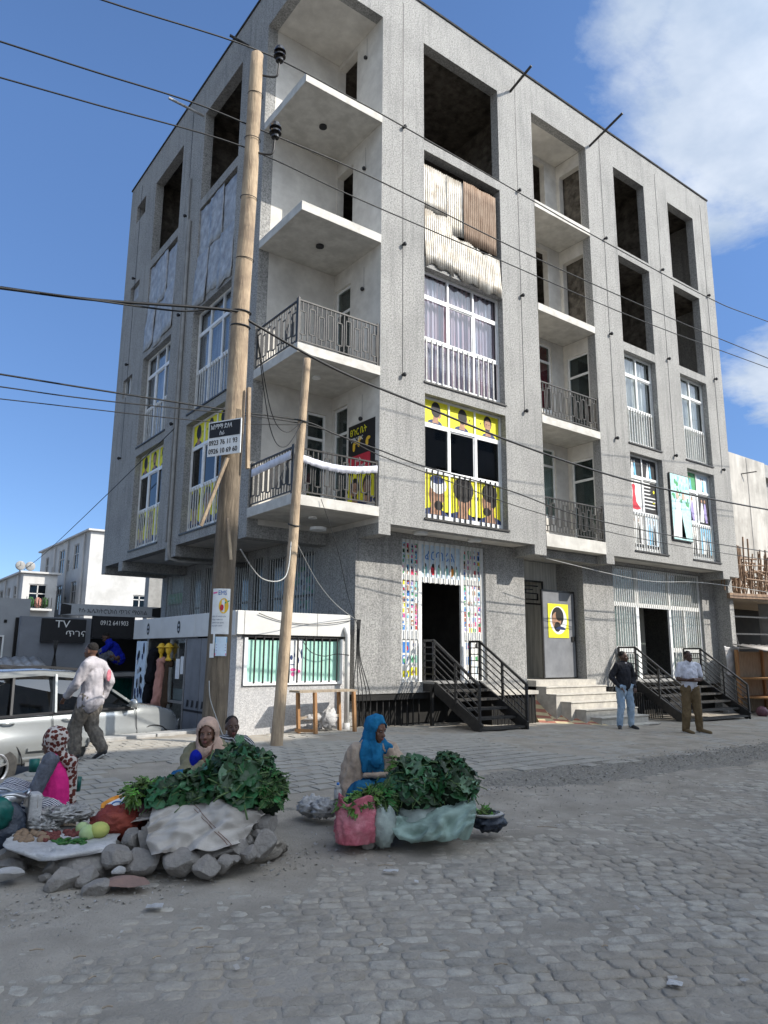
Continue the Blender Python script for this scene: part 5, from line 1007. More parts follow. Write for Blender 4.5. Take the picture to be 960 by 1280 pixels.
# ------------------------------------------------------------------ parked car
def make_car():
    t = T('parked_car', 'silver four wheel drive car parked below the kerb in front of the grey shops', 'car', (-3.40, 1.86, -.41), math.atan2(.88, 2.51)); t.scale = (1.06, 1.0, 1.05)
    # local x forward, -y towards the viewer (right side of the car)
    xs_ = [-1.98, -1.93, -1.8, -1.5, -1.2, -.9, -.5, 0, .4, .75, .95, 1.2, 1.45, 1.65, 1.85, 1.98, 2.04]
    def f(tab, x): return interp(tab, x)
    belt = [(-2, .98), (-1.5, 1.06), (0, 1.05), (.8, 1.04), (1.1, 1.07), (1.5, 1.03), (1.8, .96), (1.95, .86), (2.05, .72)]
    bot = [(-2, .46), (-1.8, .34), (1.6, .30), (1.9, .30), (2.05, .38)]
    wid = [(-2, .74), (-1.85, .84), (-1.3, .88), (0, .88), (1.3, .88), (1.7, .84), (1.9, .77), (2.05, .64)]
    m = MB(); vs = []; nsec = 0
    fine = [-2.0 + 4.05 * i / 60 for i in range(61)]
    for x in fine:
        zb, zt, w_ = f(bot, x), f(belt, x), f(wid, x)
        fl = .035 * math.exp(-((x + 1.3) / .5) ** 2) + .035 * math.exp(-((x - 1.33) / .5) ** 2)
        top = zt + (.035 if x > .9 else 0) * (1 - ((x - 1.3) / .8) ** 2 if abs(x - 1.3) < .8 else 0)
        sec = [(w_ * .80, zb), (w_ * .96, zb + .05), (w_ * .975 + fl, zb + .22), (w_ * 1.0 + fl, zb + .38), (w_ * .985 + fl * .4, zb + .43), (w_ * .98, zt - .14), (w_ * .955, zt - .04), (w_ * .90, zt), (w_ * .5, top + .01)]
        row = [(x, -a, b) for a, b in sec] + [(x, a, b) for a, b in sec[::-1]]; nsec = len(row); vs += row
    m.add(vs, [(i * nsec + k, (i + 1) * nsec + k, (i + 1) * nsec + (k + 1) % nsec, i * nsec + (k + 1) % nsec) for i in range(60) for k in range(nsec)] + [tuple(range(nsec))[::-1], tuple(range(60 * nsec, 61 * nsec))])
    body = m.build('body', 'car_paint', t, smooth=True)
    for wx in (-1.32, 1.33):                                         # wheel arches cut out
        c = MB(); c.cyl((wx, -1.1, .34), (wx, 1.1, .34), .405, .405, 40); co = c.build('cutter', 'plastic_black'); md = body.modifiers.new('c', 'BOOLEAN'); md.object = co; md.operation = 'DIFFERENCE'; md.solver = 'EXACT'
        bpy.context.view_layer.update(); me = bpy.data.meshes.new_from_object(body.evaluated_get(bpy.context.evaluated_depsgraph_get())); body.modifiers.clear(); body.data = me; bpy.data.objects.remove(co)
        if len(me.materials) == 0: me.materials.append(MATS['car_paint'])
        c = MB(); c.box(wx - .42, -.7, .36, wx + .42, .7, .8); c.build('arch_liner', 'plastic_black', t)
        for a in [pi * k / 14 for k in range(15)]: pass
        c = MB(); c.tube([(wx + .405 * cos(pi * k / 14), -.885, .34 + .405 * sin(pi * k / 14)) for k in range(15)], .009, 6); c.build('arch_trim', 'plastic_black', t, smooth=True)
    # greenhouse
    cab = [(-1.96, .98, 1.0), (-1.86, 1.30, .84), (-1.72, 1.58, .70), (-1.5, 1.64, .68), (-.6, 1.665, .68), (.0, 1.63, .67), (.22, 1.56, .66), (.6, 1.33, .74), (1.0, 1.06, .80)]
    rf = MB(); vs = []
    for x, z, w_ in cab[2:7]: vs += [(x, -w_, z - .09), (x, -w_ * .93, z - .02), (x, -w_ * .6, z + .015), (x, w_ * .6, z + .015), (x, w_ * .93, z - .02), (x, w_, z - .09)]
    rf.add(vs, [(i * 6 + k, (i + 1) * 6 + k, (i + 1) * 6 + k + 1, i * 6 + k + 1) for i in range(4) for k in range(5)]); rf.build('roof', 'car_paint', t, smooth=True)
    g_ = MB()                                                        # glass hull: windscreen, side glass, rear
    for s_ in (-1, 1):
        g_.quad((-1.72, s_ * .71, 1.5), (-1.5, s_ * .69, 1.56), (-.6, s_ * .69, 1.58), (.22, s_ * .665, 1.49), (.9, s_ * .80, 1.09), (.9, s_ * .84, 1.04), (-1.9, s_ * .83, 1.0))
    g_.quad((.24, -.66, 1.52), (.24, .66, 1.52), (1.02, .78, 1.06), (1.02, -.78, 1.06)); g_.quad((-1.76, -.7, 1.53), (-1.94, -.8, 1.0), (-1.94, .8, 1.0), (-1.76, .7, 1.53))
    g_.build('window_glass', 'car_glass', t)
    def strip(pts, w_, name='pillar', mt='car_paint', r=.0):
        m = MB(); 
        for a, b in zip(pts, pts[1:]): m.beam(a, b, w_, .035)
        m.build(name, mt, t)
    for s_ in (-1, 1):
        strip([(.24, s_ * .675, 1.53), (.62, s_ * .745, 1.30), (1.02, s_ * .83, 1.04)], .075)
        strip([(-.42, s_ * .70, 1.59), (-.48, s_ * .868, 1.04)], .08); strip([(-1.06, s_ * .70, 1.57), (-1.14, s_ * .866, 1.04)], .03, mt='plastic_black'); strip([(-1.44, s_ * .70, 1.56), (-1.56, s_ * .862, 1.02)], .14)
        strip([(-1.72, s_ * .705, 1.52), (-1.94, s_ * .83, .99)], .12); strip([(-1.7, s_ * .70, 1.55), (-.6, s_ * .70, 1.60), (.22, s_ * .68, 1.52)], .05)
        strip([(-1.9, s_ * .865, 1.02), (0, s_ * .872, 1.055), (.95, s_ * .86, 1.045)], .02, 'belt_trim', 'plastic_black')
        strip([(-1.55, s_ * .6, 1.69), (-.6, s_ * .6, 1.71), (.1, s_ * .6, 1.66)], .035, 'roof_rail', 'plastic_black')
        m = MB(); m.ell((.82, s_ * .98, 1.12), (.05, .10, .075), 12, 8); m.beam((.82, s_ * .84, 1.07), (.82, s_ * .95, 1.1), .05, .04); m.build('door_mirror', 'car_paint', t, smooth=True)
    # side details on the seen side
    for x in (-.48, .98):                                      # door gaps
        m = MB(); pts = [(x, -.884, .34), (x + .01, -.90 if abs(x) < .5 else -.905, .6), (x - .02, -.880, .95), (x - .03, -.868, 1.03)]; m.tube(pts, .006, 5); m.build('door_gap', 'plastic_black', t)
    for x in (-1.28, -.34): m = MB(); m.tube(smoothpath([(x, -.872, .94), (x + .06, -.91, .945), (x + .16, -.91, .94), (x + .2, -.872, .93)], 4), .014, 6); m.build('door_handle', 'car_paint', t, smooth=True)
    m = MB(); m.beam((-.88, -.885, .36), (.9, -.885, .34), .03, .05); m.build('sill_trim', 'rim', t)
    m = MB(); m.beam((-.86, -.905, .56), (.85, -.905, .54), .012, .05); m.build('side_moulding', 'car_paint', t)
    m = MB(); m.ell((1.80, -.66, .80), (.19, .09, .08), 14, 8, rot=Matrix.Rotation(.5, 3, 'Z')); m.build('headlight', 'lamp_clear', t, smooth=True)
    m = MB(); m.ell((1.80, .70, .80), (.20, .10, .085), 14, 8, rot=Matrix.Rotation(-.5, 3, 'Z')); m.build('headlight', 'lamp_clear', t, smooth=True)
    m = MB(); m.ell((1.93, 0, .48), (.16, .74, .14), 20, 8); m.build('bumper', 'car_paint', t, smooth=True); m = MB(); m.ell((1.99, 0, .42), (.12, .62, .07), 20, 8); m.build('bumper_grille', 'plastic_black', t, smooth=True)
    m = MB(); m.tube([(1.0, -.7, 1.085), (1.03, 0, 1.11), (1.0, .7, 1.085)], .02, 6); m.build('wiper', 'plastic_black', t)
    for wx in (-1.32, 1.33):
        for s_ in (-1, 1):
            m = MB(); cy_ = s_ * .78; prof = [(.20, -.10), (.30, -.11), (.345, -.085), (.36, -.03), (.36, .03), (.345, .085), (.30, .11), (.20, .10)]; n = 40
            vs = [(wx + r_ * cos(2 * pi * i / n), cy_ + o_, .345 + r_ * sin(2 * pi * i / n)) for i in range(n) for r_, o_ in prof]
            m.add(vs, [(i * 8 + k, ((i + 1) % n) * 8 + k, ((i + 1) % n) * 8 + k + 1, i * 8 + k + 1) for i in range(n) for k in range(7)]); w = m.build('wheel', 'tyre', t, smooth=True)
            m = MB(); m.cyl((wx, cy_ + s_ * .06, .345), (wx, cy_ + s_ * .075, .345), .06, n=14)
            for k in range(5): a = 2 * pi * k / 5 + .3; m.beam((wx, cy_ + s_ * .065, .345), (wx + .2 * cos(a), cy_ + s_ * .08, .345 + .2 * sin(a)), .07, .02)
            ring = [(wx + .205 * cos(2 * pi * i / 28), cy_ + s_ * .095, .345 + .205 * sin(2 * pi * i / 28)) for i in range(29)]; m.tube(ring, .018, 6); m.cyl((wx, cy_ - s_ * .02, .345), (wx, cy_, .345), .2, n=24); m.build('rim', 'rim', w)
    for x in (-.7, .25): m = MB(); m.ell((x, -.35, .98), (.09, .22, .34), 12, 8); m.build('seat', 'plastic_black', t, smooth=True)
    m = MB(); m.tube([(.55 + .0 * i, .35 + .17 * cos(i * pi / 8), 1.05 + .17 * sin(i * pi / 8)) for i in range(17)], .015, 6); m.build('steering_wheel', 'plastic_black', t)
make_car()
# ------------------------------------------------------------------ people
def person(label, o, head_dir, J, clothes, sk='skin_a', hair='short', face_dir=None, hands=((0, .2), (0, .2)), shoes='plastic_black', extra=None, hs=1., kk=1.):
    """o: ground point; head_dir: heading; J: joints in (right, forward, up) metres."""
    f = Vector((head_dir[0], head_dir[1], 0)).normalized(); r = Vector((f.y, -f.x, 0)); o = Vector(o)
    def P(j): return o + r * j[0] + f * j[1] + UP * j[2]
    t = T('person', label, 'person', o); t.location = (0, 0, 0)
    fd = Vector((*(face_dir or head_dir), 0)) if len(face_dir or head_dir) == 2 else Vector(face_dir); fd.normalize(); hr_ = Vector((fd.y, -fd.x, 0)).normalized(); hu = hr_.cross(fd)
    H = P(J['head']); s = hs
    b = MB()
    def HQ(x, y, z): return H + hr_ * (x * s) + fd * (y * s) + hu * (z * s)
    rot = Matrix((hr_, fd, hu)).transposed()
    b.ell(HQ(0, -.012, .025), (.074 * s, .094 * s, .098 * s), 18, 13, rot=rot); b.ell(HQ(0, .022, -.045), (.058 * s, .068 * s, .072 * s), 16, 11, rot=rot)
    b.cap(HQ(0, .078, .012), HQ(0, .102, -.026), .010 * s, .018 * s, 8); b.ell(HQ(0, .082, -.064), (.028 * s, .016 * s, .014 * s), 10, 7, rot=rot); b.ell(HQ(0, .066, -.098), (.024 * s, .02 * s, .018 * s), 10, 7, rot=rot)
    for q in (-1, 1): b.ell(HQ(.076 * q, -.008, -.008), (.010 * s, .022 * s, .034 * s), 10, 7, rot=rot); b.ell(HQ(.032 * q, .072, .03), (.024 * s, .014 * s, .010 * s), 8, 6, rot=rot); b.ell(HQ(.042 * q, .056, -.03), (.02 * s, .02 * s, .024 * s), 8, 6, rot=rot)
    b.cap(P(J['neck']), HQ(0, -.02, -.05), .058, .052)
    N_, Ch, Pe = P(J['neck']), P(J['chest']), P(J['pelvis'])
    b.cap(Ch, Pe, .13, .13); b.cap(N_ - UP * .04, Ch, .075, .13)
    for q, nm in ((-1, 'l'), (1, 'r')):
        S_, E_, W_ = P(J['sh' + nm]), P(J['el' + nm]), P(J['wr' + nm]); b.cap(N_ - UP * .05, S_, .05, .055); b.cap(S_, E_, .052, .040); b.cap(E_, W_, .040, .026)
        d = (W_ - E_).normalized(); hd = J.get('hd' + nm); d = (r * hd[0] + f * hd[1] + UP * hd[2]).normalized() if hd else d
        side = d.cross(UP) if abs(d.z) < .9 else d.cross(f); side.normalize(); nrm = side.cross(d)
        pc_ = W_ + d * .05; b.cap(W_ + side * .014, pc_ + d * .035 + side * .020, .020, .018, 8); b.cap(W_ - side * .014, pc_ + d * .035 - side * .020, .020, .018, 8)
        cu_ = .5
        for k, (of, ln) in enumerate(((.030, .066), (.011, .074), (-.010, .070), (-.029, .056))):
            k0 = pc_ + d * .036 + side * of; k1 = k0 + (d - nrm * .25 * cu_).normalized() * ln * .5; k2 = k1 + (d - nrm * 1.1 * cu_).normalized() * ln * .5; b.cap(k0, k1, .0105, .0095, 7); b.cap(k1, k2, .0095, .008, 7)
        th = W_ + d * .025 + side * .026; b.cap(th, th + (d * .6 + side * .7 - nrm * .3).normalized() * .045, .013, .011, 7)
        hp, K_, A_ = P(J['hp' + nm]), P(J['kn' + nm]), P(J['an' + nm]); b.cap(Pe, hp, .10, .095); b.cap(hp, K_, .088, .058); b.cap(K_, A_, .055, .036)
        fo = J.get('ft' + nm, (J['an' + nm][0], J['an' + nm][1] + .16, J['an' + nm][2] - .05)); b.cap(A_, P(fo), .036, .032)
    remesh(b, 'body', sk, t, vox=.0095, sm=2)
    for q in (-1, 1):
        e = MB(); e.ell(HQ(.031 * q, .0745, .012), (.011 * s, .008 * s, .0045 * s), 10, 7, rot=rot); e.mi = 1; e.ell(HQ(.031 * q, .0805, .012), (.0055 * s, .004 * s, .0045 * s), 8, 5, rot=rot); e.build('eye', ['eye_dull', 'hair'], t, smooth=True)
    l_ = MB(); l_.ell(HQ(0, .094, -.060), (.022 * s, .007 * s, .006 * s), 10, 6, rot=rot); l_.ell(HQ(0, .093, -.071), (.020 * s, .008 * s, .007 * s), 10, 6, rot=rot); l_.build('lips', 'lip', t, smooth=True)
    if hair == 'short':
        h = MB(); h.ell(HQ(0, -.026, .046), (.078 * s, .088 * s, .086 * s), 20, 13, rot=rot, fn=lambda p: Vector((p.x, p.y, max(p.z, -.012 + .5 * p.y if p.y < 0 else -.012 + .6 * p.y)))); remesh(h, 'hair', 'hair', t, vox=.009, sm=1, disp=.003, dscale=40)
    def garb(nm, mt, parts, disp=.026, ds=10, vox=.013, sm=3, lab=None, d2=.005):
        m = MB()
        for a, b_, r0, r1 in parts:
            a = P(J[a]) if isinstance(a, str) else P(a); b_ = P(J[b_]) if isinstance(b_, str) else P(b_); m.cap(a, b_, r0, r1, 14)
        return remesh(m, nm, mt, t, vox=vox, sm=sm, disp=disp, dscale=ds, label=lab, disp2=d2)
    clothes(garb, J)
    for nm in 'lr':
        if shoes:
            A_ = P(J['an' + nm]); fo = P(J.get('ft' + nm, (J['an' + nm][0], J['an' + nm][1] + .16, J['an' + nm][2] - .05))); s_ = MB(); d = (fo - A_); dz = d.copy(); s_.cap(A_ + UP * -.01 - Vector((d.x, d.y, 0)) * .15, fo + d * .22, .047, .040, 12); remesh(s_, 'shoe', shoes, t, vox=.012, sm=2)
            s_ = MB(); aa = A_ - UP * .052 - Vector((d.x, d.y, 0)) * .3; bb = fo + d * .3 - UP * .03; s_.beam(aa, bb, .085, .02); s_.build('sole', 'sole', t)
    if extra: extra(t, P, HQ, rot, J, garb)
    t.location = o * (1 - kk); t.scale = (kk,) * 3
    return t
def standing(h=1.72, lean=0.):
    k = h / 1.72
    J = dict(head=(0, .03, 1.585), neck=(0, 0, 1.44), chest=(0, -.0, 1.24), pelvis=(0, 0, .95), shl=(-.185, -.01, 1.39), shr=(.185, -.01, 1.39), ell=(-.25, -.03, 1.11), elr=(.25, -.03, 1.11), wrl=(-.23, .08, .87), wrr=(.23, .08, .87),
             hpl=(-.09, 0, .90), hpr=(.09, 0, .90), knl=(-.11, .03, .49), knr=(.11, .03, .49), anl=(-.12, -.02, .09), anr=(.12, -.02, .09))
    return {a: tuple(v * k for v in b) for a, b in J.items()}, k
IR = (RT.x, RT.y); IL = (-RT.x, -RT.y); TOC = (-FW.x, -FW.y); AWY = (FW.x, FW.y)
def mixd(a, b, t): return (a[0] * (1 - t) + b[0] * t, a[1] * (1 - t) + b[1] * t)
# man in dark jumper, hands in pockets
J, k = standing(1.72); J.update(wrl=(-.2, .1, .93), wrr=(.2, .1, .93), ell=(-.3, -.06, 1.13), elr=(.3, -.06, 1.13), anl=(-.16, -.02, .09), anr=(.2, .02, .09), knl=(-.13, .03, .49), knr=(.16, .04, .49)); J['ftr'] = (.3, .14, .045)
def c1(G_, J):
    G_('jumper', 'f_charcoal', [('neck', 'chest', .085, .165), ('chest', (0, 0, .97), .165, .155), ('neck', 'shl', .07, .075), ('neck', 'shr', .07, .075), ('shl', 'ell', .074, .062), ('ell', 'wrl', .062, .048), ('shr', 'elr', .074, .062), ('elr', 'wrr', .062, .048), ((-.1, 0, 1.36), (.1, 0, 1.36), .1, .1)])
    G_('jeans', 'f_jeans', [('pelvis', 'hpl', .135, .12), ('pelvis', 'hpr', .135, .12), ('hpl', 'knl', .112, .082), ('hpr', 'knr', .112, .082), ('knl', (J['anl'][0], J['anl'][1], .12), .08, .068), ('knr', (J['anr'][0], J['anr'][1], .12), .08, .068), ('hpl', 'wrl', .06, .05), ('hpr', 'wrr', .06, .05)])
def collar(col):
    def ex(t, P, HQ, rot, J, G_):
        m = MB(); c = P(J['neck']); m.tube([(c.x + .07 * cos(a * pi / 8), c.y + .07 * sin(a * pi / 8), c.z + .01) for a in range(17)], .014, 6); m.build('collar', col, t, smooth=True)
    return ex
mp = Vector((7.36, -1.75, gz(7.36, -1.75)))
person('standing man in a dark jumper and pale blue jeans', mp, mixd(TOC, IR, .3), J, c1, 'skin_b', face_dir=mixd(TOC, IR, .65), extra=collar('f_white'), kk=.965)
J, k = standing(1.74); J.update(ell=(-.27, .02, 1.13), elr=(.27, .02, 1.13), wrl=(.02, .20, 1.14), wrr=(-.04, .22, 1.10), hdl=(1, -.1, -.1), hdr=(-1, -.15, .2), anl=(-.17, -.02, .09), anr=(.16, .0, .09), knl=(-.13, .03, .49), knr=(.12, .03, .49)); J['ftl'] = (-.28, .13, .04); J['ftr'] = (.12, .17, .04)
def c2(G_, J):
    G_('shirt', 'f_white', [('neck', 'chest', .088, .17), ('chest', (0, 0, 1.02), .17, .158), ((-.06, 0, .95), (.06, 0, .95), .125, .125), ('neck', 'shl', .07, .075), ('neck', 'shr', .07, .075), ('shl', (-.245, .0, 1.22), .082, .078), ('shr', (.245, .0, 1.22), .082, .078), ((-.1, 0, 1.37), (.1, 0, 1.37), .1, .1)])
    G_('trousers', 'f_khaki', [('pelvis', 'hpl', .135, .12), ('pelvis', 'hpr', .135, .12), ('hpl', 'knl', .112, .088), ('hpr', 'knr', .112, .088), ('knl', (J['anl'][0], J['anl'][1], .1), .086, .078), ('knr', (J['anr'][0], J['anr'][1], .1), .086, .078)])
mp = Vector((8.04, -2.87, gz(8.04, -2.87)))
person('man in a white short sleeved shirt and brown trousers with folded arms', mp, mixd(TOC, IR, .12), J, c2, 'skin_b', shoes='f_khaki', extra=collar('f_charcoal'), kk=.975)
# walking man beside the car
J, k = standing(1.70); J.update(head=(0, .07, 1.57), neck=(0, .03, 1.43), knl=(-.09, .17, .50), anl=(-.09, .12, .10), knr=(.09, .03, .49), anr=(.09, -.21, .15), elr=(.24, -.12, 1.13), wrr=(.24, -.02, .87), ell=(-.24, .08, 1.12), wrl=(-.2, .27, .93)); J['ftl'] = (-.09, .28, .05); J['ftr'] = (.09, -.09, .05)
def c3(G_, J):
    G_('jacket', 'f_shirt', [('neck', 'chest', .085, .155), ('chest', (0, 0, .9), .155, .155), ((-.08, 0, .86), (.08, 0, .86), .145, .145), ((-.08, .02, .81), (.08, .02, .81), .135, .135), ('neck', 'shl', .072, .08), ('neck', 'shr', .072, .08), ('shl', 'ell', .08, .07), ('ell', 'wrl', .07, .055), ('shr', 'elr', .08, .07), ('elr', (.24, -.03, .91), .07, .055), ((-.1, 0, 1.36), (.1, 0, 1.36), .105, .105)], disp=.016, d2=.003)
    G_('cargo_trousers', 'f_cargo', [('pelvis', 'hpl', .12, .115), ('pelvis', 'hpr', .12, .115), ('hpl', 'knl', .12, .10), ('hpr', 'knr', .12, .10), ('knl', (-.09, .13, .15), .10, .085), ('knr', (.09, -.18, .2), .10, .085)], disp=.024, ds=13)
def ex3(t, P, HQ, rot, J, G_):
    m = MB(); c = P((.1, -.20, 1.22)); m.ell(c, (.05, .02, .09), 12, 8, rot=Matrix.Rotation(HEAD, 3, 'Z')); m.ell(P((.19, -.12, 1.2)), (.02, .035, .07)); m.build('back_print', 'bag_pink', t)
    m = MB(); c = P(J['neck']); m.tube([(c.x + .075 * cos(a * pi / 8), c.y + .075 * sin(a * pi / 8), c.z + .015 + .012 * cos(a * pi / 4)) for a in range(17)], .022, 6); m.build('collar', 'f_shirt', t, smooth=True)
person('man walking past the silver car in a pale open shirt and baggy cargo trousers', Vector((-3.62, -1.12, .19)), mixd(IL, AWY, .22), J, c3, 'skin_a', extra=ex3, shoes='plastic_black', kk=.915)
# seated woman in shawl (front left pile)
def seated(hz=.30, torso=.50, fwd=.02):
    b = hz
    return dict(pelvis=(0, 0, b), chest=(0, fwd, b + .28), neck=(0, fwd + .03, b + torso - .02), head=(0, fwd + .07, b + torso + .13), shl=(-.175, fwd, b + torso - .07), shr=(.175, fwd, b + torso - .07),
                ell=(-.26, .08, b + .18), elr=(.26, .08, b + .18), wrl=(-.16, .3, b + .18), wrr=(.16, .3, b + .18), hpl=(-.1, .02, b), hpr=(.1, .02, b), knl=(-.2, .38, b + .14), knr=(.2, .38, b + .14), anl=(-.16, .42, .09), anr=(.16, .42, .09))
def hood(mat_, rough=.016, drape=(), fl=1., lab=None):
    def ex(t, P, HQ, rot, J, G_):
        m = MB(); m.ell(HQ(0, -.040, .035), (.112, .120, .125), 22, 15, rot=rot); m.ell(HQ(0, -.03, -.07), (.108, .105, .13), 20, 13, rot=rot); m.cap(HQ(0, .0, -.15), P(J['neck']), .10, .13, 16)
        for a, b_, r0, r1 in drape: m.cap(P(a), P(b_), r0, r1, 14)
        h = remesh(m, 'headscarf', mat_, t, vox=.011, sm=3, disp=rough, dscale=11, label=lab, disp2=.004)
        # open the hood in front of the face
        c = HQ(0, .055, -.015); me = h.data; fwd = (HQ(0, 1, 0) - HQ(0, 0, 0)).normalized(); rt_ = (HQ(1, 0, 0) - HQ(0, 0, 0)).normalized(); uu = rt_.cross(fwd)
        bm = bmesh.new(); bm.from_mesh(me); kill = [v for v in bm.verts if (v.co - c).dot(fwd) > -.045 and ((v.co - c).dot(rt_) / .078) ** 2 + ((v.co - c).dot(uu) / .100) ** 2 < 1]
        bmesh.ops.delete(bm, geom=kill, context='VERTS'); bm.to_mesh(me); bm.free()
        md = h.modifiers.new('t', 'SOLIDIFY'); md.thickness = .006; md.offset = 0
    return ex
Pw = Vector((-3.63, -5.06, .06))
J = seated(.32, .48); J.update(wrr=(.0, .17, .68), elr=(.20, .26, .50), hdr=(-.2, -.1, 1), head=(.02, .10, .90), neck=(.0, .05, .76))
def cw1(G_, J):
    G_('dress', 'f_blue2', [('neck', 'chest', .08, .16), ('chest', 'pelvis', .16, .2), ('pelvis', 'knl', .2, .14), ('pelvis', 'knr', .2, .14), ('knl', (-.16, .42, .12), .14, .14), ('knr', (.16, .42, .12), .14, .14)], vox=.018)
    G_('cardigan', 'f_sage', [((0, -.02, .70), (0, -.02, .35), .17, .2), ('neck', 'shl', .075, .082), ('neck', 'shr', .075, .082), ('shl', 'ell', .085, .075), ('ell', 'wrl', .07, .06), ('shr', 'elr', .085, .075), ('elr', (.05, .19, .62), .065, .05)])
    G_('blue_top', 'f_royal', [((.10, .17, .70), (.14, .16, .58), .06, .055)], disp=.008)
person('seated woman in a peach headscarf with her hand at her mouth', Pw, TOC, J, cw1, 'skin_c', hair=None, shoes=None, extra=hood('f_peach', .014, (((-.02, .02, .74), (-.22, .04, .66), .10, .09), ((-.2, .04, .68), (-.3, .06, .56), .085, .05), ((0, .08, .74), (-.08, .14, .60), .075, .04))), kk=.92)
m_ = MB(); m_.box(-3.83, -5.18, .05, -3.43, -4.86, .27); tag(m_.build('stool', 'wood_dry', bevel=.02), 'low wooden stool under the woman in the peach headscarf', 'stool')
# second figure behind her
J = seated(.26, .46); J['head'] = (0, .06, .84)
def cb(G_, J): G_('shirt', 'f_check', [('neck', 'chest', .08, .15), ('chest', 'pelvis', .15, .18), ('neck', 'shl', .07, .075), ('neck', 'shr', .07, .075), ('shl', 'ell', .075, .065), ('shr', 'elr', .075, .065), ('ell', 'wrl', .06, .05), ('elr', 'wrr', .06, .05)]); G_('trousers', 'f_black', [('pelvis', 'knl', .17, .1), ('pelvis', 'knr', .17, .1), ('knl', 'anl', .1, .07), ('knr', 'anr', .1, .07)])
person('child in a checked shirt seated behind the woman in the peach headscarf', gsite(289, 985, .09) * 0 + site(289, 960, 8.05) * 1 - UP * (site(289, 960, 8.05).z - .09), mixd(TOC, IR, .3), J, cb, 'skin_b', shoes=None, kk=.9)
# woman in blue
J = seated(.27, .50); J.update(head=(-.02, .12, .92), neck=(0, .06, .76), ell=(-.27, .13, .47), wrl=(-.38, .30, .50), hdl=(-.6, .7, .2), elr=(.27, .0, .42), wrr=(.27, .12, .19), hdr=(.1, .3, -1), shl=(-.19, .03, .69), shr=(.19, .03, .69), knl=(-.2, .36, .30), knr=(.2, .36, .30))
def cw2(G_, J):
    G_('dress', 'f_blue', [('neck', 'chest', .085, .145), ('chest', 'pelvis', .145, .18), ('pelvis', 'knl', .18, .13), ('pelvis', 'knr', .18, .13), ('knl', (-.16, .42, .12), .15, .16), ('knr', (.16, .42, .12), .15, .16)], vox=.018, disp=.03)
    G_('belt', 'f_beige', [((-.12, .17, .47), (.12, .17, .47), .03, .03), ((0, .19, .47), (.03, .19, .47), .03, .03)], disp=.004)
    G_('jacket', 'f_beige', [((0, -.09, .70), (0, -.09, .22), .13, .17), ((.135, .02, .68), (.165, .03, .24), .085, .115), ((-.135, .02, .68), (-.165, .03, .24), .085, .105), ('neck', 'shl', .07, .08), ('neck', 'shr', .07, .08), ('shl', 'ell', .098, .08), ('ell', 'wrl', .078, .06), ('shr', 'elr', .102, .086), ('elr', 'wrr', .082, .06)], disp=.028, ds=12, d2=.006)
def ex2(t, P, HQ, rot, J, G_):
    hood('f_scarf', .024, (((0, -.02, .78), (.02, -.08, .66), .12, .12), ((0, .10, .76), (.0, .13, .62), .09, .085), ((0, .05, .79), (-.13, .05, .72), .075, .06), ((0, .05, .79), (.13, .03, .70), .08, .07), ((.10, .1, .76), (.11, .13, .52), .055, .035)))(t, P, HQ, rot, J, G_)
Pb = Vector((-2.16, -5.56, .05))
person('seated woman in a bright blue headscarf and beige jacket reaching to the green leaves', Pb, mixd(TOC, IR, .20), J, cw2, 'skin_c', hair=None, shoes=None, face_dir=(*mixd(TOC, IR, .55), -.22), extra=ex2, kk=.915)
m_ = MB(); m_.box(-2.36, -5.7, .03, -1.98, -5.4, .2); tag(m_.build('stool', 'wood_dry', bevel=.02), 'low wooden stool under the woman in the blue headscarf', 'stool')
# woman in pink
J = seated(.24, .54); J.update(head=(0, .06, .86), neck=(0, .02, .72), ell=(-.22, .14, .36), elr=(.22, .14, .36), wrl=(-.10, .36, .40), wrr=(.10, .36, .40), knl=(-.12, .42, .40), knr=(.12, .44, .42), anl=(-.14, .68, .1), anr=(.14, .70, .1))
def cw3(G_, J):
    G_('vest', 'f_pink', [('neck', 'chest', .075, .155), ('chest', (0, 0, .26), .155, .165), ('neck', 'shl', .06, .05), ('neck', 'shr', .06, .05)], disp=.012)
    G_('sleeves', 'f_grey', [('shl', 'ell', .075, .065), ('shr', 'elr', .075, .065), ('elr', (.17, .22, .38), .062, .05), ('ell', (-.17, .22, .38), .062, .05), ('shl', 'shr', .06, .06)], disp=.01)
    G_('skirt', 'f_stripe', [('pelvis', 'hpl', .17, .15), ('pelvis', 'hpr', .17, .15), ('hpl', 'knl', .135, .10), ('hpr', 'knr', .135, .10), ('knl', (-.14, .62, .2), .10, .08), ('knr', (.14, .64, .2), .10, .08), ((-.05, .2, .28), (.05, .2, .28), .12, .12)], disp=.01)
def ex4(t, P, HQ, rot, J, G_):
    m = MB(); m.ell(HQ(0, -.035, .045), (.112, .125, .115), 22, 15, rot=rot); m.ell(HQ(0, -.055, -.04), (.09, .08, .09), 18, 12, rot=rot); m.cap(HQ(0, -.07, -.1), P((0, -.12, .66)), .06, .06); m.cap(P((0, -.14, .68)), P((.0, -.17, .3)), .055, .04)
    remesh(m, 'headscarf', 'f_leopard', t, vox=.011, sm=2, disp=.014, dscale=12)
    F_ = frame(P((.19, .03, .50)), Vector((*IL, 0)), Vector((0, 0, 1)).cross(Vector((*IL, 0))), (0, 0, 1)); 
Pp = Vector((-4.82, -4.52, .07))
pk = person('seated woman in a pink vest, leopard print headscarf and striped skirt', Pp, mixd(IL, TOC, .12), J, cw3, 'skin_a', hair=None, shoes='f_brown', face_dir=mixd(IL, AWY, .15), extra=ex4, kk=.885)
ff = Vector((*mixd(IL, TOC, .12), 0)).normalized(); rr_ = Vector((ff.y, -ff.x, 0))   # her right
side_ = -rr_ if (-rr_).dot(-FW) > 0 else rr_
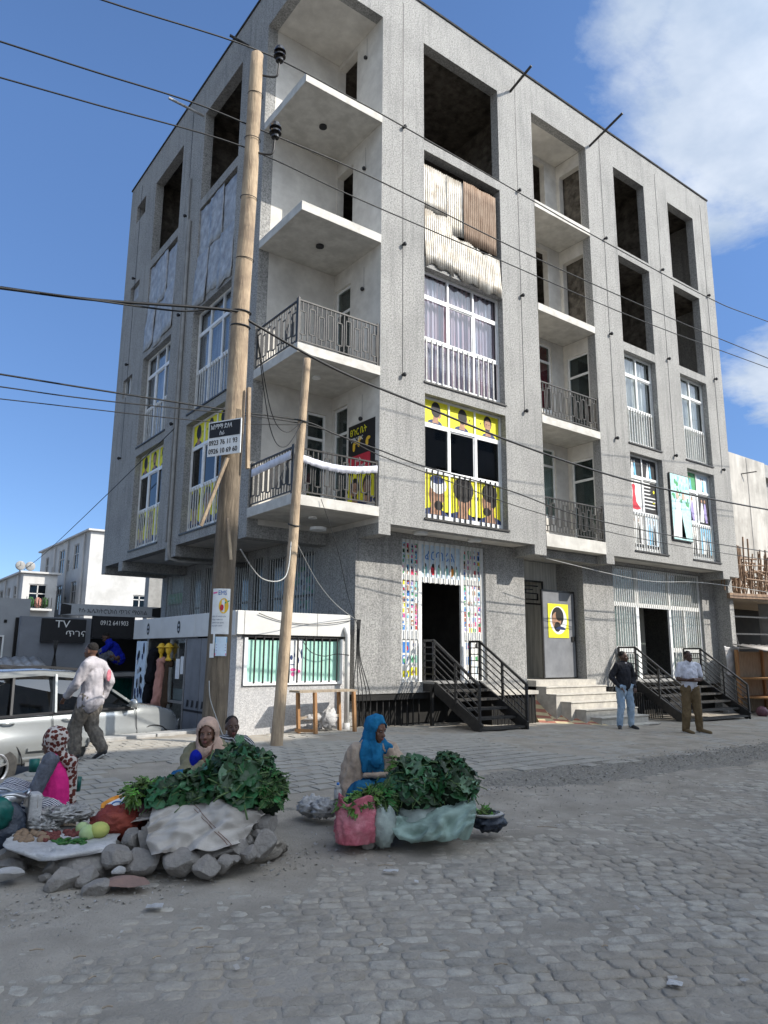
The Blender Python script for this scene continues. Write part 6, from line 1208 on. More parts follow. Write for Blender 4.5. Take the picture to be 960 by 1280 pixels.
u_ = Vector((RT.x, RT.y, 0)); fr_ = frame(Pp + side_ * .165 + ff * .06 + UP * .52 - FW * .0, u_, Vector((0, 0, 1)).cross(u_)); text('vest_print', 'VILLE', fr_, -.1, 0, .07, -.012, 'bag_white', pk, sx=.9, rot=.3)
m_ = MB(); m_.box(-4.98, -4.7, .05, -4.66, -4.36, .2); tag(m_.build('stool', 'wood_dry', bevel=.02), 'low stool under the woman in the pink vest', 'stool')
# crouching man on the ledge of the grey shops
J = seated(.34, .46, .10); J.update(head=(0, .34, .86), neck=(0, .26, .76), chest=(0, .16, .58), knl=(-.16, .4, .5), knr=(.16, .4, .5), anl=(-.14, .28, .09), anr=(.14, .28, .09), wrl=(-.1, .5, .3), wrr=(.1, .5, .3), ell=(-.2, .4, .5), elr=(.2, .4, .5), shl=(-.17, .2, .7), shr=(.17, .2, .7))
def cc(G_, J): G_('jacket', 'f_royal', [('neck', 'chest', .09, .17), ('chest', 'pelvis', .17, .18), ('neck', 'shl', .075, .08), ('neck', 'shr', .075, .08), ('shl', 'ell', .08, .07), ('shr', 'elr', .08, .07)]); G_('trousers', 'f_grey', [('pelvis', 'knl', .16, .1), ('pelvis', 'knr', .16, .1), ('knl', 'anl', .09, .07), ('knr', 'anr', .09, .07)])
person('man in a royal blue jacket crouching on the ledge below the phone number sign', Vector((-.45, 8.0, 1.14)), mixd(IL, TOC, .2), J, cc, 'skin_b', face_dir=(*mixd(IL, TOC, .3), -.5))
# ------------------------------------------------------------------ vendors' goods
def vleaf(name, L, W_, seed, curl=.35, mt='leaf', lobes=5, amp=.12):
    r_ = random.Random(seed); m = MB(); nl, nw = 8, 4; vs = []
    for i in range(nl + 1):
        t = i / nl; w = W_ * (sin(pi * min(1, t * .93 + .08)) ** .5) * (1 + amp * sin(t * lobes * 2 * pi + r_.random()))
        for j in range(-nw, nw + 1):
            s_ = j / nw; x = s_ * w / 2; y = t * L; z = -curl * L * t * t + .25 * abs(x) + .09 * W_ * sin(t * 16 + s_ * 5 + seed) * abs(s_) * 1.6 + .02 * W_ * noise.noise(Vector((x * 30, y * 30, seed)))
            vs.append((x, y, z))
    k = 2 * nw + 1
    m.add(vs, [(i * k + j, i * k + j + 1, (i + 1) * k + j + 1, (i + 1) * k + j) for i in range(nl) for j in range(k - 1)])
    m.mi = 1; m.tube([(0, -.3 * L, .01), (0, 0, .004), (0, .5 * L, -curl * L * .25 + .004), (0, .85 * L, -curl * L * .72 + .004)], [.006, .005, .0035, .001], 4)
    me = bpy.data.meshes.new(name); me.from_pydata(m.v, [], m.f); me.materials.append(MATS[mt]); me.materials.append(MATS['stem']); me.polygons.foreach_set('material_index', m.m); me.polygons.foreach_set('use_smooth', [True] * len(me.polygons)); return me
for mn in ('leaf', 'leaf_small', 'leaf_bright', 'leaf_back'):              # every leaf its own shade of green
    t_ = MATS[mn].node_tree; b_ = t_.nodes['Principled BSDF']; oi = N(t_, 'ShaderNodeObjectInfo'); lk_ = b_.inputs['Base Color'].links[0].from_socket
    hv = N(t_, 'ShaderNodeHueSaturation'); t_.links.new(lk_, hv.inputs['Color']); t_.links.new(M2(t_, 'ADD', M2(t_, 'MULTIPLY', oi.outputs['Random'], .07), .455), hv.inputs['Hue']); t_.links.new(M2(t_, 'ADD', M2(t_, 'MULTIPLY', M2(t_, 'POWER', oi.outputs['Random'], 2.), 1.7), .45), hv.inputs['Value']); t_.links.new(hv.outputs[0], b_.inputs['Base Color'])
KALE = [vleaf('leaf', .25, .20, k, .25 + .12 * (k % 3), amp=.07) for k in range(5)] + [vleaf('leaf', .24, .19, 9, .5, 'leaf_back', amp=.06)]
SMALL = [vleaf('leaf', .09, .07, 20 + k, .3, 'leaf_small', 4, .3) for k in range(3)]
BRIGHT = [vleaf('leaf', .08, .05, 30 + k, .3, 'leaf_bright', 4, .3) for k in range(3)]
TOCV = -FW
def greens(t, c, r, n, meshes, s0, s1, up=.35, front=.35):
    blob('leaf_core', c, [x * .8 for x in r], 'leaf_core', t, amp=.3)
    for k in range(n):
        while True:
            d = Vector((R.gauss(0, 1), R.gauss(0, 1), R.gauss(0, 1))).normalized()
            if d.z > -.35 and d.dot(TOCV) > -.5: break
        p = Vector(c) + Vector((d.x * r[0], d.y * r[1], d.z * r[2])) * R.uniform(.72, 1.04)
        nrm = (d * .8 + TOCV * front + UP * up + Vector((R.gauss(0, .35), R.gauss(0, .35), R.gauss(0, .35)))).normalized()
        tang = (UP * R.uniform(-.2, .9) + RT * R.uniform(-1, 1) + d * .4); tang = (tang - nrm * tang.dot(nrm)).normalized(); x = tang.cross(nrm)
        o = bpy.data.objects.new('leaf', R.choice(meshes)); COL.objects.link(o); o.parent = t; s_ = R.uniform(s0, s1)
        o.matrix_world = Matrix.Translation(p - tang * .1 * s_) @ Matrix((x, tang, nrm)).transposed().to_4x4() @ Matrix.Diagonal((s_ * R.uniform(.8, 1.1), s_, s_, 1))
g1 = T('kale_heap', 'large heap of dark green kale leaves on the cream sack', 'greens', (0, 0, 0))
greens(g1, site(296, 980, 6.30), (.27, .24, .24), 110, KALE, .75, 1.3); greens(g1, site(232, 994, 6.22), (.27, .20, .13), 70, KALE, .6, .95); greens(g1, site(300, 950, 6.35), (.13, .12, .13), 30, KALE, .55, .9, up=.6); greens(g1, site(322, 955, 6.35), (.12, .12, .10), 26, KALE, .5, .8, up=.5)
g1b = T('parsley_bunch', 'curly bunch of small green leaves hanging at the right end of the kale heap', 'greens', (0, 0, 0)); greens(g1b, site(341, 992, 6.2), (.12, .14, .18), 190, SMALL, .5, .95)
g1c = T('lettuce_bunch', 'bright green leafy bunch at the left end of the kale heap', 'greens', (0, 0, 0)); greens(g1c, site(186, 992, 6.25), (.16, .13, .09), 130, BRIGHT, .7, 1.2)
g2 = T('kale_heap', 'dark green kale heap on the pale green sack beside the woman in blue', 'greens', (0, 0, 0))
greens(g2, site(522, 985, 6.85), (.23, .22, .24), 100, KALE, .6, 1.0); greens(g2, site(565, 982, 6.85), (.20, .20, .20), 80, KALE, .6, 1.0); greens(g2, site(562, 953, 6.9), (.09, .1, .08), 18, KALE, .6, .9, up=.7); greens(g2, site(505, 955, 6.95), (.07, .07, .07), 14, BRIGHT, .8, 1.2, up=.8)
g2b = T('parsley_bunch', 'small leaved green bunch between the pink sack and the kale heap', 'greens', (0, 0, 0)); greens(g2b, site(478, 995, 6.75), (.14, .14, .12), 130, SMALL, .6, 1.1)
def rowsite(*rows): return [[site(*p) for p in r] for r in rows]
cloth('sack_cloth', rowsite([(196, 1012, 6.15), (240, 998, 6.2), (282, 996, 6.2), (336, 1013, 6.25)], [(192, 1032, 5.98), (236, 1020, 5.98), (285, 1016, 6.0), (328, 1024, 6.1)], [(188, 1052, 5.82), (235, 1047, 5.80), (285, 1044, 5.85), (316, 1040, 5.98)], [(194, 1073, 5.68), (236, 1067, 5.70), (278, 1064, 5.72), (306, 1050, 5.88)]), 'sack_cream', fold=.06, fs=3.6, k=22, label='dirty cream woven sack spread over the stones under the kale heap', cat='sack')
SK_ = bpy.data.objects['sack_cloth']
def onsack(u, v):                                                   # point of the sack lying under that spot
    q = site(u, v, 6.0); d = (q - CAM).normalized(); best = min((vv.co for vv in SK_.data.vertices), key=lambda c: ((c - CAM) - d * (c - CAM).dot(d)).length); return best - d * .012
for dv in (0, 5): m_ = MB(); m_.tube([onsack(246 + i * 5.2, 1008 + dv + i * 5.6) for i in range(10)], .0035, 4); m_.build('sack_stripe', 'terracotta', SK_)
for k_, (u_, ch) in enumerate(((258, 'S'), (268, 'A'))): p_ = onsack(u_, 1004); text('sack_letter', ch, frame(p_, RT, FW), -.02, 0, .07, 0, 'p_black', SK_, rot=-.3)
cloth('sack_cloth', rowsite([(160, 1022, 6.25), (185, 1016, 6.3), (205, 1014, 6.3)], [(165, 1032, 6.1), (185, 1028, 6.1), (205, 1026, 6.1)]), 'sack_cream', fold=.03, fs=8, label='twisted end of cream sacking beside the red bag', cat='sack')
cloth('ground_sheet', rowsite([(20, 1046, 6.0), (70, 1038, 6.2), (125, 1034, 6.3), (158, 1036, 6.3)], [(8, 1058, 5.78), (60, 1056, 5.85), (110, 1052, 5.95), (152, 1047, 6.0)], [(10, 1064, 5.66), (60, 1071, 5.60), (108, 1066, 5.66), (146, 1058, 5.8)], [(20, 1068, 5.66), (62, 1080, 5.58), (106, 1072, 5.64), (140, 1068, 5.72)]), 'bag_white', fold=.02, fs=6, label='whitish plastic sheet carrying the small vegetables on the stones', cat='sheet')
cloth('sack_cloth', rowsite([(484, 1012, 6.75), (520, 1024, 6.7), (560, 1008, 6.72), (596, 996, 6.8)], [(490, 1030, 6.62), (528, 1036, 6.55), (565, 1024, 6.6), (597, 1015, 6.7)], [(496, 1043, 6.55), (530, 1047, 6.48), (565, 1042, 6.52), (594, 1034, 6.62)], [(502, 1050, 6.55), (532, 1053, 6.5), (562, 1050, 6.52), (590, 1046, 6.6)]), 'sack_green', fold=.06, fs=4, k=18, label='pale green woven sack spread under the second kale heap', cat='sack', ragged=.02)
blob('filled_sack', site(482, 1032, 6.62), (.10, .11, .16), 'sack_pale', amp=.25, label='stuffed pale sack standing between the pink sack and the green one', cat='sack')
blob('filled_sack', site(540, 1020, 6.95), (.36, .25, .16), 'sack_pale', amp=.2, label='stuffed sack under the second kale heap', cat='sack')
blob('filled_sack', site(262, 1030, 6.3), (.42, .26, .16), 'sack_pale', amp=.2, label='stuffed sack under the first kale heap', cat='sack')
# pink sack with open mouth
c = site(449, 1024, 6.6); pk_ = T('pink_sack', 'open pink plastic sack filled with light green leaves', 'sack', (0, 0, 0))
m = MB(); nr, ns_ = 26, 60; vs = []
for j in range(nr):
    t_ = j / (nr - 1); rad = .168 * (.90 + .20 * sin(pi * min(1, t_ * 1.05 + .12))) * (1 if t_ < .9 else 1.02); z = -.175 + .36 * t_
    for i in range(ns_):
        a = 2 * pi * i / ns_; q = Vector((cos(a) * 2.2, sin(a) * 2.2, t_ * 3)); rr_2 = rad * (1 + .16 * (1 - 2 * abs(noise.noise(q))) * .7 + .10 * (1 - 3 * abs(noise.noise(q * 2.3))) * .5 + .05 * noise.noise(q * 6)); zz = z + (.03 * noise.noise(Vector((a * 1.5, 3, 0))) + .025 * sin(3 * a)) * t_
        vs.append(c + Vector((cos(a) * rr_2, sin(a) * rr_2 * .85, zz)))
m.add(vs, [(j * ns_ + i, j * ns_ + (i + 1) % ns_, (j + 1) * ns_ + (i + 1) % ns_, (j + 1) * ns_ + i) for j in range(nr - 1) for i in range(ns_)] + [tuple(range(ns_))[::-1]]); m.build('sack_body', 'bag_pink', pk_, smooth=True, solid=.004)
lt = T('lettuce_bunch', 'light green leaves filling the open pink sack', 'greens', (0, 0, 0)); greens(lt, c + UP * .13, (.15, .12, .07), 110, BRIGHT, .6, 1.1, up=.8); greens(lt, c + UP * .2 + RT * .09, (.07, .07, .05), 34, BRIGHT, .6, 1.1, up=.9)
# bags round the left vendor
blob('red_bag', site(151, 1030, 6.2), (.17, .14, .11), 'bag_red', amp=.5, fs=2.6, label='brick red woven bag lying on the stones left of the kale heap', cat='bag')
blob('purple_bag', site(186, 1008, 6.35), (.15, .12, .11), 'bag_purple', amp=.45, fs=2.6, label='dull purple net bag under the bright green bunch', cat='bag')
pb_ = cloth('printed_bag', rowsite([(132, 1006, 6.45), (148, 998, 6.45), (166, 994, 6.45)], [(128, 1014, 6.38), (146, 1010, 6.36), (168, 1008, 6.36)], [(126, 1024, 6.34), (146, 1022, 6.32), (170, 1020, 6.32)]), 'p_orange', fold=.02, fs=8, label='orange and white printed plastic bag leaning on the red bag', cat='bag')
cloth('bag_print', rowsite([(136, 1008, 6.34), (148, 1002, 6.34), (160, 999, 6.34)], [(134, 1017, 6.30), (147, 1014, 6.28), (161, 1012, 6.28)]), 'p_white', pb_, fold=.006, fs=8)
m_ = MB(); ctr = site(150, 1009, 6.245); m_.tube([ctr + RT * (.05 * cos(a * pi / 8)) + UP * (.028 * sin(a * pi / 8)) for a in range(17)], .006, 5); o_ = m_.build('bag_emblem', 'p_blue', pb_)
blob('dark_bag', site(2, 1040, 6.1), (.18, .18, .20), 'bag_dark', amp=.3, label='dark blue plastic sack at the left edge beside the woman in pink', cat='bag')
blob('green_bag', site(-2, 1022, 5.95), (.11, .1, .12), 'bag_green', amp=.2, label='dark green bag in front of the dark blue sack', cat='bag')
m_ = MB(); rim_c = site(6, 996, 6.15); m_.tube([rim_c + RT * (.2 * cos(a * pi / 12)) + FW * (.16 * sin(a * pi / 12)) + UP * (.02 * sin(a)) for a in range(25)], .012, 6); m_.cyl(rim_c - UP * .09, rim_c - UP * .005, .13, .19, 20); tag(m_.build('metal_basin', 'rim', smooth=True), 'pale rimmed basin at the left edge by the striped skirt', 'basin')
m_ = MB(); c_ = site(44, 1020, 6.25); m_.beam(c_ - UP * .17, c_ + UP * .16, .15, .10); lb = tag(m_.build('carton', 'bag_white', bevel=.02), 'white upright paper carton with a tan label beside the striped skirt', 'carton')
m_ = MB(); c2_ = c_ + UP * .10 - FW * .055; m_.quad(*[c2_ + RT * x + UP * z for x, z in ((-.06, -.03), (.0, -.055), (.06, -.05), (.055, .05), (-.06, .045))]); m_.build('carton_label', 'sack_cream', lb)
for k, (u_, v_, r_) in enumerate(((70, 1022, .11), (90, 1020, .12), (58, 1034, .08))): blob('crumpled_plastic', site(u_, v_, 6.35 - .1 * k), (r_, .12, .045), 'plastic_clear', amp=.9, fs=5.5, n=44, m=26, label=('grey crumpled plastic sheet under the woman in pink', 'crumpled plastic sheet at the right of the woman in pink', 'crumpled plastic lying in front of the striped skirt')[k], cat='plastic')
for k, (u_, v_, d_) in enumerate(((45, 960, 7.7), (97, 983, 6.9))): m_ = MB(); q = site(u_, v_, d_); m_.cyl(q - UP * .06, q + UP * .06, .045, .05, 14); tag(m_.build('plastic_jug', 'bag_green', smooth=True), ('teal plastic jug in front of the woman in pink', 'small green plastic cup behind the woman in pink')[k], 'jug')
blob('white_bag', site(392, 1008, 7.55), (.11, .09, .075), 'bag_white', amp=.7, fs=3., label='crumpled white plastic bag left of the woman in blue, the left one', cat='bag', group='crumpled white bags on the ground')
blob('white_bag', site(408, 1011, 7.45), (.11, .09, .07), 'bag_white', amp=.7, fs=3., label='crumpled white plastic bag nearer the woman in blue, the right one', cat='bag', group='crumpled white bags on the ground')
b_ = site(425, 992, 7.2); m_ = MB(); m_.cyl(b_ - UP * .1, b_ + UP * .04, .035, .035, 12); m_.cyl(b_ + UP * .04, b_ + UP * .075, .035, .012, 12); m_.mi = 1; m_.cyl(b_ + UP * .075, b_ + UP * .095, .014, .014, 10); tag(m_.build('water_bottle', ['plastic_clear', 'p_blue'], smooth=True), 'clear plastic bottle with a blue cap beside the pink sack', 'bottle')
pl_ = site(611, 1018, 7.05); m_ = MB(); m_.cyl(pl_ + UP * .0, pl_ + UP * .02, .13, .155, 20); tag(m_.build('serving_tray', 'bag_white'), 'shallow tray of cut greens on a black bag right of the second kale heap', 'tray')
tl = T('greens_scraps', 'cut yellow green scraps lying on the shallow tray', 'greens', (0, 0, 0)); greens(tl, pl_ + UP * .03, (.09, .08, .03), 30, BRIGHT, .5, .9, up=1.)
blob('black_bag', pl_ - UP * .05 + RT * .03, (.13, .1, .07), 'bag_dark', amp=.6, label='crumpled black bag under the shallow tray', cat='bag')
# small vegetables
def veg(name, mt, n, us, vs_, ds, r0, r1, label, cat, grp, el=1.3):
    proto = []
    for k in range(3):
        m = MB(); m.ell((0, 0, 0), (1, el, .9), 10, 7, fn=lambda p: p * (1 + .12 * noise.noise(p * 1.5 + Vector((k * 7, 0, 0))))); o = m.build(name, mt, smooth=True); proto.append(o)
    for k in range(n):
        o = proto[k] if k < 3 else proto[k % 3].copy()
        if k >= 3: COL.objects.link(o)
        tag(o, label, cat, grp); t_ = R.random(); o.location = site(us[0] + (us[1] - us[0]) * R.random(), vs_[0] + (vs_[1] - vs_[0]) * t_, ds[0] + (ds[1] - ds[0]) * t_); o.scale = (R.uniform(r0, r1),) * 3; o.rotation_euler = (R.uniform(-.4, .4), R.uniform(-.4, .4), R.random() * 6)
veg('potato', 'potato', 34, (22, 62), (1042, 1055), (6.05, 5.82), .022, .032, 'small brown potato in the heap on the whitish sheet', 'potato', 'potatoes heaped on the sheet')
veg('shallot', 'shallot', 26, (52, 78), (1043, 1054), (6.05, 5.85), .018, .026, 'dark red shallot in the heap beside the potatoes', 'shallot', 'shallots beside the potatoes', 1.1)
veg('shallot', 'shallot', 16, (84, 103), (1041, 1048), (6.1, 5.98), .018, .026, 'dark red shallot in the small heap beside the cabbage', 'shallot', 'shallots beside the cabbage', 1.1)
veg('green_pepper', 'pepper', 26, (70, 108), (1051, 1058), (5.88, 5.78), .009, .013, 'green hot pepper lying along the front of the sheet', 'pepper', 'green peppers on the sheet', 4.)
blob('cabbage', site(113, 1044, 5.95), (.062, .062, .058), 'cabbage', amp=.08, label='round pale green cabbage on the sheet', cat='cabbage'); blob('squash', site(127, 1040, 5.98), (.075, .065, .058), 'papaya', amp=.06, label='yellow green squash right of the cabbage', cat='squash'); blob('cabbage', site(106, 1038, 6.1), (.05, .05, .045), 'cabbage', amp=.08, label='smaller cabbage behind the round one', cat='cabbage')
# stones of the two stalls: (u, v centre, width px, height px, metres)
def rock(u, v, w, h, d, label, mt='rock', flat=1., seed=0):
    r_ = random.Random(seed * 13 + 5); bm = bmesh.new(); bmesh.ops.create_icosphere(bm, subdivisions=3, radius=1.)
    pl3 = [(Vector((r_.gauss(0, 1), r_.gauss(0, 1), r_.gauss(0, 1))).normalized(), r_.uniform(.5, .8)) for _ in range(10)]
    sx, sz = w / 2 / FPX * d * 1.08, h / 2 / FPX * d * 1.08; off = Vector((seed, seed * 2, 0)); rm = Matrix((RT, FW, UP)).transposed(); rz_ = Matrix.Rotation(r_.uniform(-.25, .25), 3, 'Y')
    for vv in bm.verts:
        p = vv.co.copy()
        for n_, dd in pl3:
            e = p.dot(n_) - dd
            if e > 0: p -= n_ * e * .98
        p *= 1.25; p += p.normalized() * (.04 * noise.noise(p * 2.5 + off) + .03 * noise.noise(p * 6 + off)); p = rz_ @ p; vv.co = rm @ Vector((p.x * sx, p.y * (sx + sz) * .55, p.z * sz))
    me = bpy.data.meshes.new('stone'); bm.to_mesh(me); bm.free(); me.materials.append(MATS[mt])
    o = bpy.data.objects.new('stone', me); COL.objects.link(o); o.location = site(u, v, d); o.rotation_euler = (0, 0, 0)
    return tag(o, label, 'stone', 'loose stones under the vendors goods')
ROCKS = [(169, 1050, 24, 24, 6.0, 'dark rough stone under the red bag'), (188, 1052, 27, 24, 5.95, 'rough stone leaning between the red bag and the cream sack'), (151, 1073, 31, 28, 5.72, 'pale angular stone between the big boulder and the sack corner'),
 (180, 1078, 44, 26, 5.78, 'long stone under the left corner of the cream sack'), (113, 1085, 64, 42, 5.75, 'biggest rounded boulder, under the whitish sheet'), (74, 1090, 24, 28, 5.75, 'upright stone left of the biggest boulder'), (82, 1105, 37, 30, 5.5, 'large pale wedge shaped stone in front of the boulder'),
 (113, 1101, 24, 26, 5.55, 'small knobbly stone in front of the biggest boulder'), (126, 1115, 31, 21, 5.4, 'rounded stone lowest in front of the boulder'), (230, 1080, 38, 26, 5.72, 'stone under the middle of the cream sack'), (262, 1085, 28, 22, 5.68, 'pale broken stone in front of the cream sack'),
 (283, 1081, 22, 17, 5.75, 'small stone right of the pale broken one'), (266, 1067, 48, 15, 5.85, 'flat stone pressed under the cream sack hem'), (304, 1061, 28, 28, 5.95, 'stone under the right corner of the cream sack'), (316, 1070, 22, 19, 5.88, 'small pointed stone at the right end of the first stall'), (333, 1058, 28, 30, 6.0, 'tilted block at the right end of the first stall'),
 (327, 1045, 16, 13, 6.05, 'small stone wedged under the dark top block'), (315, 1052, 12, 11, 6.02, 'tiny stone wedged by the sack corner'), (336, 1031, 34, 19, 6.2, 'dark flat block topmost under the parsley bunch'), (18, 1070, 34, 22, 5.85, 'grey block at the left edge below the sheet'), (18, 1086, 38, 17, 5.75, 'dark stone lying below the grey block at the left edge'),
 (42, 1078, 30, 24, 6.0, 'shadowed stone deep under the whitish sheet'), (140, 1060, 26, 18, 6.0, 'shadowed stone behind the pale angular one'), (205, 1064, 26, 20, 5.95, 'shadowed stone behind the left corner of the cream sack'), (250, 1066, 30, 20, 6.05, 'shadowed stone deep under the cream sack'), (296, 1075, 14, 10, 5.8, 'small chip of stone below the right sack corner'), (60, 1100, 14, 10, 5.6, 'small stone left of the wedge shaped one'),
 (462, 1052, 20, 14, 6.6, 'small block under the pink sack'), (440, 1046, 34, 9, 6.75, 'flat slab under the left of the pink sack'), (484, 1052, 16, 9, 6.7, 'small stone under the stuffed pale sack')]
for k, (u, v, w, h, d, l) in enumerate(ROCKS): rock(u, v, w * .92, h * .92, d, l, seed=k)
for k, (u, v, w, h, d, l) in enumerate([(14, 1097, 28, 12, 5.5, 'whitish broken lump at the left edge of the stones'), (150, 1092, 16, 9, 5.6, 'small pale chip beside the terracotta slab')]): rock(u, v, w, h, d, l, 'rock_pale', seed=60 + k)
rock(165, 1105, 44, 9, 5.45, 'flat terracotta coloured slab lying on the ground', 'terracotta', seed=70)
rock(678, 938, 9, 9, 12.4, 'small dark block standing alone on the pavement', 'rock', seed=72)
blob('earth_mound', site(130, 1080, 6.3), (1.0, .45, .16), 'dust', amp=.2, label='low mound of earth under the stones of the first stall', cat='earth', rz=math.atan2(RT.y, RT.x)); blob('earth_mound', site(270, 1060, 6.4), (.55, .35, .14), 'dust', amp=.2, label='low mound of earth under the right end of the first stall', cat='earth', rz=math.atan2(RT.y, RT.x))
# litter
def litter(name, u, v, w, h, mt, label, rot=0., grp=None):
    p = gsite(u, v, .0); p.z = ground_z(p.x, p.y) + .03; m = MB(); sx, sy = w / FPX * gdist(v), h / FPX * gdist(v) * 2.2; c_, s_ = cos(rot), sin(rot); n_ = 4; vs = []
    for i in range(n_ + 1):
        for j in range(n_ + 1):
            x, y = (i / n_ - .5) * sx, (j / n_ - .5) * sy; vs.append(p + RT * (x * c_ - y * s_) + FW * (x * s_ + y * c_) + UP * (.012 * noise.noise(Vector((x * 20, y * 20, u)))))
    m.add(vs, [(i * 5 + j, i * 5 + j + 1, (i + 1) * 5 + j + 1, (i + 1) * 5 + j) for i in range(4) for j in range(4)]); tag(m.build(name, mt, solid=.002), label, 'litter', grp)
litter('paper_scrap', 197, 1135, 19, 7, 'bag_white', 'flat white paper scrap on the cobbles below the first stall', .2)
for k, (u, v, w, h, rt_) in enumerate(((848, 1226, 20, 8, -.5), (845, 1219, 14, 2, .0), (935, 1222, 9, 4, .4), (492, 1086, 22, 3, -.2), (300, 1207, 7, 4, .6), (152, 1174, 4, 3, 0), (313, 1197, 6, 4, 0), (156, 1165, 4, 2, 0), (800, 1132, 5, 4, .3), (524, 1098, 6, 3, 0), (625, 1232, 5, 2, 0))): litter('paper_scrap', u, v, w * .8, h, 'sack_cream' if k % 3 else 'bag_white', 'small pale scrap of litter on the cobbles', rt_, 'scraps of litter on the cobbles')
for k, (u, v, w, rt_) in enumerate(((687, 1033, 24, -.2), (250, 1160, 14, .5), (139, 1261, 12, .4), (120, 1222, 10, 1.), (104, 1197, 14, .5), (485, 1080, 18, .1), (560, 1187, 12, 0), (630, 1203, 16, .1), (200, 1197, 10, .7), (260, 1183, 20, .15), (690, 1273, 6, 0), (50, 1190, 16, .2), (480, 1180, 10, 1.1), (760, 1180, 8, .3))):
    p = gsite(u, v, 0); p.z = ground_z(p.x, p.y) + .03; d_ = RT * cos(rt_) + FW * sin(rt_); L = w / FPX * gdist(v); m = MB(); m.tube([p - d_ * L / 2, p + UP * .006, p + d_ * L / 2], .004, 5); tag(m.build('twig', 'wood_dry'), 'dry straw or twig lying on the cobbles', 'twig', 'twigs on the cobbles')
# ------------------------------------------------------------------ grey shops behind the car
gs = T('grey_shops', 'low grey shop row behind the silver car with signs on its wall', 'building', (0, 0, 0)); SY = 8.5
m_ = MB(IDF); m_.holes(-2.75, 1.9, -.45, 2.5, [(-1.05, 1.2, 1.12, 1.98), (-.75, .15, -.3, .95)], SY + .02, SY + .25); m_.build('wall', 'shop_wall', gs)
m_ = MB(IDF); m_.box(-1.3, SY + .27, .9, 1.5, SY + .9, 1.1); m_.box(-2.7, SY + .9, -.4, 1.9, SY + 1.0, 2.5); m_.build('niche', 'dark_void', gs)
m_ = MB(IDF); m_.box(-1.15, SY - .55, 1.02, 1.25, SY + .3, 1.11); m_.build('ledge', 'concrete', gs)
m_ = MB(IDF); m_.box(-.75, SY + .1, -.3, .15, SY + .14, .95)
for k in range(7): m_.box(-.74 + .13 * k, SY + .08, -.3, -.72 + .13 * k, SY + .1, .95)
m_.build('shutter', 'bag_green', gs)
m_ = MB(IDF); m_.box(-2.28, SY - .12, 1.86, -1.22, SY, 2.46); ts_ = tag(m_.build('shop_sign', 'p_black'), 'black sign lettered TV in white on the grey shop wall', 'sign')
text('sign_text', 'TV', IDF, -1.98, 2.24, .26, SY - .122, 'p_white', ts_, sx=1.15); text('sign_text', 'ጥገና', IDF, -1.72, 2.02, .2, SY - .122, 'p_white', ts_, sx=1.2)
m_ = MB(IDF); m_.box(-1.06, SY - .16, 2.0, 0.02, SY, 2.56); ps_ = tag(m_.build('shop_sign', 'p_black'), 'black sign with the phone number 0912 641903', 'sign')
text('sign_text', '0912 641903', IDF, -.88, 2.33, .17, SY - .162, 'p_white', ps_, sx=.82)
m_ = MB(IDF); m_.box(-1.86, SY - .02, 2.57, .78, SY + .18, 2.86); ls_ = tag(m_.build('long_sign', 'p_grey'), 'long grey sign with faded letters above the two black signs', 'sign')
text('sign_text', 'የሱ ኤሌክትሮኒክስ ጥገና ማዕከል', IDF, -1.42, 2.64, .15, SY - .022, 'p_black', ls_, sx=1.0)
m_ = MB(IDF); m_.quad((-1.86, SY - .025, 2.57), (-1.6, SY - .025, 2.6), (-1.6, SY - .025, 2.82), (-1.86, SY - .025, 2.86)); m_.quad((.52, SY - .025, 2.6), (.76, SY - .025, 2.57), (.76, SY - .025, 2.86), (.52, SY - .025, 2.82)); m_.build('sign_end', 'p_black', ls_)
blob('spare_part', (-.95, 8.2, 1.35), (.16, .12, .2), 'f_black', amp=.5, label='dark machine part on the ledge before the crouching man', cat='machine'); blob('filled_sack', (.5, 8.2, 1.32), (.35, .2, .22), 'f_grey', amp=.4, label='dark sack on the ledge right of the crouching man', cat='sack')
# black folded stand and the low parapet building at the left
m_ = MB(); 
for dx in (-.12, 0, .12): m_.beam((-2.15 + dx, 7.4, .75), (-2.15 - dx * .4, 7.4, 1.9), .03, .03)
tag(m_.build('folded_stand', 'black_metal'), 'black folded metal stand leaning beside the grey shop wall', 'stand')
pr = T('parapet_shop', 'low building with a grey parapet and white framed windows at the left edge', 'building', (0, 0, 0)); PY = 9.6
m_ = MB(IDF); m_.holes(-9, -2.35, -.45, 3.0, [(-8.8 + .75 * k, -8.2 + .75 * k, 1.0, 2.0) for k in range(8)], PY, PY + .2); m_.box(-9, PY + .2, -.45, -2.35, PY + 3, 2.9); m_.build('wall', 'far_grey', pr)
for k in range(8): m_ = MB(IDF); a = -8.8 + .75 * k; m_.box(a - .04, PY - .03, .96, a, PY + .05, 2.04); m_.box(a + .6, PY - .03, .96, a + .64, PY + .05, 2.04); m_.box(a, PY - .03, 2.0, a + .6, PY + .05, 2.04); m_.box(a + .28, PY - .02, .96, a + .32, PY + .05, 2.0); m_.build('window_frame', 'white_frame', pr)
for x in (-2.95, -2.6): m_ = MB(IDF); m_.box(x, PY - .02, 2.36, x + .07, PY, 2.44); m_.build('vent', 'dark_void', pr)
m_ = MB(IDF); m_.box(-3.62, PY - .04, 1.92, -3.24, PY, 2.58); po = tag(m_.build('wall_poster', 'p_paleblue'), 'pale lilac printed poster on the grey parapet at the left', 'poster')
rr = random.Random(4); m_ = MB(IDF)
for k in range(16): m_.mi = rr.randrange(3); m_.disc(rr.uniform(-3.55, -3.31), rr.uniform(2.0, 2.5), .05, .03, PY - .042 - .0002 * k, 8)
m_.build('poster_print', ['p_lilac', 'p_white', 'p_grey'], po)
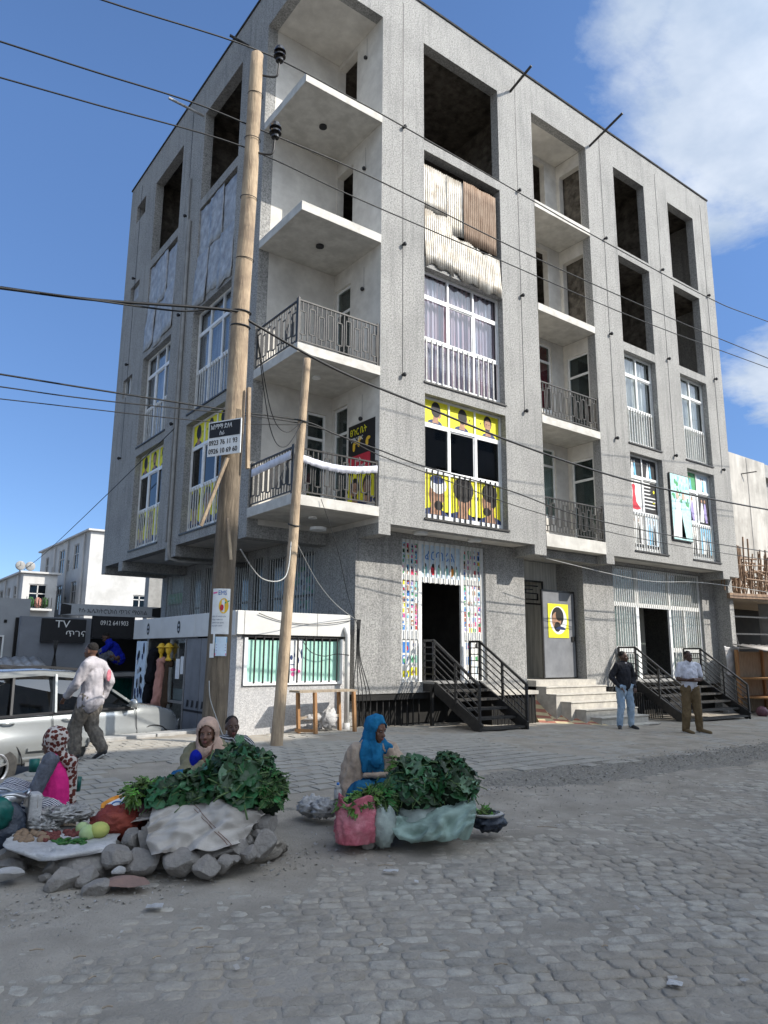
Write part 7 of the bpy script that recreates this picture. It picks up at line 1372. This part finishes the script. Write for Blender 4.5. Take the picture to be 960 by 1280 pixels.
st = T('roadside_stall', 'small stall with a corrugated tin roof on rough wooden posts at the left', 'stall', (0, 0, 0))
m = MB(); vs = []; K = 120
for i in range(K + 1):
    x = -7.2 + 4.75 * i / K
    for y, z in ((6.3, 1.22), (7.6, 1.5)): vs.append((x, y, z + .02 * sin(i * 1.25)))
m.add(vs, [(2 * i, 2 * i + 2, 2 * i + 3, 2 * i + 1) for i in range(K)]); m.build('tin_roof', 'zinc', st, smooth=True, solid=.004)
for x in (-6.6, -4.9, -3.85, -2.7): m_ = MB(); m_.beam((x, 6.5, -.4), (x + .02, 6.5, 1.2), .09, .08); m_.build('post', 'wood_orange', st)
m_ = MB(); m_.beam((-7.2, 6.45, 1.15), (-2.5, 6.45, 1.15), .07, .09); m_.build('roof_beam', 'wood_orange', st)
# ------------------------------------------------------------------ far buildings at the left
def farblock(name, label, x0, x1, y0, y1, z1, cols_left, cols_front, par_m='far_white'):
    t = T(name, label, 'building', (0, 0, 0)); FL = frame((x0, 0, 0), (0, 1, 0), (1, 0, 0)); FFt = frame((0, y0, 0), (1, 0, 0), (0, 1, 0)); rows = [z1 - 2.7 - 3.05 * k for k in range(4)]
    m = MB(FL); m.holes(y0 + .3, y1, -1, z1, [(a, b, z, z + h) for a, b, h in cols_left for z in rows], 0, .3); m.F = FFt; m.holes(x0, x1, -1, z1, [(a, b, z, z + h) for a, b, h in cols_front for z in rows], 0, .3); m.F = None; m.box(x0 + .3, y0 + .3, z1 - .3, x1, y1, z1 - .1); m.build('wall', par_m, t)
    m = MB(FL); m.box(y0 - .25, -.25, z1, y1 + .2, .3, z1 + .14); m.F = FFt; m.box(x0 + .3, -.25, z1 + .002, x1 + .2, .3, z1 + .142); m.build('cornice', par_m, t)
    m = MB(FL); 
    for y in (y0 + 1.2, y0 + 6.2, y0 + 10.5): m.cyl((y, -.12, -1), (y, -.12, z1 - .1), .07, n=6)
    m.build('drain_pipe', 'far_white', t)
    for F_, cols in ((FL, cols_left), (FFt, cols_front)):
        for a, b, h in cols:
            for z in rows:
                m = MB(F_); m.box(a, .1, z, b, .12, z + h); o = m.build('window', 'dark_glass', t)
                m = MB(F_); m.box(a, .06, z, a + .08, .13, z + h); m.box(b - .08, .06, z, b, .13, z + h); m.box((a + b) / 2 - .04, .06, z, (a + b) / 2 + .04, .13, z + h); m.box(a + .08, .06, z + h * .6, b - .08, .11, z + h * .6 + .07); m.box(a + .08, .06, z, b - .08, .13, z + .08); m.box(a + .08, .06, z + h - .08, b - .08, .13, z + h); m.build('frame', 'far_white', o)
    return t
farblock('white_apartment_block', 'white four storey block with a grey shaded side beyond the shops', 8.74, 22, 46.45, 62.9, 10.9, [(49.5, 51.0, 2.1), (52.2, 53.0, 1.), (54.0, 55.8, 2.1), (57.5, 58.2, .9), (59.6, 60.8, 2.)], [(12.3, 13.4, 1.), (14.2, 16.2, 1.9)])
farblock('balcony_block', 'lower white apartment block with balconies and two roof dishes at the left edge', 4.85, 7.3, 49.4, 66, 7.6, [(51., 52.6, 1.9), (54, 55.2, 1.9), (57, 58.6, 1.9)], [(5.3, 6.6, 1.9)])
for k, dz in enumerate((4.9, 1.85)): m_ = MB(); m_.box(5.1, 48.6, dz, 7.0, 49.3, dz + .12); 
for k, dz in enumerate((4.75, 1.7)):
    bp = T('balcony_set', ('upper', 'lower')[k] + ' balcony with a railing and flower pots on the low white block', 'balcony', (0, 0, 0)); m_ = MB(); m_.box(5.0, 48.5, dz, 6.9, 49.38, dz + .15); m_.build('slab', 'far_white', bp)
    for i in range(9): m_ = MB(); m_.box(5.05 + .22 * i, 48.52, dz + .15, 5.09 + .22 * i, 48.56, dz + 1.0); m_.build('baluster', 'black_metal', bp)
    for i in range(3): blob('plant', (5.4 + .5 * i, 48.75, dz + .6), (.22, .15, .3), 'leaf_small' if i != 1 else 'f_rose', bp, amp=.6)
for k, x in enumerate((4.6, 5.3)):
    dz = 8.15; m_ = MB(); rm = Matrix.Rotation(radians(60), 3, 'X') @ Matrix.Identity(3); m_.ell((x, 49.6, dz), (.36, .12, .36), 20, 10); m_.cyl((x, 49.7, 7.6), (x, 49.7, dz), .04); m_.cyl((x, 49.5, dz), (x - .1, 49.0, dz + .2), .02); tag(m_.build('satellite_dish', 'concrete', smooth=True), ('left', 'right')[k] + ' satellite dish on the roof of the low white block', 'satellite dish')
gb = T('grey_annex', 'plain grey rendered building between the white block and the corner building', 'building', (0, 0, 0)); m_ = MB(); m_.box(6.45, 26, -1, 12, 26.6, 7.2); m_.build('wall', 'concrete', gb)
# ------------------------------------------------------------------ right hand neighbours
rb = T('concrete_building', 'unfinished raw concrete building beyond the right end of the facade', 'building', (0, 0, 0)); m_ = MB(); m_.box(17.0, 3.0, -.3, 25.0, 14, 9.9); m_.build('wall', 'grey_render', rb); MATS_ = None
for x in (19.4, 21.6, 23.4): m_ = MB(); m_.box(x, 2.985, 4.0, x + .03, 3.0, 9.85); m_.build('board_joint', 'concrete', rb)
for x, l_ in ((22.9, .9), ): m_ = MB(); m_.beam((x, 3.0, 9.1), (x + .5, 2.6, 9.2), .04, .04); m_.build('roof_spout', 'rail_metal', rb)
rb2 = T('dark_building', 'dark framed concrete building at the right edge', 'building', (0, 0, 0)); m_ = MB(IDF); m_.holes(25.3, 34, -.3, 10.2, [(25.8 + 2.6 * i, 27.8 + 2.6 * i, 1.5 + 3 * k, 3.6 + 3 * k) for i in range(3) for k in range(3)], 3.6, 3.9); m_.box(25.3, 3.91, -.3, 34, 10, 10.1); m_.build('wall', 'concrete', rb2)
sc_ = T('pole_shelter', 'half built concrete frame carrying a thicket of eucalyptus poles', 'building', (0, 0, 0))
m_ = MB(); m_.box(15.9, .2, 3.42, 24, 3.0, 3.62); m_.build('deck', 'wood_dry', sc_)
m_ = MB(); m_.beam((15.6, .12, 3.5), (24, .12, 3.78), .1, .16); m_.build('edge_beam', 'stick_wood', sc_)
for x in (16.25, 18.9, 21.6): m_ = MB(); m_.box(x, .5, -.2, x + .32, .85, 3.42); m_.build('column', 'concrete', sc_)
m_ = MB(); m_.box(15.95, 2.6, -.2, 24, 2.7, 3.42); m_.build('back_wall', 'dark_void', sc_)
for z in (1.9, 2.35, 2.9): m_ = MB(); m_.beam((15.9, .45, z), (24, .45, z + .1), .05, .05); m_.build('cross_bar', 'rail_metal', sc_)
m_ = MB(); m_.beam((15.95, .4, 3.3), (16.6, .45, 1.9), .06, .06); m_.build('brace', 'rail_metal', sc_)
rr = random.Random(21)
for k in range(150):
    x = rr.uniform(15.7, 21.5); y = rr.uniform(.15, 1.6); z0_ = 3.6 + rr.uniform(-.1, .3)
    if k % 3: a = Vector((x, y, z0_)); b = a + Vector((rr.gauss(0, .12), rr.gauss(0, .1), rr.uniform(.9, 1.75)))
    else: a = Vector((x, y, z0_ + rr.uniform(.1, 1.2))); b = a + Vector((rr.uniform(.6, 1.8), rr.gauss(0, .2), rr.gauss(0, .12)))
    m_ = MB(); m_.cyl(a, b, rr.uniform(.018, .034), n=5); m_.build('wooden_pole', 'stick_wood', sc_)
lw = T('low_wall', 'low grey wall with a pale sheet hung on it between the steps and the market stall', 'wall', (0, 0, 0)); m_ = MB(); m_.box(15.35, .3, -.2, 17.5, .45, 1.15); m_.build('wall', 'concrete', lw)
cloth('pale_sheet', [[(15.35, .27, 1.95), (15.8, .26, 1.9), (16.25, .27, 1.93)], [(15.4, .25, 1.5), (15.8, .22, 1.5), (16.2, .25, 1.5)], [(15.4, .27, 1.1), (15.8, .24, 1.05), (16.15, .27, 1.1)]], 'bag_white', fold=.03, fs=4, label='pale plastic sheet hung above the low grey wall', cat='sheet')
ws = T('market_stall', 'wooden market stall with a yellowed sheet roof at the right edge', 'stall', (0, 0, 0))
m = MB(); vs = []
for i in range(41):
    x = 15.35 + 4.2 * i / 40
    for y, z in ((-1.1, 1.80), (.2, 2.02)): vs.append((x + (y + 1.1) * .3, y, z + .025 * sin(i * 1.3) - .02 * i / 40))
m.add(vs, [(2 * i, 2 * i + 2, 2 * i + 3, 2 * i + 1) for i in range(40)]); m.build('sheet_roof', 'sack_cream', ws, smooth=True, solid=.01); MATS['sack_cream']
for x in (15.75, 17.3, 18.8):
    for y in (-.9, .1): m_ = MB(); m_.beam((x, y, -.1), (x, y, 1.85), .09, .09); m_.build('post', 'wood_orange', ws)
for z in (.42, .98): m_ = MB(); m_.box(15.75, -.92, z, 18.8, .1, z + .05); m_.build('shelf', 'wood_orange', ws)
m_ = MB(); m_.box(15.8, .12, .0, 18.8, .16, 1.8); m_.build('back_panel', 'wood_dry', ws)
for k in range(4): m_ = MB(); m_.beam((15.77, -.93, .05 + .0 * k), (16.7 + .5 * k, -.93, .4), .05, .03); m_.build('slat', 'wood_orange', ws)
blob('pink_ball', (15.3, -.75, .08), (.16, .16, .15), 'bag_purple', amp=.1, label='dull pink bundle on the ground by the market stall', cat='bundle')
bpy.data.scenes.remove(WORK)
